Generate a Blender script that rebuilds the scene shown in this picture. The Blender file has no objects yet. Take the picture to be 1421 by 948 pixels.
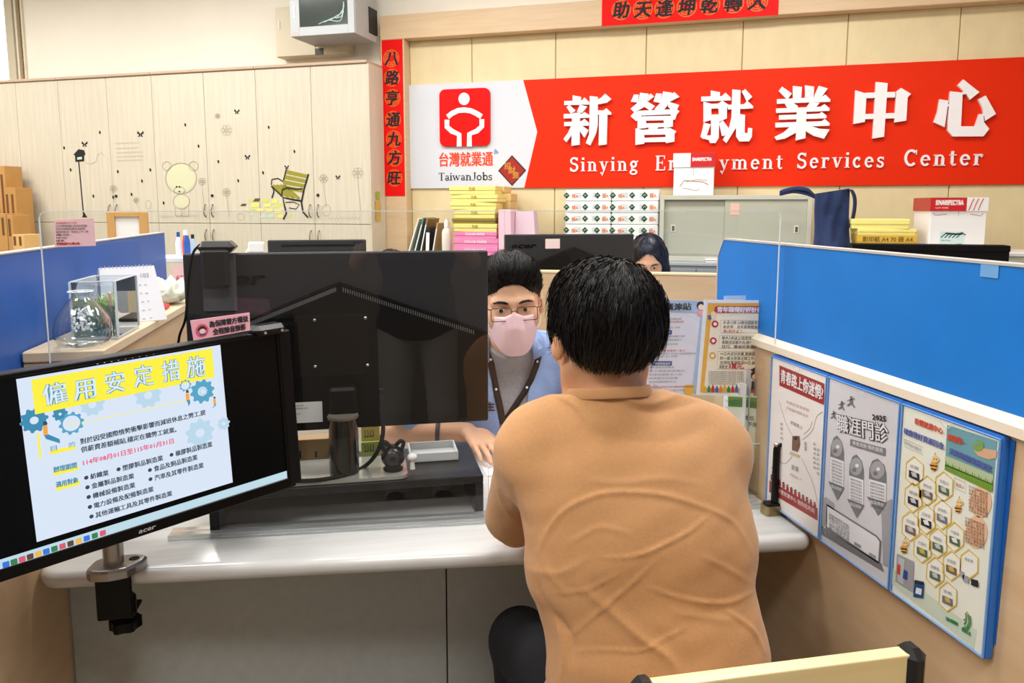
import bpy, math, random
import numpy as np
from mathutils import Matrix, Vector, Euler
random.seed(4); np.random.seed(4)
PI = math.pi
SC = bpy.context.scene
COL = SC.collection

# ---------------------------------------------------------------- camera
F, CX, CY = 1056.0, 710.5, 417.0            # focal length and principal point, pixels of the 1421 x 948 frame
PITCH, YAW, HC = math.radians(7.05), math.radians(11.2), 1.40
cam_d = bpy.data.cameras.new('camera'); cam = bpy.data.objects.new('camera', cam_d); COL.objects.link(cam)
cam_d.sensor_fit = 'HORIZONTAL'; cam_d.sensor_width = 36.0
cam_d.lens = F / 1421 * 36.0
cam_d.shift_y = -(474 - CY) / 1421
cam.location = (0, 0, HC)
cam.rotation_euler = (PI / 2 - PITCH, 0, -YAW)
cam_d.clip_start = 0.05; cam_d.clip_end = 60
SC.camera = cam

# ---------------------------------------------------------------- world, lamps, exposure
world = bpy.data.worlds.new('world'); SC.world = world; world.use_nodes = True
bg = world.node_tree.nodes['Background']; bg.inputs[0].default_value = (0.92, 0.96, 1, 1); bg.inputs[1].default_value = 2.0
SC.view_settings.view_transform = 'Standard'; SC.view_settings.look = 'None'
SC.cycles.transparent_max_bounces = 40
SC.view_settings.exposure = 0.42; SC.view_settings.gamma = 1.0
SC.view_settings.use_curve_mapping = False

FWV = Vector((math.sin(YAW) * math.cos(PITCH), math.cos(YAW) * math.cos(PITCH), -math.sin(PITCH)))
RTV = Vector((math.cos(YAW), -math.sin(YAW), 0)); UPV = RTV.cross(FWV); CAMP = Vector((0, 0, HC))
def ray(x, y): return FWV + RTV * ((x - CX) / F) - UPV * ((y - CY) / F)
def onz(x, y, z): r = ray(x, y); return CAMP + r * ((z - HC) / r.z)
def onY(x, y, Y): r = ray(x, y); return CAMP + r * (Y / r.y)
def onX(x, y, X): r = ray(x, y); return CAMP + r * (X / r.x)
def dep(x, y, d): return CAMP + ray(x, y) * d
def onpl(x, y, p0, n):
    r = ray(x, y); n = Vector(n); return CAMP + r * ((Vector(p0) - CAMP).dot(n) / r.dot(n))
# the back wall stands at an angle to the booths: u runs right along it, n comes out of it, z is up
_th = math.radians(11.2 - 74.3)
WU = Vector((-math.sin(_th), -math.cos(_th), 0)); WN = Vector((WU.y, -WU.x, 0))
W0 = dep(710, 258, 5.8); W0 = Vector((W0.x, W0.y, 0))
MW = Matrix(((WU.x, -WN.x, 0, W0.x), (WU.y, -WN.y, 0, W0.y), (0, 0, 1, 0), (0, 0, 0, 1)))   # local x = u, local y = -n
def wl(x, y, n=0.0):
    p = onpl(x, y, W0 + WN * n, WN); q = p - W0; return Vector((q.dot(WU), -n, p.z))
def MWT(u, n, z=0.0, rz=0.0): return MW @ Matrix.Translation((u, -n, z)) @ Matrix.Rotation(rz, 4, 'Z')
CEIL = 3.45
def lamp(name, M, sx, sy, power, color=(1, .985, .965)):
    d = bpy.data.lights.new(name, 'AREA'); d.shape = 'RECTANGLE'; d.size = sx; d.size_y = sy; d.energy = power; d.color = color
    o = bpy.data.objects.new(name, d); COL.objects.link(o); o.matrix_world = M
    return o
LAMPS = [(u, n) for u in (-4.6, -2.4, -0.2, 2.0) for n in (1.7, 3.9, 6.1)]
for _u, _n in LAMPS:
    lamp('ceiling_lamp_light', MWT(_u, _n, CEIL - 0.06), 1.15, 0.55, 29)

# ---------------------------------------------------------------- helpers
def link(o): COL.objects.link(o); return o
def props(o, label=None, cat=None, group=None, kind=None):
    if label: o['label'] = label
    if cat: o['category'] = cat
    if group: o['group'] = group
    if kind: o['kind'] = kind
    return o
WM = {}
def thing(name, label, cat, M=None, group=None, kind=None):
    o = link(bpy.data.objects.new(name, None)); o.empty_display_size = .05
    if M is None: M = Matrix()
    if isinstance(M, (tuple, Vector)): M = Matrix.Translation(M)
    o.matrix_world = M; WM[o.name] = M.copy()
    return props(o, label, cat, group, kind)
def T(x, y=0, z=0): return Matrix.Translation((x, y, z))
def R(a, ax='Z'): return Matrix.Rotation(a, 4, ax)
def S(x, y, z): return Matrix.Diagonal((x, y, z, 1))
def frame3(o, xa, ya, za):
    return Matrix(((xa[0], ya[0], za[0], o[0]), (xa[1], ya[1], za[1], o[1]), (xa[2], ya[2], za[2], o[2]), (0, 0, 0, 1)))

class MB:
    def __init__(s, M=None): s.v = []; s.f = []; s.M = M or Matrix(); s.sm = []
    def add(s, v, f, M=None, smooth=False):
        b = len(s.v); m = s.M @ M if M is not None else s.M
        s.v += [tuple(m @ Vector(p)) for p in v]; s.f += [tuple(b + i for i in q) for q in f]; s.sm += [smooth] * len(f); return s
    def box(s, x0, x1, y0, y1, z0, z1, bev=0.0, M=None):
        if x0 > x1: x0, x1 = x1, x0
        if y0 > y1: y0, y1 = y1, y0
        if z0 > z1: z0, z1 = z1, z0
        b = min(bev, (x1 - x0) * .49, (y1 - y0) * .49, (z1 - z0) * .49)
        if b <= 0:
            v = [(x, y, z) for z in (z0, z1) for y in (y0, y1) for x in (x0, x1)]
            f = [(0, 2, 3, 1), (4, 5, 7, 6), (0, 1, 5, 4), (2, 6, 7, 3), (0, 4, 6, 2), (1, 3, 7, 5)]
            return s.add(v, f, M)
        v = []; f = []
        idx = {}
        X = (x0, x1); Y = (y0, y1); Z = (z0, z1)
        for i in (0, 1):
            for j in (0, 1):
                for k in (0, 1):
                    sx, sy, sz = (1, -1)[i], (1, -1)[j], (1, -1)[k]
                    idx[i, j, k, 0] = len(v); v.append((X[i], Y[j] + sy * b, Z[k] + sz * b))
                    idx[i, j, k, 1] = len(v); v.append((X[i] + sx * b, Y[j], Z[k] + sz * b))
                    idx[i, j, k, 2] = len(v); v.append((X[i] + sx * b, Y[j] + sy * b, Z[k]))
        for i in (0, 1):
            f.append([idx[i, 0, 0, 0], idx[i, 1, 0, 0], idx[i, 1, 1, 0], idx[i, 0, 1, 0]])
            f.append([idx[0, i, 0, 1], idx[1, i, 0, 1], idx[1, i, 1, 1], idx[0, i, 1, 1]])
            f.append([idx[0, 0, i, 2], idx[1, 0, i, 2], idx[1, 1, i, 2], idx[0, 1, i, 2]])
        for j in (0, 1):
            for k in (0, 1):
                f.append([idx[0, j, k, 1], idx[1, j, k, 1], idx[1, j, k, 2], idx[0, j, k, 2]])
                f.append([idx[j, 0, k, 0], idx[j, 1, k, 0], idx[j, 1, k, 2], idx[j, 0, k, 2]])
                f.append([idx[j, k, 0, 0], idx[j, k, 1, 0], idx[j, k, 1, 1], idx[j, k, 0, 1]])
        for i in (0, 1):
            for j in (0, 1):
                for k in (0, 1): f.append([idx[i, j, k, 0], idx[i, j, k, 1], idx[i, j, k, 2]])
        return s.add(v, f, M)
    def prism(s, pts, z0, z1, M=None):            # outline in local xy, extruded along z
        n = len(pts)
        v = [(p[0], p[1], z0) for p in pts] + [(p[0], p[1], z1) for p in pts]
        f = [tuple(range(n))[::-1], tuple(range(n, 2 * n))] + [(i, (i + 1) % n, n + (i + 1) % n, n + i) for i in range(n)]
        return s.add(v, f, M)
    def flat(s, pts, z=0.0, M=None): return s.add([(p[0], p[1], z) for p in pts], [tuple(range(len(pts)))], M)
    def lathe(s, prof, n=24, M=None, cap=True):   # prof: (r, z)
        v = []; f = []
        for r, z in prof: v += [(r * math.cos(2 * PI * i / n), r * math.sin(2 * PI * i / n), z) for i in range(n)]
        for k in range(len(prof) - 1):
            for i in range(n): j = (i + 1) % n; f.append((k * n + i, k * n + j, (k + 1) * n + j, (k + 1) * n + i))
        s.add(v, f, M, True)
        if cap:
            b = len(prof) - 1
            s.add([v[i] for i in range(n)], [tuple(range(n))[::-1]], M); s.add([v[b * n + i] for i in range(n)], [tuple(range(n))], M)
        return s
    def tube(s, pts, r, n=8, M=None, cap=True):
        P = [Vector(p) for p in pts]; m = len(P)
        rr = r if isinstance(r, (list, tuple)) else [r] * m
        v = []; f = []; up = Vector((0, 0, 1)); prev = None
        for i, p in enumerate(P):
            t = (P[min(i + 1, m - 1)] - P[max(i - 1, 0)]).normalized()
            if prev is None:
                a = t.cross(up);  a = t.cross(Vector((1, 0, 0))) if a.length < .05 else a
            else: a = prev - t * prev.dot(t)
            a.normalize(); prev = a; b = t.cross(a)
            v += [tuple(p + (a * math.cos(2 * PI * k / n) + b * math.sin(2 * PI * k / n)) * rr[i]) for k in range(n)]
        for i in range(m - 1):
            for k in range(n): j = (k + 1) % n; f.append((i * n + k, i * n + j, (i + 1) * n + j, (i + 1) * n + k))
        if cap: f += [tuple(range(n))[::-1], tuple(range((m - 1) * n, m * n))]
        return s.add(v, f, M, True)
    def ball(s, c, r, M=None, n=16, m=10):
        if not isinstance(r, (tuple, list)): r = (r, r, r)
        v = [(c[0], c[1], c[2] - r[2])]; f = []
        for k in range(1, m):
            a = -PI / 2 + PI * k / m
            v += [(c[0] + r[0] * math.cos(a) * math.cos(2 * PI * i / n), c[1] + r[1] * math.cos(a) * math.sin(2 * PI * i / n), c[2] + r[2] * math.sin(a)) for i in range(n)]
        v.append((c[0], c[1], c[2] + r[2]))
        for i in range(n): f.append((0, 1 + (i + 1) % n, 1 + i))
        for k in range(m - 2):
            for i in range(n): j = (i + 1) % n; f.append((1 + k * n + i, 1 + k * n + j, 1 + (k + 1) * n + j, 1 + (k + 1) * n + i))
        for i in range(n): f.append((len(v) - 1, 1 + (m - 2) * n + i, 1 + (m - 2) * n + (i + 1) % n))
        return s.add(v, f, M, True)
    def line(s, pts, w, z=0.0, M=None):           # flat ribbon of width w along 2-D points
        P = [Vector((p[0], p[1])) for p in pts]; v = []; f = []
        for i, p in enumerate(P):
            t = P[min(i + 1, len(P) - 1)] - P[max(i - 1, 0)]
            t = t.normalized() if t.length > 1e-9 else Vector((1, 0)); nn = Vector((-t.y, t.x)) * w / 2
            v += [(p.x + nn.x, p.y + nn.y, z), (p.x - nn.x, p.y - nn.y, z)]
        f = [(2 * i, 2 * i + 1, 2 * i + 3, 2 * i + 2) for i in range(len(P) - 1)]
        return s.add(v, f, M)
    def strokes(s, pts, w, z0, z1, M=None):       # thick stroke with depth
        P = [Vector((p[0], p[1])) for p in pts]; L = []; Rr = []
        for i, p in enumerate(P):
            t = (P[min(i + 1, len(P) - 1)] - P[max(i - 1, 0)]).normalized(); ww = w[i] if isinstance(w, (list, tuple)) else w
            nn = Vector((-t.y, t.x)) * ww / 2; L.append(p + nn); Rr.append(p - nn)
        for i in range(len(P) - 1): s.prism([Rr[i], Rr[i + 1], L[i + 1], L[i]], z0, z1, M)
        return s
    def text(s, body, size, x=0.0, y=0.0, z=0.0, M=None, off=0.0, ext=0.0, align='LEFT', sx=1.0, shear=0.0, res=2, width=None, gap=1.0):
        v, f = glyphs(body, off / size if size else 0, ext / size, shear, res, gap)
        if not v: return s
        xs = [p[0] for p in v]; a, b = min(xs), max(xs)
        if width: sx = width / ((b - a) * size)
        o = {'LEFT': -a, 'CENTER': -(a + b) / 2, 'RIGHT': -b}[align]
        return s.add([((p[0] + o) * size * sx + x, p[1] * size + y, p[2] * size + z) for p in v], f, M)
    def build(s, name, m, parent=None, M=None, label=None, kind=None, **k):
        me = bpy.data.meshes.new(name); me.from_pydata(s.v, [], s.f)
        if any(s.sm): me.polygons.foreach_set('use_smooth', s.sm)
        me.materials.append(m); me.update()
        o = link(bpy.data.objects.new(name, me))
        if parent is not None: o.parent = parent
        if M is not None: o.matrix_local = M
        if label: o['label'] = label
        if kind: o['kind'] = kind
        return o
_gc = {}
def glyphs(body, off, ext, shear, res, gap):
    key = (body, round(off, 4), round(ext, 4), shear, res, gap)
    if key in _gc: return _gc[key]
    c = bpy.data.curves.new('t', 'FONT'); c.body = body; c.size = 1; c.extrude = ext; c.resolution_u = res; c.shear = shear; c.space_character = gap
    o = bpy.data.objects.new('t', c); m = bpy.data.meshes.new_from_object(o)
    v0 = [tuple(p.co) for p in m.vertices]; f0 = [tuple(p.vertices) for p in m.polygons]
    bpy.data.objects.remove(o); bpy.data.curves.remove(c); bpy.data.meshes.remove(m)
    v, f = v0, f0
    if off > .001:                               # heavier weight: the glyph laid down again, shifted by the extra stroke width
        v, f = [], []
        for dx, dy in ((-off, -off * .6), (off, -off * .6), (-off, off * .6), (off, off * .6)):
            b = len(v); v += [(p[0] + dx, p[1] + dy, p[2] + .004 * (b / len(v0))) for p in v0]; f += [tuple(b + i for i in q) for q in f0]
    _gc[key] = (v, f); return _gc[key]
def smooth(o, ang=40):
    o.data.polygons.foreach_set('use_smooth', [True] * len(o.data.polygons))
    try: o.data.set_sharp_from_angle(angle=math.radians(ang))
    except Exception: pass
    return o
def dup(o, name=None):
    c = o.copy(); link(c); return c
def copy_thing(root, M, label=None, group=None):
    r = root.copy(); link(r); r.matrix_world = M
    if label: r['label'] = label
    if group: r['group'] = group
    for ch in list(root.children):
        c = ch.copy(); link(c); c.parent = r
        for g in list(ch.children): d = g.copy(); link(d); d.parent = c
    return r
def arc(cx, cy, r, a0, a1, n=10, ry=None):
    ry = ry or r
    return [(cx + r * math.cos(math.radians(a0 + (a1 - a0) * i / n)), cy + ry * math.sin(math.radians(a0 + (a1 - a0) * i / n))) for i in range(n + 1)]
def rrect(x0, x1, y0, y1, r, n=5):
    return arc(x1 - r, y0 + r, r, -90, 0, n) + arc(x1 - r, y1 - r, r, 0, 90, n) + arc(x0 + r, y1 - r, r, 90, 180, n) + arc(x0 + r, y0 + r, r, 180, 270, n)
def disc(cx, cy, r, n=20, ry=None): return arc(cx, cy, r, 0, 360 - 360 / n, n - 1, ry)

# ---------------------------------------------------------------- materials
MC = {}
def srgb(c):
    if isinstance(c, str): c = [int(c[i:i + 2], 16) / 255 for i in (0, 2, 4)]
    return tuple((x / 12.92 if x <= .04045 else ((x + .055) / 1.055) ** 2.4) for x in c[:3]) + (1,)
def mat(name, col=None, rough=.5, metal=0.0, noise=None, bump=None, emit=0.0, spec=.5, trans=0.0, ior=1.45, coat=0.0, sheen=0.0, grain=None, sss=0.0):
    """noise = (scale, strength[, stretch xyz]); grain = (axis scale tuple, strength, colour2)"""
    if name in MC: return MC[name]
    m = bpy.data.materials.new(name); m.use_nodes = True; nt = m.node_tree; P = nt.nodes['Principled BSDF']
    c = srgb(col); P.inputs['Base Color'].default_value = c; P.inputs['Roughness'].default_value = rough; P.inputs['Metallic'].default_value = metal
    P.inputs['Specular IOR Level'].default_value = spec; P.inputs['IOR'].default_value = ior
    if trans: P.inputs['Transmission Weight'].default_value = trans
    if coat: P.inputs['Coat Weight'].default_value = coat; P.inputs['Coat Roughness'].default_value = .15
    if sheen: P.inputs['Sheen Weight'].default_value = sheen
    if sss: P.inputs['Subsurface Weight'].default_value = sss; P.inputs['Subsurface Radius'].default_value = (.012, .004, .002); P.inputs['Subsurface Scale'].default_value = 1
    if emit: P.inputs['Base Color'].default_value = (.02, .02, .02, 1) if emit < 1 else c; P.inputs['Emission Color'].default_value = c; P.inputs['Emission Strength'].default_value = emit
    L = nt.links; tc = nt.nodes.new('ShaderNodeTexCoord')
    def tex(scale, st=(1, 1, 1), detail=4):
        mp = nt.nodes.new('ShaderNodeMapping'); mp.inputs['Scale'].default_value = st; L.new(tc.outputs['Object'], mp.inputs[0])
        n = nt.nodes.new('ShaderNodeTexNoise'); n.inputs['Scale'].default_value = scale; n.inputs['Detail'].default_value = detail; L.new(mp.outputs[0], n.inputs[0]); return n
    if noise or grain:
        sc, amt, st, c2 = (noise[0], noise[1], noise[2] if len(noise) > 2 else (1, 1, 1), None) if noise else (grain[0], grain[1], grain[2], grain[3])
        n = tex(sc, st); mx = nt.nodes.new('ShaderNodeMix'); mx.data_type = 'RGBA'
        mr = nt.nodes.new('ShaderNodeMapRange'); mr.inputs[1].default_value = .3; mr.inputs[2].default_value = .7; L.new(n.outputs[0], mr.inputs[0])
        if c2 is None:
            lo = tuple(x * (1 - amt) for x in c[:3]) + (1,); hi = tuple(min(1, x * (1 + amt)) for x in c[:3]) + (1,)
        else: lo = c; h = srgb(c2); hi = tuple(a + (b - a) * amt for a, b in zip(c, h))[:3] + (1,)
        mx.inputs[6].default_value = lo; mx.inputs[7].default_value = hi
        L.new(mr.outputs[0], mx.inputs[0]); L.new(mx.outputs[2], P.inputs['Base Color'])
        if emit: L.new(mx.outputs[2], P.inputs['Emission Color'])
    if bump:
        n = tex(bump[0], bump[2] if len(bump) > 2 else (1, 1, 1)); b = nt.nodes.new('ShaderNodeBump'); b.inputs['Strength'].default_value = bump[1]; b.inputs['Distance'].default_value = .002
        L.new(n.outputs[0], b.inputs['Height']); L.new(b.outputs[0], P.inputs['Normal'])
    MC[name] = m; return m
def clear_mat(name, tint='ffffff', refl=1.0, rough=0.0, ior=1.45, edge=5.0):
    if name in MC: return MC[name]
    m = bpy.data.materials.new(name); m.use_nodes = True; nt = m.node_tree; nt.nodes.clear(); L = nt.links
    o = nt.nodes.new('ShaderNodeOutputMaterial'); mx = nt.nodes.new('ShaderNodeMixShader'); t = nt.nodes.new('ShaderNodeBsdfTransparent'); g = nt.nodes.new('ShaderNodeBsdfGlossy')
    lw = nt.nodes.new('ShaderNodeLayerWeight'); lw.inputs[0].default_value = .5
    def mth(op, a, b):
        n = nt.nodes.new('ShaderNodeMath'); n.operation = op; L.new(a, n.inputs[0]); n.inputs[1].default_value = b; return n.outputs[0]
    r0 = ((ior - 1) / (ior + 1)) ** 2; q = mth('ADD', mth('MULTIPLY', mth('POWER', lw.outputs['Facing'], edge), 1 - r0), r0); q = mth('MULTIPLY', q, refl); q = mth('MINIMUM', q, .9)
    t.inputs[0].default_value = srgb(tint); g.inputs['Roughness'].default_value = rough
    L.new(q, mx.inputs[0]); L.new(t.outputs[0], mx.inputs[1]); L.new(g.outputs[0], mx.inputs[2]); L.new(mx.outputs[0], o.inputs[0])
    MC[name] = m; return m
white = mat('white_plastic', 'f2f0ee', .4)
paper = mat('paper', 'eeeef2', .75)
black = mat('black_plastic', '070708', .35, spec=.3)
blackm = mat('black_matt', '060607', .7, spec=.2)
ink = mat('ink_black', '1b1b1f', .7)
red = mat('sign_red', 'e22b02', .55, spec=.2)

# ---------------------------------------------------------------- room shell (wall frame: x = u, y = -n)
U0, U1, N1 = -7.0, 5.2, 7.2
m_cream = mat('cream_wall_paint', 'f2ecdd', .6, noise=(3, .02))
m_cabw = mat('pale_wood_laminate', 'c6bda8', .4, grain=(7, .6, (6, 6, .35), 'd8cfbc'))
m_panel = mat('beige_wall_panel', 'e2d0a4', .55, noise=(5, .04, (2, 2, 1)))
m_frame = mat('warm_wood_frame', 'd3b58f', .5, grain=(6, .6, (.6, 1, 8), 'dfc5a3'))
m_wood = mat('light_wood_partition', 'cfae86', .42, grain=(5, .7, (1, 1, 7), 'dcc19d'))
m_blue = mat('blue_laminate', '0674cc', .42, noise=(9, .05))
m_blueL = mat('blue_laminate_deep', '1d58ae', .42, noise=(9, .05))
m_floor = mat('grey_floor_tile', '8c857a', .4, noise=(3, .08))
def wmesh(name, build, m, kind='structure'):
    mb = MB(MW); build(mb); return props(mb.build(name, m), kind=kind)
wmesh('floor', lambda b: b.box(U0, U1, -N1, 0, -.06, 0), m_floor)
wmesh('ceiling', lambda b: b.box(U0, U1, -N1, 0, CEIL, CEIL + .06), mat('ceiling_white', 'f0efea', .8))
WINL, WINR, WINB = wl(-60, 60).x, wl(14, 60).x, 2.1
def _wb(b):
    b.box(U0, WINL, 0, .12, 0, CEIL); b.box(WINR, U1, 0, .12, 0, CEIL); b.box(WINL, WINR, 0, .12, 0, WINB); b.box(WINL, WINR, 0, .12, 3.4, CEIL)
wmesh('wall_back', _wb, m_cream)
wmesh('wall_left', lambda b: b.box(U0 - .1, U0, -N1, 0, 0, CEIL), m_cream)
wmesh('wall_right', lambda b: b.box(U1, U1 + .1, -N1, 0, 0, CEIL), m_cream)
wmesh('wall_front', lambda b: b.box(U0, U1, -N1 - .1, -N1, 0, CEIL), mat('darkened_front_wall', '7d7166', .7))  # unseen wall, colour darkened to dim its reflection in the clear screen
# ceiling lamps (out of view, but they are what lights the room)
lp = thing('ceiling_light', 'white framed fluorescent troffer in the ceiling', 'ceiling light', MWT(LAMPS[0][0], LAMPS[0][1], CEIL), 'fluorescent ceiling lights')
MB().box(-.6, .6, -.3, .3, -.03, 0, .005).build('lamp_frame', white, lp)
MB().box(-.57, .57, -.27, .27, -.034, -.03).build('diffuser', mat('lamp_diffuser', 'ffffff', .5, emit=3), lp)
_col = ['nearest the window side', 'second from the window side', 'third from the window side', 'farthest from the window side']; _row = ['row by the sign wall', 'middle row', 'row behind the camera']
lp['label'] = 'fluorescent ceiling light ' + _col[0] + ', ' + _row[0]
for k, (_u, _n) in enumerate(LAMPS[1:], 1): copy_thing(lp, MWT(_u, _n, CEIL), 'fluorescent ceiling light ' + _col[k // 3] + ', ' + _row[k % 3])
# window, far upper left
wf = thing('window_1', None, None, MWT((WINL + WINR) / 2, 0, 2.5), kind='structure')
hw = (WINR - WINL) / 2
mb = MB()
mb.box(-hw, -hw + .05, .01, .09, -.4, .9); mb.box(hw - .03, hw, -.01, .09, -.4, .9); mb.box(-hw, hw, .01, .09, .86, .9); mb.box(-hw, hw, .01, .09, -.4, -.36)
mb.build('window_frame', mat('alu_frame', 'cfc7b4', .4), wf)
MB().box(-hw + .05, hw - .03, .05, .055, -.36, .86).build('window_pane', clear_mat('window_glass'), wf)
# chain track beside the window
a = wl(14, 60); bq = wl(36, 60)
tr = thing('trim_1', None, None, MWT(a.x, 0, WINB), kind='structure')
w_ = bq.x - a.x
MB().box(0, w_ * .42, -.03, 0, -.35, 1.32, .004).build('window_casing', mat('casing_beige', 'c9bfa6', .5), tr)
mb = MB(); mb.box(w_ * .5, w_ * .62, -.02, 0, -.35, 1.32); mb.box(w_ * .9, w_, -.02, 0, -.35, 1.32); mb.build('track_rail', mat('rail_beige', 'ddd3bb', .5), tr)
mb = MB()
for i in range(80): mb.ball((w_ * .76, -.008, -.3 + i * .02), .0085, n=6, m=5)
mb.build('bead_chain', mat('chain_brown', '8a765a', .5), tr, kind='stuff')
MB().box(w_ * .62, w_ * .9, -.003, 0, -.35, 1.32).build('track_back', mat('track_dark', 'a39477', .6), tr)

# wooden frame around the beige panels
PL = wl(562, 160, .12).x; PLo = wl(529.5, 160, .12).x; ZB = wl(555, 54, .12).z; ZT = wl(530, 22, .12).z
trm = thing('trim_2', None, None, MWT(PLo, 0, 0), kind='structure')
pm = MB(T(-PLo, 0, 0)); pm.box(PLo, PL, -.12, 0, 0, ZB, .003); pm.build('frame_post', m_frame, trm)
pm = MB(T(-PLo, 0, 0)); pm.box(PLo, U1, -.12, 0, ZB, ZT, .003); pm.build('frame_beam', m_frame, trm)
seams = [wl(x, y).x for x, y in ((655.5, 80), (771.5, 75), (897, 70), (1030.5, 65), (1175.5, 60), (1331.3, 45))]
seams = [PL] + seams + [seams[-1] + (seams[-1] - seams[-2]) * k for k in (1, 2)]
pn = thing('wall_panelling', None, None, MWT(PL, 0, 0), kind='structure'); pn['label'] = 'beige panelling behind the sign'
for i in range(len(seams) - 1):
    MB().box(seams[i] - PL + .003, min(seams[i + 1], U1) - PL - .003, -.012, 0, 0, ZB, .003).build('wall_panel', m_panel, pn)
MB().box(0, U1 - PL, -.003, 0, 0, ZB).build('joint_backing', mat('joint_tan', 'a8926a', .7), pn)

# ---------------------------------------------------------------- tall cupboards with stickers
ZC0, ZC1 = 0.0, wl(509, 83, .38).z
ZS = wl(300, 310, .38).z
NC = .38
seamx = [(20, 110), (78.6, 107), (146, 104), (208.5, 100), (281, 96), (353, 91), (430, 87), (509.5, 84)]
su = [wl(x, y, NC).x for x, y in seamx]
dw = su[1] - su[0]
su = [su[0] - 3 * dw, su[0] - 2 * dw, su[0] - dw] + su
CABLAB = ['pale wood tall cupboard at the window end, mostly behind cartons', 'pale wood tall cupboard whose right door is beside the stacked brown cartons',
          'pale wood tall cupboard with birdhouse and butterfly stickers', 'pale wood tall cupboard with the green bear sticker', 'pale wood tall cupboard with the olive park bench sticker']
units = [(0, 2), (2, 4), (4, 6), (6, 8), (8, 10)]
m_seam = mat('cupboard_dark_gap', '6d6048', .8)
m_handle = mat('brushed_handle', '8f8878', .35, metal=.8)
sk_black = mat('sticker_black', '14140f', .6); sk_line = mat('sticker_grey_line', '9a947a', .7); sk_olive = mat('sticker_olive', '8f8a22', .6)
sk_green = mat('sticker_pale_green', 'cfceaa', .7); sk_lime = mat('sticker_lime', 'c9cf62', .7); sk_pale = mat('sticker_pale_blue', 'bcd0c4', .7); sk_yel = mat('sticker_yellow', 'e6dc6a', .7)
cabs = []
for ui, (a, b) in enumerate(units):
    x0, x1 = su[a], su[b]; xm = su[a + 1]
    r = thing('tall_cupboard', CABLAB[ui], 'cupboard', MWT(x0, 0, 0), 'wall of tall cupboards'); w = x1 - x0; cabs.append((r, x0))
    MB().box(.001, w - .001, -NC + .02, -.004, 0, ZC1 - .02).build('carcass', m_seam if ui < 4 else m_seam, r)
    MB().box(.001, w - .001, -NC - .015, -.004, ZC1 - .022, ZC1, .004).build('top_board', mat('cupboard_top_board', 'bfa58c', .5), r)
    for d, (p, q) in enumerate(((0, xm - x0), (xm - x0, w))):
        for z0, z1, nm in ((ZS + .002, ZC1 - .024, 'up'), (.08, ZS - .002, 'low')):
            dr = MB().box(p + .0015, q - .0015, -NC, -NC + .02, z0, z1, .002).build('door', m_cabw, r)
            hx = q - .035 if d == 0 else p + .035
            hz = ZS + .10 if nm == 'up' else ZS - .10
            pts = [(hx, -NC + .001, hz - .05), (hx, -NC - .018, hz - .035), (hx, -NC - .025, hz), (hx, -NC - .018, hz + .035), (hx, -NC + .001, hz + .05)]
            MB().tube(pts, .005, 6).build('handle', m_handle, dr)
            if d == 1:
                MB().lathe([(.012, 0), (.012, .006)], 12, frame3((hx, -NC, ZS + (.22 if nm == 'up' else -.2)), (1, 0, 0), (0, 0, 1), (0, -1, 0))).build('lock', sk_black, dr)
    if ui == 4: MB().box(w - .001, w + .008, -NC, -.135, 0, ZC1 - .022, .002).build('side_panel', mat('cupboard_side', 'cdc3ae', .4, grain=(7, .6, (6, 6, .35), 'ddd3c0')), r)
    MB().box(0, w, -NC + .03, -.02, 0, .08).build('plinth', m_seam, r)
EPX = .0012
def stick(xy, n=NC):      # pixel on the cupboard front -> (u, z)
    p = wl(xy[0], xy[1], n); return (p.x, p.z)
class ST:                 # sticker builder in cupboard-front coordinates
    def __init__(s, lift=EPX): s.m = {}; s.l = lift
    def mb(s, m):
        return s.m.setdefault(m, MB(frame3((0, -NC - s.l, 0), (1, 0, 0), (0, 0, 1), (0, -1, 0))))
    def poly(s, m, pts): s.mb(m).flat([stick(p) for p in pts]); return s
    def ln(s, m, pts, w=.004): s.mb(m).line([stick(p) for p in pts], w); return s
    def put(s, name, kind=None):      # one mesh per material and per cupboard it lies on
        for k, (m, mb) in enumerate(s.m.items()):
            by = {}
            for f in mb.f:
                xs = sum(mb.v[i][0] for i in f) / len(f); c = max([i for i, c in enumerate(cabs) if c[1] <= xs] or [0]); by.setdefault(c, []).append(f)
            for c, fs in by.items():
                r, x0 = cabs[c]; nb = MB()
                for f in fs: nb.add([(mb.v[i][0] - x0, mb.v[i][1] - k * .0003, mb.v[i][2]) for i in f], [tuple(range(len(f)))])
                nb.build(name, m, r, kind=kind)
def sp(pts, ox, oy, s): return [(ox + x / s, oy + y / s) for x, y in pts]
K = 948 / 360
# birdhouse on a pole
s = ST(); s.poly(sk_black, sp([(268, 566), (287, 545), (308, 549), (313, 566), (308, 568), (308, 590), (276, 592), (274, 568)], 0, 0, K))
s.ln(sk_black, sp([(288, 590), (306, 790)], 0, 0, K), .012); s.poly(sk_black, sp([(300, 795), (308, 776), (320, 795)], 0, 0, K)); s.put('birdhouse_sticker')
s = ST(.002); s.poly(sk_pale, sp([(283, 575), (300, 573), (300, 582), (283, 584)], 0, 0, K)); s.put('birdhouse_window')
s = ST(); s.ln(sk_line, sp([(313, 595), (335, 600), (352, 590), (357, 565), (372, 558), (382, 572)], 0, 0, K)); s.put('swirl_sticker')
def butterfly(x, y, k=1.0):
    s = ST(); 
    for sx in (-1, 1): s.poly(sk_black, [(x, y), (x + sx * 3.2 * k, y - 3.8 * k), (x + sx * 4 * k, y - .5 * k), (x + sx * 1.5 * k, y + .6 * k), (x + sx * 3 * k, y + 3.5 * k), (x + sx * .6 * k, y + 3 * k)])
    s.put('butterfly_sticker')
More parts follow.
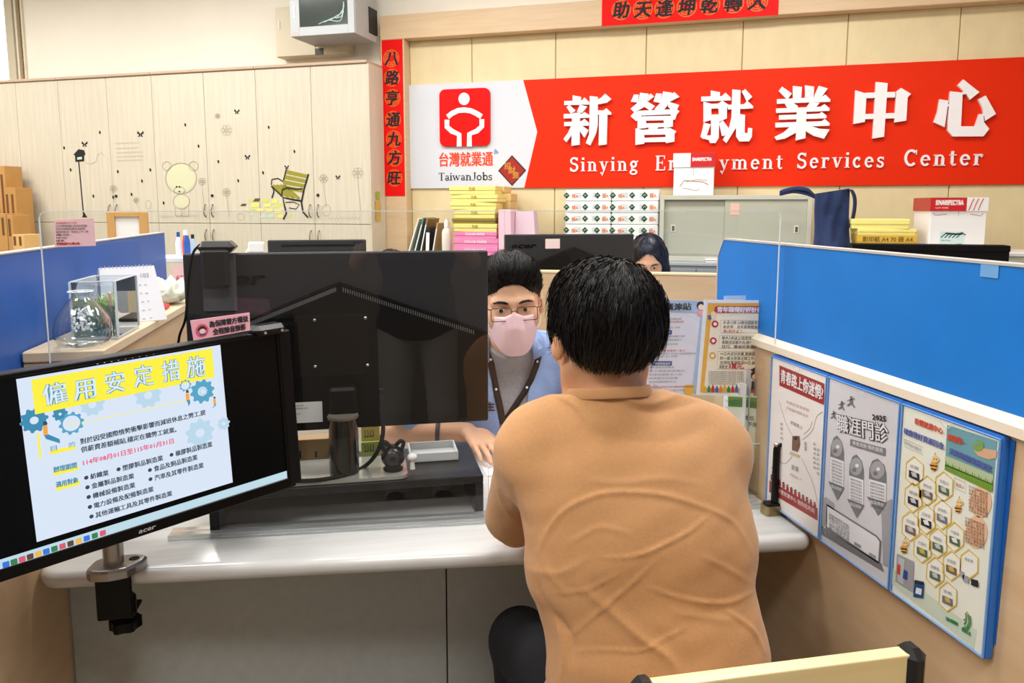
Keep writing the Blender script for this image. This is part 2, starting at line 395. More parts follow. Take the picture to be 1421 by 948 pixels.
for x, y, k in ((195, 186, 1.2), (117.5, 200, 1.1), (328.8, 155, 1), (343.5, 218, 1), (469, 246, .9), (398, 232, .8)): butterfly(x, y, k)
s = ST()
for x, y in ((89, 205.5), (138.5, 184), (98, 236), (163.5, 238.5), (129.5, 272.5), (208.5, 236), (197, 251.5), (182.5, 270), (257, 173.5), (275.5, 203), (303, 224.5), (330.5, 251), (372.8, 177), (408.5, 210.5), (365, 240), (227, 282), (157, 274)):
    s.poly(sk_black, [(x - 1.2, y - 2.6), (x + 1, y - 2), (x + 1.6, y + .5), (x + .6, y + 2.6), (x - .9, y + 1)])
s.put('petal_stickers', 'stuff')
# bear outline
s = ST(); s.poly(sk_green, sp(disc(662, 650, 52, 24, 50), 0, 0, K)); s.poly(sk_green, sp(disc(664, 735, 27, 18, 24), 0, 0, K)); s.put('bear_sticker')
s = ST(.0022)
for c in (disc(662, 652, 57, 30, 56), disc(663, 737, 30, 20, 27), disc(610, 607, 16, 14), disc(708, 607, 17, 14), disc(656, 696, 20, 14, 13)):
    s.ln(sk_line, sp(c + c[:1], 0, 0, K), .0045)
s.ln(sk_line, sp([(640, 760), (642, 790), (662, 790), (664, 766), (668, 790), (690, 790), (690, 758)], 0, 0, K), .0045); s.put('bear_outline')
s = ST(.0026)
for c in (disc(646, 683, 3.5, 8), disc(657, 683, 3.5, 8), disc(656, 700, 3, 8)): s.poly(sk_black, sp(c, 0, 0, K))
s.put('bear_face', 'stuff')
# flowers, drawn in thin lines
def flower(x, y, r, stem):
    s = ST()
    for k in range(6):
        a = k * PI / 3; c = disc(x + r * .6 * math.cos(a), y + r * .6 * math.sin(a), r * .42, 10); s.ln(sk_line, c + c[:1], .0035)
    if stem: s.ln(sk_line, [(x, y + r), (x + 1.5, y + stem * .5), (x + 4, y + stem)], .0035)
    s.put('flower_sticker', 'stuff')
for x, y, r, st_ in ((157.5, 262, 5, 22), (280.5, 252, 5, 42), (314.5, 181, 7.5, 0), (314.5, 267, 5.5, 34), (449, 248, 6, 40), (496.5, 240, 7.5, 52), (189, 278, 4, 12), (302, 161, 3.5, 0)): flower(x, y, r, st_)
s = ST()
for j, (xa, xb, y) in enumerate(((160, 193, 199), (161, 192, 206), (162, 198, 212), (162, 199, 217.5), (163, 198, 223))):
    p = [(xa + (xb - xa) * i / 24, y + (1.3 if i % 2 else -.6) + (xb - xa) * 0 - 1.2 * i / 24) for i in range(25)]; s.ln(sk_line, p, .0028)
s.put('verse_sticker', 'stuff')
s = ST()
for xa, xb, y in ((224, 240, 301), (245, 275, 300), (456, 500, 303)): s.ln(sk_line, [(xa + (xb - xa) * i / 16, y + (2 if i % 2 else -2)) for i in range(17)], .003)
for c in (disc(334, 301, 5, 10), disc(453, 292, 6, 12, 8), disc(206, 284, 4, 10, 6)): s.ln(sk_line, c + c[:1], .003)
s.put('grass_stickers', 'stuff')
# stepping stones and bench
s = ST(.001); rr_ = random.Random(5)
K2 = K; ox = 240
for (x, y, w, h, c) in ((258, 749, 24, 9, 0), (284, 733, 24, 9, 2), (306, 731, 26, 12, 0), (300, 750, 34, 14, 3), (338, 733, 28, 13, 2), (286, 770, 30, 12, 2), (318, 768, 28, 12, 3), (345, 750, 30, 13, 3), (372, 735, 26, 14, 3),
                        (352, 770, 30, 13, 3), (380, 752, 28, 13, 2), (384, 772, 28, 14, 3), (330, 790, 26, 11, 1), (358, 790, 26, 11, 1), (290, 783, 22, 9, 1), (392, 790, 24, 12, 3), (402, 745, 14, 12, 2), (428, 788, 14, 10, 2)):
    pts = [(x - w / 2 + rr_.uniform(-2, 2) + 6, y - h / 2), (x + w / 2, y - h / 2), (x + w / 2 - 4, y + h / 2), (x - w / 2, y + h / 2)]
    s.poly([mat('sticker_dark_olive', '55531f', .6), sk_pale, sk_lime, sk_yel][c], sp(pts, ox, 0, K2))
s.put('stepping_stone_stickers', 'stuff')
s = ST(.0022)
for i in range(4): s.poly(sk_olive, sp([(412 + -3 * i, 620 + 19 * i), (498 - 7 * i, 640 + 17 * i), (494 - 7 * i, 652 + 17 * i), (408 - 3 * i, 634 + 19 * i)], ox, 0, K2))
for i in range(4): s.poly(sk_olive, sp([(362 + 13 * i, 678 - 1 * i), (372 + 13 * i, 674), (408 + 20 * i, 716 + 3 * i), (396 + 20 * i, 720 + 3 * i)], ox, 0, K2))
s.put('bench_sticker', 'stuff')
s = ST(.0028)
s.ln(sk_black, sp([(496, 636), (480, 690), (470, 740), (476, 775), (494, 795)], ox, 0, K2), .014)
s.ln(sk_black, sp([(474, 735), (440, 730), (402, 722), (410, 760), (415, 780), (404, 802)], ox, 0, K2), .014)
s.ln(sk_black, sp([(416, 616), (404, 660)], ox, 0, K2), .01); s.ln(sk_black, sp([(400, 718), (360, 680), (370, 700), (362, 724)], ox, 0, K2), .012)
s.ln(sk_black, sp([(398, 712), (400, 695), (420, 686), (450, 692), (474, 690)], ox, 0, K2), .012)
s.ln(sk_black, sp([(360, 676), (362, 656), (384, 652), (404, 664)], ox, 0, K2), .009)
s.ln(sk_black, sp([(412, 740), (440, 738), (462, 748), (450, 764), (425, 760)], ox, 0, K2), .007)
s.put('bench_ironwork', 'stuff')

# ---------------------------------------------------------------- big sign on the panels
NS = .03
z1, z0 = wl(564, 118.6, NS).z, wl(570, 261.6, NS).z
uL = wl(563.5, 190, .012).x; uA = wl(726, 112, NS).x; uN = wl(745.5, 183, NS).x; uB = wl(727.5, 260, NS).x; zN = wl(745.5, 183, NS).z; uR = U1 - .55
sg = thing('office_sign', 'long white and red office sign with raised white lettering on beige panelling', 'sign', MWT(uL, .012, z0))
SM = frame3((-uL, 0, -z0), (1, 0, 0), (0, 0, 1), (0, -1, 0))           # sign plane: x = u, y = z, z = out (0 = n .012)
MB(SM).prism([(uL, z0), (uB, z0), (uN, zN), (uA, z1), (uL, z1)], 0, .018).build('white_board', mat('sign_white', 'd3d7df', .5), sg)
MB(SM).prism([(uB, z0), (uR, z0), (uR, z1), (uA, z1), (uN, zN)], 0, .018).build('red_board', red, sg)
mb = MB(SM)
def trace(mb, ox, oy, k, polys, n, e0, e1):
    for i_, p in enumerate(polys):
        q = [wl(ox + x / k, oy + y / k, n) for x, y in p]; q = [(a.x, a.z) for a in q]
        ar = sum(q[i][0] * q[(i + 1) % len(q)][1] - q[(i + 1) % len(q)][0] * q[i][1] for i in range(len(q)))
        if ar < 0: q = q[::-1]
        mb.prism(q, e0, e1 + i_ * .0003)
m_let = mat('raised_letter_white', 'f3eef0', .45)
BIG = {
 'xin': (770, 120, 948 / 90, [[(258, 128), (378, 150), (372, 262), (258, 250)], [(135, 212), (390, 205), (432, 160), (500, 228), (500, 262), (135, 272)],
   [(165, 300), (212, 268), (300, 352), (232, 400), (195, 340)], [(366, 266), (470, 292), (395, 385), (320, 370)], [(128, 402), (400, 398), (432, 372), (520, 430), (500, 456), (128, 466)],
   [(135, 520), (380, 510), (432, 472), (500, 540), (490, 572), (135, 580)], [(262, 390), (366, 380), (358, 850), (242, 866), (250, 440)], [(240, 570), (250, 700), (165, 815), (124, 770), (190, 680)],
   [(355, 575), (400, 575), (490, 640), (430, 748), (355, 640)], [(510, 140), (625, 152), (625, 560), (600, 680), (515, 862), (452, 828), (500, 700), (505, 500)],
   [(610, 200), (680, 160), (735, 105), (825, 182), (760, 235), (620, 262)], [(600, 352), (710, 350), (752, 318), (825, 385), (820, 412), (600, 412)], [(648, 400), (766, 400), (754, 845), (640, 862)]]),
 'ying': (865, 120, 948 / 90, [[(155, 115), (225, 120), (212, 232), (108, 222)], [(245, 90), (368, 105), (345, 240), (300, 300), (160, 380), (105, 325), (215, 230)], [(368, 130), (398, 102), (450, 145), (355, 215)],
   [(345, 215), (460, 285), (395, 355), (300, 290)], [(480, 100), (560, 104), (545, 240), (440, 218)], [(582, 72), (708, 90), (690, 210), (600, 330), (520, 400), (455, 330), (540, 240)],
   [(700, 110), (745, 82), (820, 150), (690, 215)], [(660, 220), (815, 270), (785, 330), (700, 340), (650, 290)], [(160, 375), (240, 355), (780, 330), (820, 362), (770, 420), (700, 405), (260, 425), (250, 465), (185, 505), (105, 435)],
   [(690, 400), (790, 375), (755, 485), (700, 480)], [(210, 450), (330, 440), (330, 606), (205, 620)], [(205, 440), (640, 430), (640, 492), (205, 500)], [(585, 430), (725, 430), (722, 585), (595, 612)], [(325, 540), (600, 535), (600, 592), (325, 602)],
   [(385, 590), (520, 585), (470, 645), (350, 650)], [(178, 612), (305, 640), (305, 835), (175, 855)], [(180, 640), (660, 610), (700, 610), (690, 700), (180, 708)], [(615, 640), (680, 608), (775, 655), (748, 690), (745, 805), (622, 828)], [(300, 752), (625, 740), (625, 808), (300, 815)]]),
 'jiu': (960, 115, 948 / 95, [[(262, 105), (390, 128), (386, 240), (262, 235)], [(130, 190), (415, 182), (465, 135), (542, 205), (540, 240), (130, 255)], [(160, 258), (270, 290), (270, 510), (160, 545)], [(230, 292), (380, 285), (380, 352), (230, 356)],
   [(365, 285), (425, 245), (505, 300), (488, 345), (485, 490), (378, 540)], [(265, 440), (385, 435), (385, 530), (265, 540)], [(265, 530), (380, 530), (372, 760), (330, 832), (250, 832), (232, 780), (265, 745)], [(165, 550), (262, 575), (205, 730), (160, 780), (120, 745), (148, 640)], [(195, 728), (270, 728), (270, 800), (170, 775)],
   [(378, 560), (432, 520), (520, 640), (450, 735), (415, 730)], [(560, 90), (676, 102), (668, 420), (625, 600), (480, 832), (430, 790), (510, 640), (548, 480)], [(690, 120), (740, 85), (838, 192), (760, 260), (730, 190)],
   [(495, 305), (720, 295), (772, 250), (852, 325), (848, 352), (500, 368)], [(625, 425), (738, 445), (732, 690), (770, 700), (780, 622), (838, 630), (832, 745), (795, 808), (660, 812), (612, 740), (615, 500)]]),
 'ye': (1065, 110, 948 / 100, [[(148, 152), (192, 95), (322, 185), (265, 262), (225, 230)], [(335, 86), (455, 100), (442, 300), (335, 300)], [(495, 78), (615, 96), (605, 280), (495, 290)], [(675, 86), (795, 120), (700, 250), (600, 300), (620, 210)],
   [(125, 262), (480, 245), (700, 240), (762, 200), (830, 268), (825, 295), (560, 302), (125, 322)], [(228, 320), (340, 310), (400, 350), (395, 400), (280, 400)], [(560, 300), (690, 310), (600, 405), (510, 370)],
   [(115, 385), (700, 360), (752, 325), (820, 385), (815, 415), (115, 442)], [(152, 472), (680, 452), (715, 428), (778, 480), (775, 512), (152, 532)], [(105, 572), (710, 552), (755, 522), (820, 580), (815, 610), (105, 634)],
   [(390, 380), (515, 380), (500, 775), (372, 805)], [(300, 620), (390, 620), (380, 700), (230, 780), (120, 800), (92, 758), (210, 700)], [(500, 600), (590, 620), (680, 650), (818, 660), (745, 782), (610, 745), (500, 680)]]),
 'zhong': (1175, 105, 948 / 100, [[(115, 190), (262, 238), (240, 608), (90, 635)], [(240, 225), (640, 212), (640, 285), (240, 295)], [(655, 205), (715, 160), (848, 238), (803, 285), (785, 590), (628, 615)], [(240, 505), (640, 490), (640, 560), (240, 572)], [(385, 82), (540, 98), (492, 802), (340, 828)]]),
 'xin2': (1285, 100, 948 / 110, [[(165, 325), (270, 342), (225, 658), (95, 600), (140, 480)], [(255, 385), (300, 380), (300, 410), (255, 410)], [(292, 230), (440, 245), (420, 650), (415, 768), (320, 768), (262, 700), (262, 600)], [(330, 650), (590, 648), (640, 500), (690, 505), (695, 600), (758, 680), (690, 768), (330, 770)],
   [(380, 158), (448, 88), (640, 240), (528, 330), (470, 240)], [(425, 245), (470, 225), (490, 260), (435, 268)], [(628, 325), (715, 280), (838, 500), (710, 582), (680, 430)], [(680, 500), (720, 500), (720, 525), (680, 525)]]),
}
for k, (ox_, oy_, kk, polys) in BIG.items():
    mb = MB(SM); trace(mb, ox_, oy_, kk, polys, .06, .018, .046); mb.build('raised_character', m_let, sg)
# serif letters: unit-height strokes; (width, [(points, thickness), ...])
TH, TN, SR = .15, .06, .05
def _ar(cx, cy, rx, ry, a0, a1, n=12): return [(cx + rx * math.cos(math.radians(a0 + (a1 - a0) * i / n)), cy + ry * math.sin(math.radians(a0 + (a1 - a0) * i / n))) for i in range(n + 1)]
X = .66
def stem(x, h=X, foot=1, head=1, y0=0):
    o = [([(x, y0), (x, h)], TH)]
    if foot: o.append(([(x - .14, y0 + .025), (x + .14, y0 + .025)], SR))
    if head: o.append(([(x - .15, h - .025), (x + .03, h - .025)], SR + .01))
    return o
def bowl(cx, cy, rx, ry): return [(_ar(cx, cy, rx, ry, 0, 360, 20), .125)]
LT = {
 'S': (.62, [(_ar(.31, .73, .2, .2, 20, 270), .12), (_ar(.31, .28, .22, .24, 90, -160), .13), ([(.53, .97), (.53, .74)], .05), ([(.08, .03), (.08, .28)], .05)]),
 'C': (.72, [(_ar(.4, .5, .28, .44, 45, 315, 18), .14), ([(.66, .97), (.66, .68)], .05)]),
 'E': (.66, [([(.16, 0), (.16, 1)], TH), ([(.03, .03), (.6, .03)], .06), ([(.03, .97), (.58, .97)], .06), ([(.2, .52), (.44, .52)], .05), ([(.44, .4), (.44, .64)], .05), ([(.59, 0), (.59, .26)], .05), ([(.57, 1), (.57, .76)], .05)]),
 'T': (.66, [([(.33, 0), (.33, 1)], TH), ([(.03, .97), (.63, .97)], .06), ([(.2, .025), (.46, .025)], .05), ([(.05, 1), (.05, .76)], .05), ([(.61, 1), (.61, .76)], .05)]),
 'J': (.5, [([(.34, .2), (.34, 1)], TH), (_ar(.19, .16, .15, .14, 0, -170), .07), ([(.2, .975), (.48, .975)], .05)]),
 'i': (.3, stem(.15) + [([(.15, .8), (.15, .95)], .15)]), 'l': (.3, stem(.15, 1)),
 'n': (.64, stem(.16) + stem(.48, .48, 1, 0) + [(_ar(.32, .46, .16, .16, 170, 0, 8), .1)]),
 'm': (.95, stem(.16) + stem(.48, .48, 1, 0) + stem(.8, .48, 1, 0) + [(_ar(.32, .46, .16, .16, 170, 0, 8), .1), (_ar(.64, .46, .16, .16, 170, 0, 8), .1)]),
 'y': (.6, [([(.12, X), (.33, .06)], .14), ([(.5, X), (.3, 0), (.2, -.22)], .06), (_ar(.13, -.2, .08, .08, -60, 120, 6), .09), ([(.0, X - .025), (.26, X - .025)], SR), ([(.4, X - .025), (.6, X - .025)], SR)]),
 'v': (.6, [([(.12, X), (.31, .03)], .14), ([(.5, X), (.31, .03)], .06), ([(.0, X - .025), (.26, X - .025)], SR), ([(.4, X - .025), (.6, X - .025)], SR)]),
 'w': (.86, [([(.1, X), (.26, .03)], .13), ([(.43, X), (.26, .03)], .06), ([(.4, X), (.58, .03)], .13), ([(.76, X), (.58, .03)], .06), ([(0, X - .025), (.22, X - .025)], SR), ([(.66, X - .025), (.86, X - .025)], SR)]),
 'g': (.58, bowl(.26, .45, .16, .18) + [(_ar(.26, -.09, .2, .14, 0, 360, 16), .1), ([(.16, .26), (.14, .14), (.36, .06)], .09), ([(.38, .58), (.54, .66)], .08)]),
 'p': (.64, stem(.16, X, 1, 1, -.28) + bowl(.36, .33, .18, .28)), 'b': (.64, stem(.16, 1, 0, 1) + bowl(.36, .33, .18, .28)),
 'o': (.62, bowl(.31, .33, .2, .28)), 'e': (.56, [(_ar(.29, .33, .19, .28, 0, 320, 18), .12), ([(.12, .36), (.48, .36)], .06)]), 'c': (.54, [(_ar(.29, .33, .19, .28, 55, 318, 16), .13), (_ar(.4, .5, .03, .03, 0, 300, 6), .1)]),
 't': (.4, [([(.18, .12), (.18, .86)], .14), (_ar(.27, .13, .09, .1, 180, 340, 6), .08), ([(.03, X - .03), (.38, X - .03)], .05)]),
 'r': (.5, stem(.16) + [(_ar(.34, .42, .16, .2, 160, 50, 6), .1), (_ar(.42, .54, .03, .03, 0, 300, 6), .1)]),
 's': (.46, [(_ar(.23, .48, .13, .13, 30, 270), .1), (_ar(.23, .18, .14, .15, 90, -160), .11), ([(.39, .64), (.39, .46)], .04), ([(.06, .02), (.06, .2)], .04)]),
 'a': (.56, [([(.4, .1), (.4, .46)], .13), (_ar(.27, .47, .14, .14, 0, 170, 8), .09), (_ar(.25, .18, .14, .14, 60, 330, 12), .11), ([(.4, .08), (.54, .05)], .07)]),
}
def serif(mb, word, u0, u1, zb, h, z0, z1, extra=0.0):
    tot = sum((LT[c][0] + extra) if c != ' ' else .6 for c in word) - extra; kx = (u1 - u0) / tot; x = u0
    for c in word:
        if c == ' ': x += .6 * kx; continue
        w, st = LT[c]; own = mb is None; mb = MB(SM) if own else mb
        for pts, t in st:
            P = [(x + p[0] * kx, zb + p[1] * h) for p in pts]; mb.strokes(P, t * (kx + h) / 2, z0, z1)
        if own: mb.build('raised_letter', m_let, sg); mb = None
        x += (w + extra) * kx
NLT = .04
def wordpx(mb, word, xa, xb, yb, yt, ybr, z0, z1, extra=.12):
    a, b = wl(xa, yb, NLT), wl(xb, ybr, NLT); t = wl(xa, yt, NLT); serif(mb, word, a.x, b.x, (a.z + b.z) / 2, t.z - a.z, z0, z1, extra)
for w_, xa, xb, yb, yt, ybr in (('Sinying', 790, 886, 238, 218, 237), ('Employment', 909, 1086, 236.5, 216, 234.5), ('Services', 1105, 1227, 234, 212, 232), ('Center', 1253, 1364, 231, 208, 229)):
    wordpx(None, w_, xa, xb, yb, yt, ybr, .018, .03, .14)
# red tile emblem
K7 = 915 / 140
mb = MB(SM); q = [wl(600 + x / K7, 115 + y / K7, .05) for x, y in ((62, 62), (520, 55), (520, 578), (66, 578))]
mb.prism(rrect(q[0].x, q[1].x, q[3].z, q[0].z, .045), .018, .04); mb.build('emblem_tile', mat('emblem_red', 'e00602', .45, spec=.2), sg)
mb = MB(SM)
def L7(pts): return [(lambda p: (p.x, p.z))(wl(600 + x / K7, 115 + y / K7, .052)) for x, y in pts]
mb.prism(L7(disc(289, 146, 50, 24, 56))[::-1], .04, .046)
w7 = 45 / K7 * 5.9 / 1056
mb.strokes(L7([(140, 310), (180, 278), (235, 252), (292, 246), (350, 254), (405, 280), (447, 308)]), w7, .04, .046)
mb.strokes(L7([(134, 335), (134, 400), (180, 440), (245, 470), (245, 578)]), w7, .04, .046)
mb.strokes(L7([(450, 330), (450, 395), (405, 438), (338, 465), (337, 578)]), w7, .04, .046)
mb.build('emblem_figure', m_let, sg)
a, b = wl(600 + 62 / K7, 115 + 755 / K7, .03), wl(600 + 552 / K7, 115 + 755 / K7, .03)
MB(SM).text('台灣就業通', .115, a.x, a.z + .005, .0186, off=.0035, width=b.x - a.x).build('red_wording', mat('sign_red_text', 'ec4a26', .5), sg)
mb = MB(SM); mb2 = MB(SM); NLT = .03; wordpx(mb, 'TaiwanJobs', 608.5, 683.5, 250.5, 239.5, 250.5, .018, .0195, -.02); mb.build('black_wording', mat('sign_black_text', '262a2c', .5), sg)
mb = MB(SM); c = wl(685, 214.5, .03)
for r_ in (.012, .024, .036): mb.strokes([(c.x + p[0], c.z + p[1]) for p in _ar(0, 0, r_, r_, 10, 80, 6)], .007, .018, .019)
mb.build('signal_arcs', mat('arcs_blue', '2a62a8', .5), sg)
# diamond new-year paper
q = [wl(600 + x / K7, 115 + y / K7, .034) for x, y in ((722, 655), (848, 797), (722, 935), (594, 797))]
cu, cz = (q[0].x + q[2].x) / 2, (q[0].z + q[2].z) / 2
dm = thing('diamond_couplet', 'small dark red diamond-shaped new-year paper on the white part of the sign', 'decoration', MWT(cu, .031, cz))
DM = frame3((0, 0, 0), (1, 0, 0), (0, 0, 1), (0, -1, 0)); hx, hz = (q[1].x - q[3].x) / 2, (q[0].z - q[2].z) / 2
MB(DM).prism([(0, -hz), (hx, 0), (0, hz), (-hx, 0)], 0, .002).build('dark_border', mat('deep_red_border', '3f1a12', .5), dm)
MB(DM).prism([(0, -hz * .88), (hx * .88, 0), (0, hz * .88), (-hx * .88, 0)], .002, .0028).build('red_paper', mat('deep_red_paper', '9e1d12', .5), dm)
mb = MB(DM)
for (x, y, s_, ) in ((-.3, .3, .055), (.0, 0, .06), (.3, -.3, .055)): mb.text('招財進寶'[int((x + .3) / .3)], s_, x * hx - .03, y * hz - .02, .0031, off=.0015)
mb.build('gold_writing', mat('gold_ink', 'c48a3a', .4), dm)

# red new-year banners
m_banner = mat('banner_red', 'e60d08', .55, spec=.2); m_gold = mat('banner_gold', 'd96a1e', .5)
def banner(label, M, w, h, chars, cs, vertical, n, back=False):
    r = thing('new_year_banner', label, 'banner', M, 'red new-year banners')
    MB(DM).box(0, w, 0, h, 0, .003).build('red_strip', m_banner, r)
    g = MB(DM); t = MB(DM)
    for ch, (x, y, s_) in zip(chars, cs):
        for rr in (.5, .38, .25): c_ = disc(x, y, rr * s_, 20); g.line(c_ + c_[:1], s_ * .06, .0034)
        for k in range(8): a_ = k * PI / 4; g.line([(x + .27 * s_ * math.cos(a_), y + .27 * s_ * math.sin(a_)), (x + .48 * s_ * math.cos(a_ + .2), y + .48 * s_ * math.sin(a_ + .2))], s_ * .05, .0034)
        t.text(ch, s_ * .92, x, y - s_ * .34, .0042, off=s_ * .025, align='CENTER', shear=.15)
    g.build('gold_ring', m_gold, r, kind='stuff'); t.build('brush_writing', ink, r)
a = wl(529.5, 56, .123); b = wl(562, 272, .123)
cs = []
for x, y in ((543, 81), (544, 108), (545, 136), (545.5, 166), (546.5, 193), (547.5, 219), (547.5, 247)):
    p = wl(x, y, .123); cs.append((p.x - a.x, p.z - b.z, .125))
banner('narrow vertical red banner with seven brush characters on the frame post', MWT(a.x, .121, b.z), b.x - a.x, a.z - b.z, '八路亨通九方旺', cs, 1, 0)
a = wl(835, 36.5, .123); b = wl(1080, 20, .123); zb = wl(835, 36.5, .123).z
cs = []
for x, y in ((862, 14), (892, 13), (922, 11.5), (953, 9.5), (985, 6.5), (1018, 4), (1051, 1.5)):
    p = wl(x, y, .123); cs.append((p.x - a.x, p.z - zb, .13))
banner('wide horizontal red banner with brush characters on the top beam', MWT(a.x, .121, zb), b.x - a.x, .225, '助天逢坤乾轉大', cs, 0, 0)

# ---------------------------------------------------------------- things along the back wall
def wthing(name, label, cat, u, n, z, rz=0.0, group=None): return thing(name, label, cat, MWT(u, n, z, rz), group)
def px_u(x, y, n): return wl(x, y, n).x
m_steel = mat('grey_steel_cabinet', 'c3c3b3', .42, noise=(4, .03))
m_steel2 = mat('grey_steel_door', 'b3b4a4', .4, noise=(4, .03))
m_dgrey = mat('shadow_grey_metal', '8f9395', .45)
# base cupboards (mostly hidden)
n0 = .42; uA_, uB_ = px_u(600, 340, .5), px_u(1180, 345, .5); zb0 = wl(1000, 364, n0).z
r = wthing('low_cupboard', 'long grey low cupboard under the steel sliding-door cabinet', 'cupboard', uA_, 0, 0)
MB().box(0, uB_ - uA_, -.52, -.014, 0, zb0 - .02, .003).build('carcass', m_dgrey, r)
MB().box(-.01, uB_ - uA_ + .0, -.53, -.014, zb0 - .02, zb0, .003).build('top_board', mat('low_top_grey', 'a9adb0', .5), r)
for i in range(6):
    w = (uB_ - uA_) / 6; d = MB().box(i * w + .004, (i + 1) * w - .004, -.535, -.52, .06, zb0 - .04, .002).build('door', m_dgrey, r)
    MB().box((i + .5) * w - .04, (i + .5) * w + .04, -.545, -.535, zb0 - .1, zb0 - .085, .003).build('handle', m_handle, d)
# steel sliding door cabinet
a = wl(916, 270, n0); b = wl(1127, 300, n0); zt = wl(1020, 271, n0).z; W_, H_ = b.x - a.x, zt - zb0
r = wthing('sliding_door_cabinet', 'grey steel cabinet with two sliding doors under the sign', 'cabinet', a.x, 0, zb0 + .001)
mb = MB(); t_ = .03
mb.box(0, W_, -.025, -.02, 0, H_); mb.box(0, t_, -n0, -.025, 0, H_, .002); mb.box(W_ - t_, W_, -n0, -.025, 0, H_, .002)
mb.box(t_, W_ - t_, -n0, -.025, 0, t_ + .005, .002); mb.box(t_, W_ - t_, -n0, -.025, H_ - t_, H_, .002)
mb.build('carcass', m_steel, r)
for k, (x0, x1, y) in enumerate(((t_, W_ * .46, -n0 + .03), (W_ * .44, W_ - t_, -n0 + .012))):
    d = MB().box(x0, x1, y, y + .014, t_ + .005, H_ - t_, .002).build('sliding_door', m_steel2, r)
    xc = x0 + .045 if k == 0 else x1 - .075
    mb = MB(); z = H_ * .5
    mb.box(xc, xc + .03, y - .003, y - .0005, z - .025, z + .025, .001); mb.build('recessed_pull', mat('pull_light', 'd8d8c8', .4), d)
    MB().box(xc + .007, xc + .023, y - .0045, y - .003, z - .018, z + .016).build('pull_slot', mat('slot_dark', '55564c', .6), d)
MB().box(W_ * .475, W_ * .535, -n0 + .0095, -n0 + .012, H_ - .13, H_ - .055).build('pink_note', mat('note_pink', 'e8b9a8', .7), r)
MB().lathe([(.01, 0), (.01, .006)], 12, frame3((W_ * .46, -n0 + .012, H_ * .2), (1, 0, 0), (0, 0, 1), (0, -1, 0))).build('lock', m_handle, r)
mb = MB()
for z in (.055, .062): mb.box(t_, W_ - t_, -n0 + .001, -n0 + .004, z, z + .003)
mb.build('bottom_track', m_steel2, r)
# paper cartons
m_cardw = mat('white_carton', 'eeecea', .6); m_cr = mat('carton_red', 'c81a22', .5); m_cred = mat('carton_red_side', 'b0483a', .6)
def carton(name, label, M, w, d, h, lid, split, text, grp=None, side=None):
    r = thing(name, label, 'box', M, grp)
    MB().box(-w / 2 + .006, w / 2 - .006, -d / 2 + .006, d / 2 - .006, 0, h - .01, .002).build('carton_body', m_cardw, r)
    lidp = MB().box(-w / 2, w / 2, -d / 2, d / 2, h - lid, h, .002).build('lid', m_cardw if side is None else side, r)
    xs = -w / 2 + split * w
    f = MB(); g = MB()
    if text == 'left':     # white part left, red right
        f.box(xs, w / 2 + .0008, -d / 2 - .0012, -d / 2, h - lid + .001, h - .001); f.box(w / 2, w / 2 + .0012, -d / 2, d / 2, h - lid + .001, h - .001); f.box(xs, w / 2, -d / 2, d / 2, h, h + .0012)
        g.text('SINARSPECTRA', .03, xs + .01, h - lid * .55, 0, M=frame3((0, -d / 2 - .0016, 0), (1, 0, 0), (0, 0, 1), (0, -1, 0)), off=.002, width=w * (1 - split) * .8)
    else:
        f.box(-w / 2 - .0008, xs, -d / 2 - .0012, -d / 2, h - lid + .001, h - .001); f.box(-w / 2, xs, -d / 2, d / 2, h, h + .0012)
        g.text('SINARSPECTRA', .036, -w / 2 + .025, h - lid * .52, 0, M=frame3((0, -d / 2 - .0016, 0), (1, 0, 0), (0, 0, 1), (0, -1, 0)), off=.0035, width=w * split * .78)
        g.text('COPY PAPER', .012, -w / 2 + .025, h - lid * .8, 0, M=frame3((0, -d / 2 - .0016, 0), (1, 0, 0), (0, 0, 1), (0, -1, 0)))
    f.build('red_lid_panel', m_cr, r); g.build('brand_wording', mat('carton_wording', 'f6e6e2', .6), r)
    q = frame3((0, -d / 2 + .005, 0), (1, 0, 0), (0, 0, 1), (0, -1, 0))
    return r, q
cu = (wl(933, 271, .3).x + wl(991, 271, .3).x) / 2; w = wl(991, 260, .3).x - wl(933, 260, .3).x
hh = wl(960, 213, .3).z - zt
r, q = carton('paper_carton', 'white paper carton with red and white lid on top of the steel cabinet', MWT(cu, .2, zt + .002), w, .22, hh, .095, .42, 'left')
mb = MB(q); mb.line([(-.09, .06), (-.06, .1), (.06, .09), (.1, .07)], .006, .0006); mb.line([(-.07, .05), (-.02, .04), (.02, .03), (.04, .045)], .004, .0006); mb.line([(-.05, .09), (.02, .105), (.09, .1)], .003, .0006)
mb.build('printed_lines', mat('print_brown', 'a98a7c', .7), r); mb = MB(q); mb.box(-.001, .001, -.002, 0.001, 0, 0) if 0 else mb.line([(0, hh - .1), (0, .13)], .003, .0006); mb.build('flap_seam', mat('seam_grey', 'b8b4b2', .7), r)

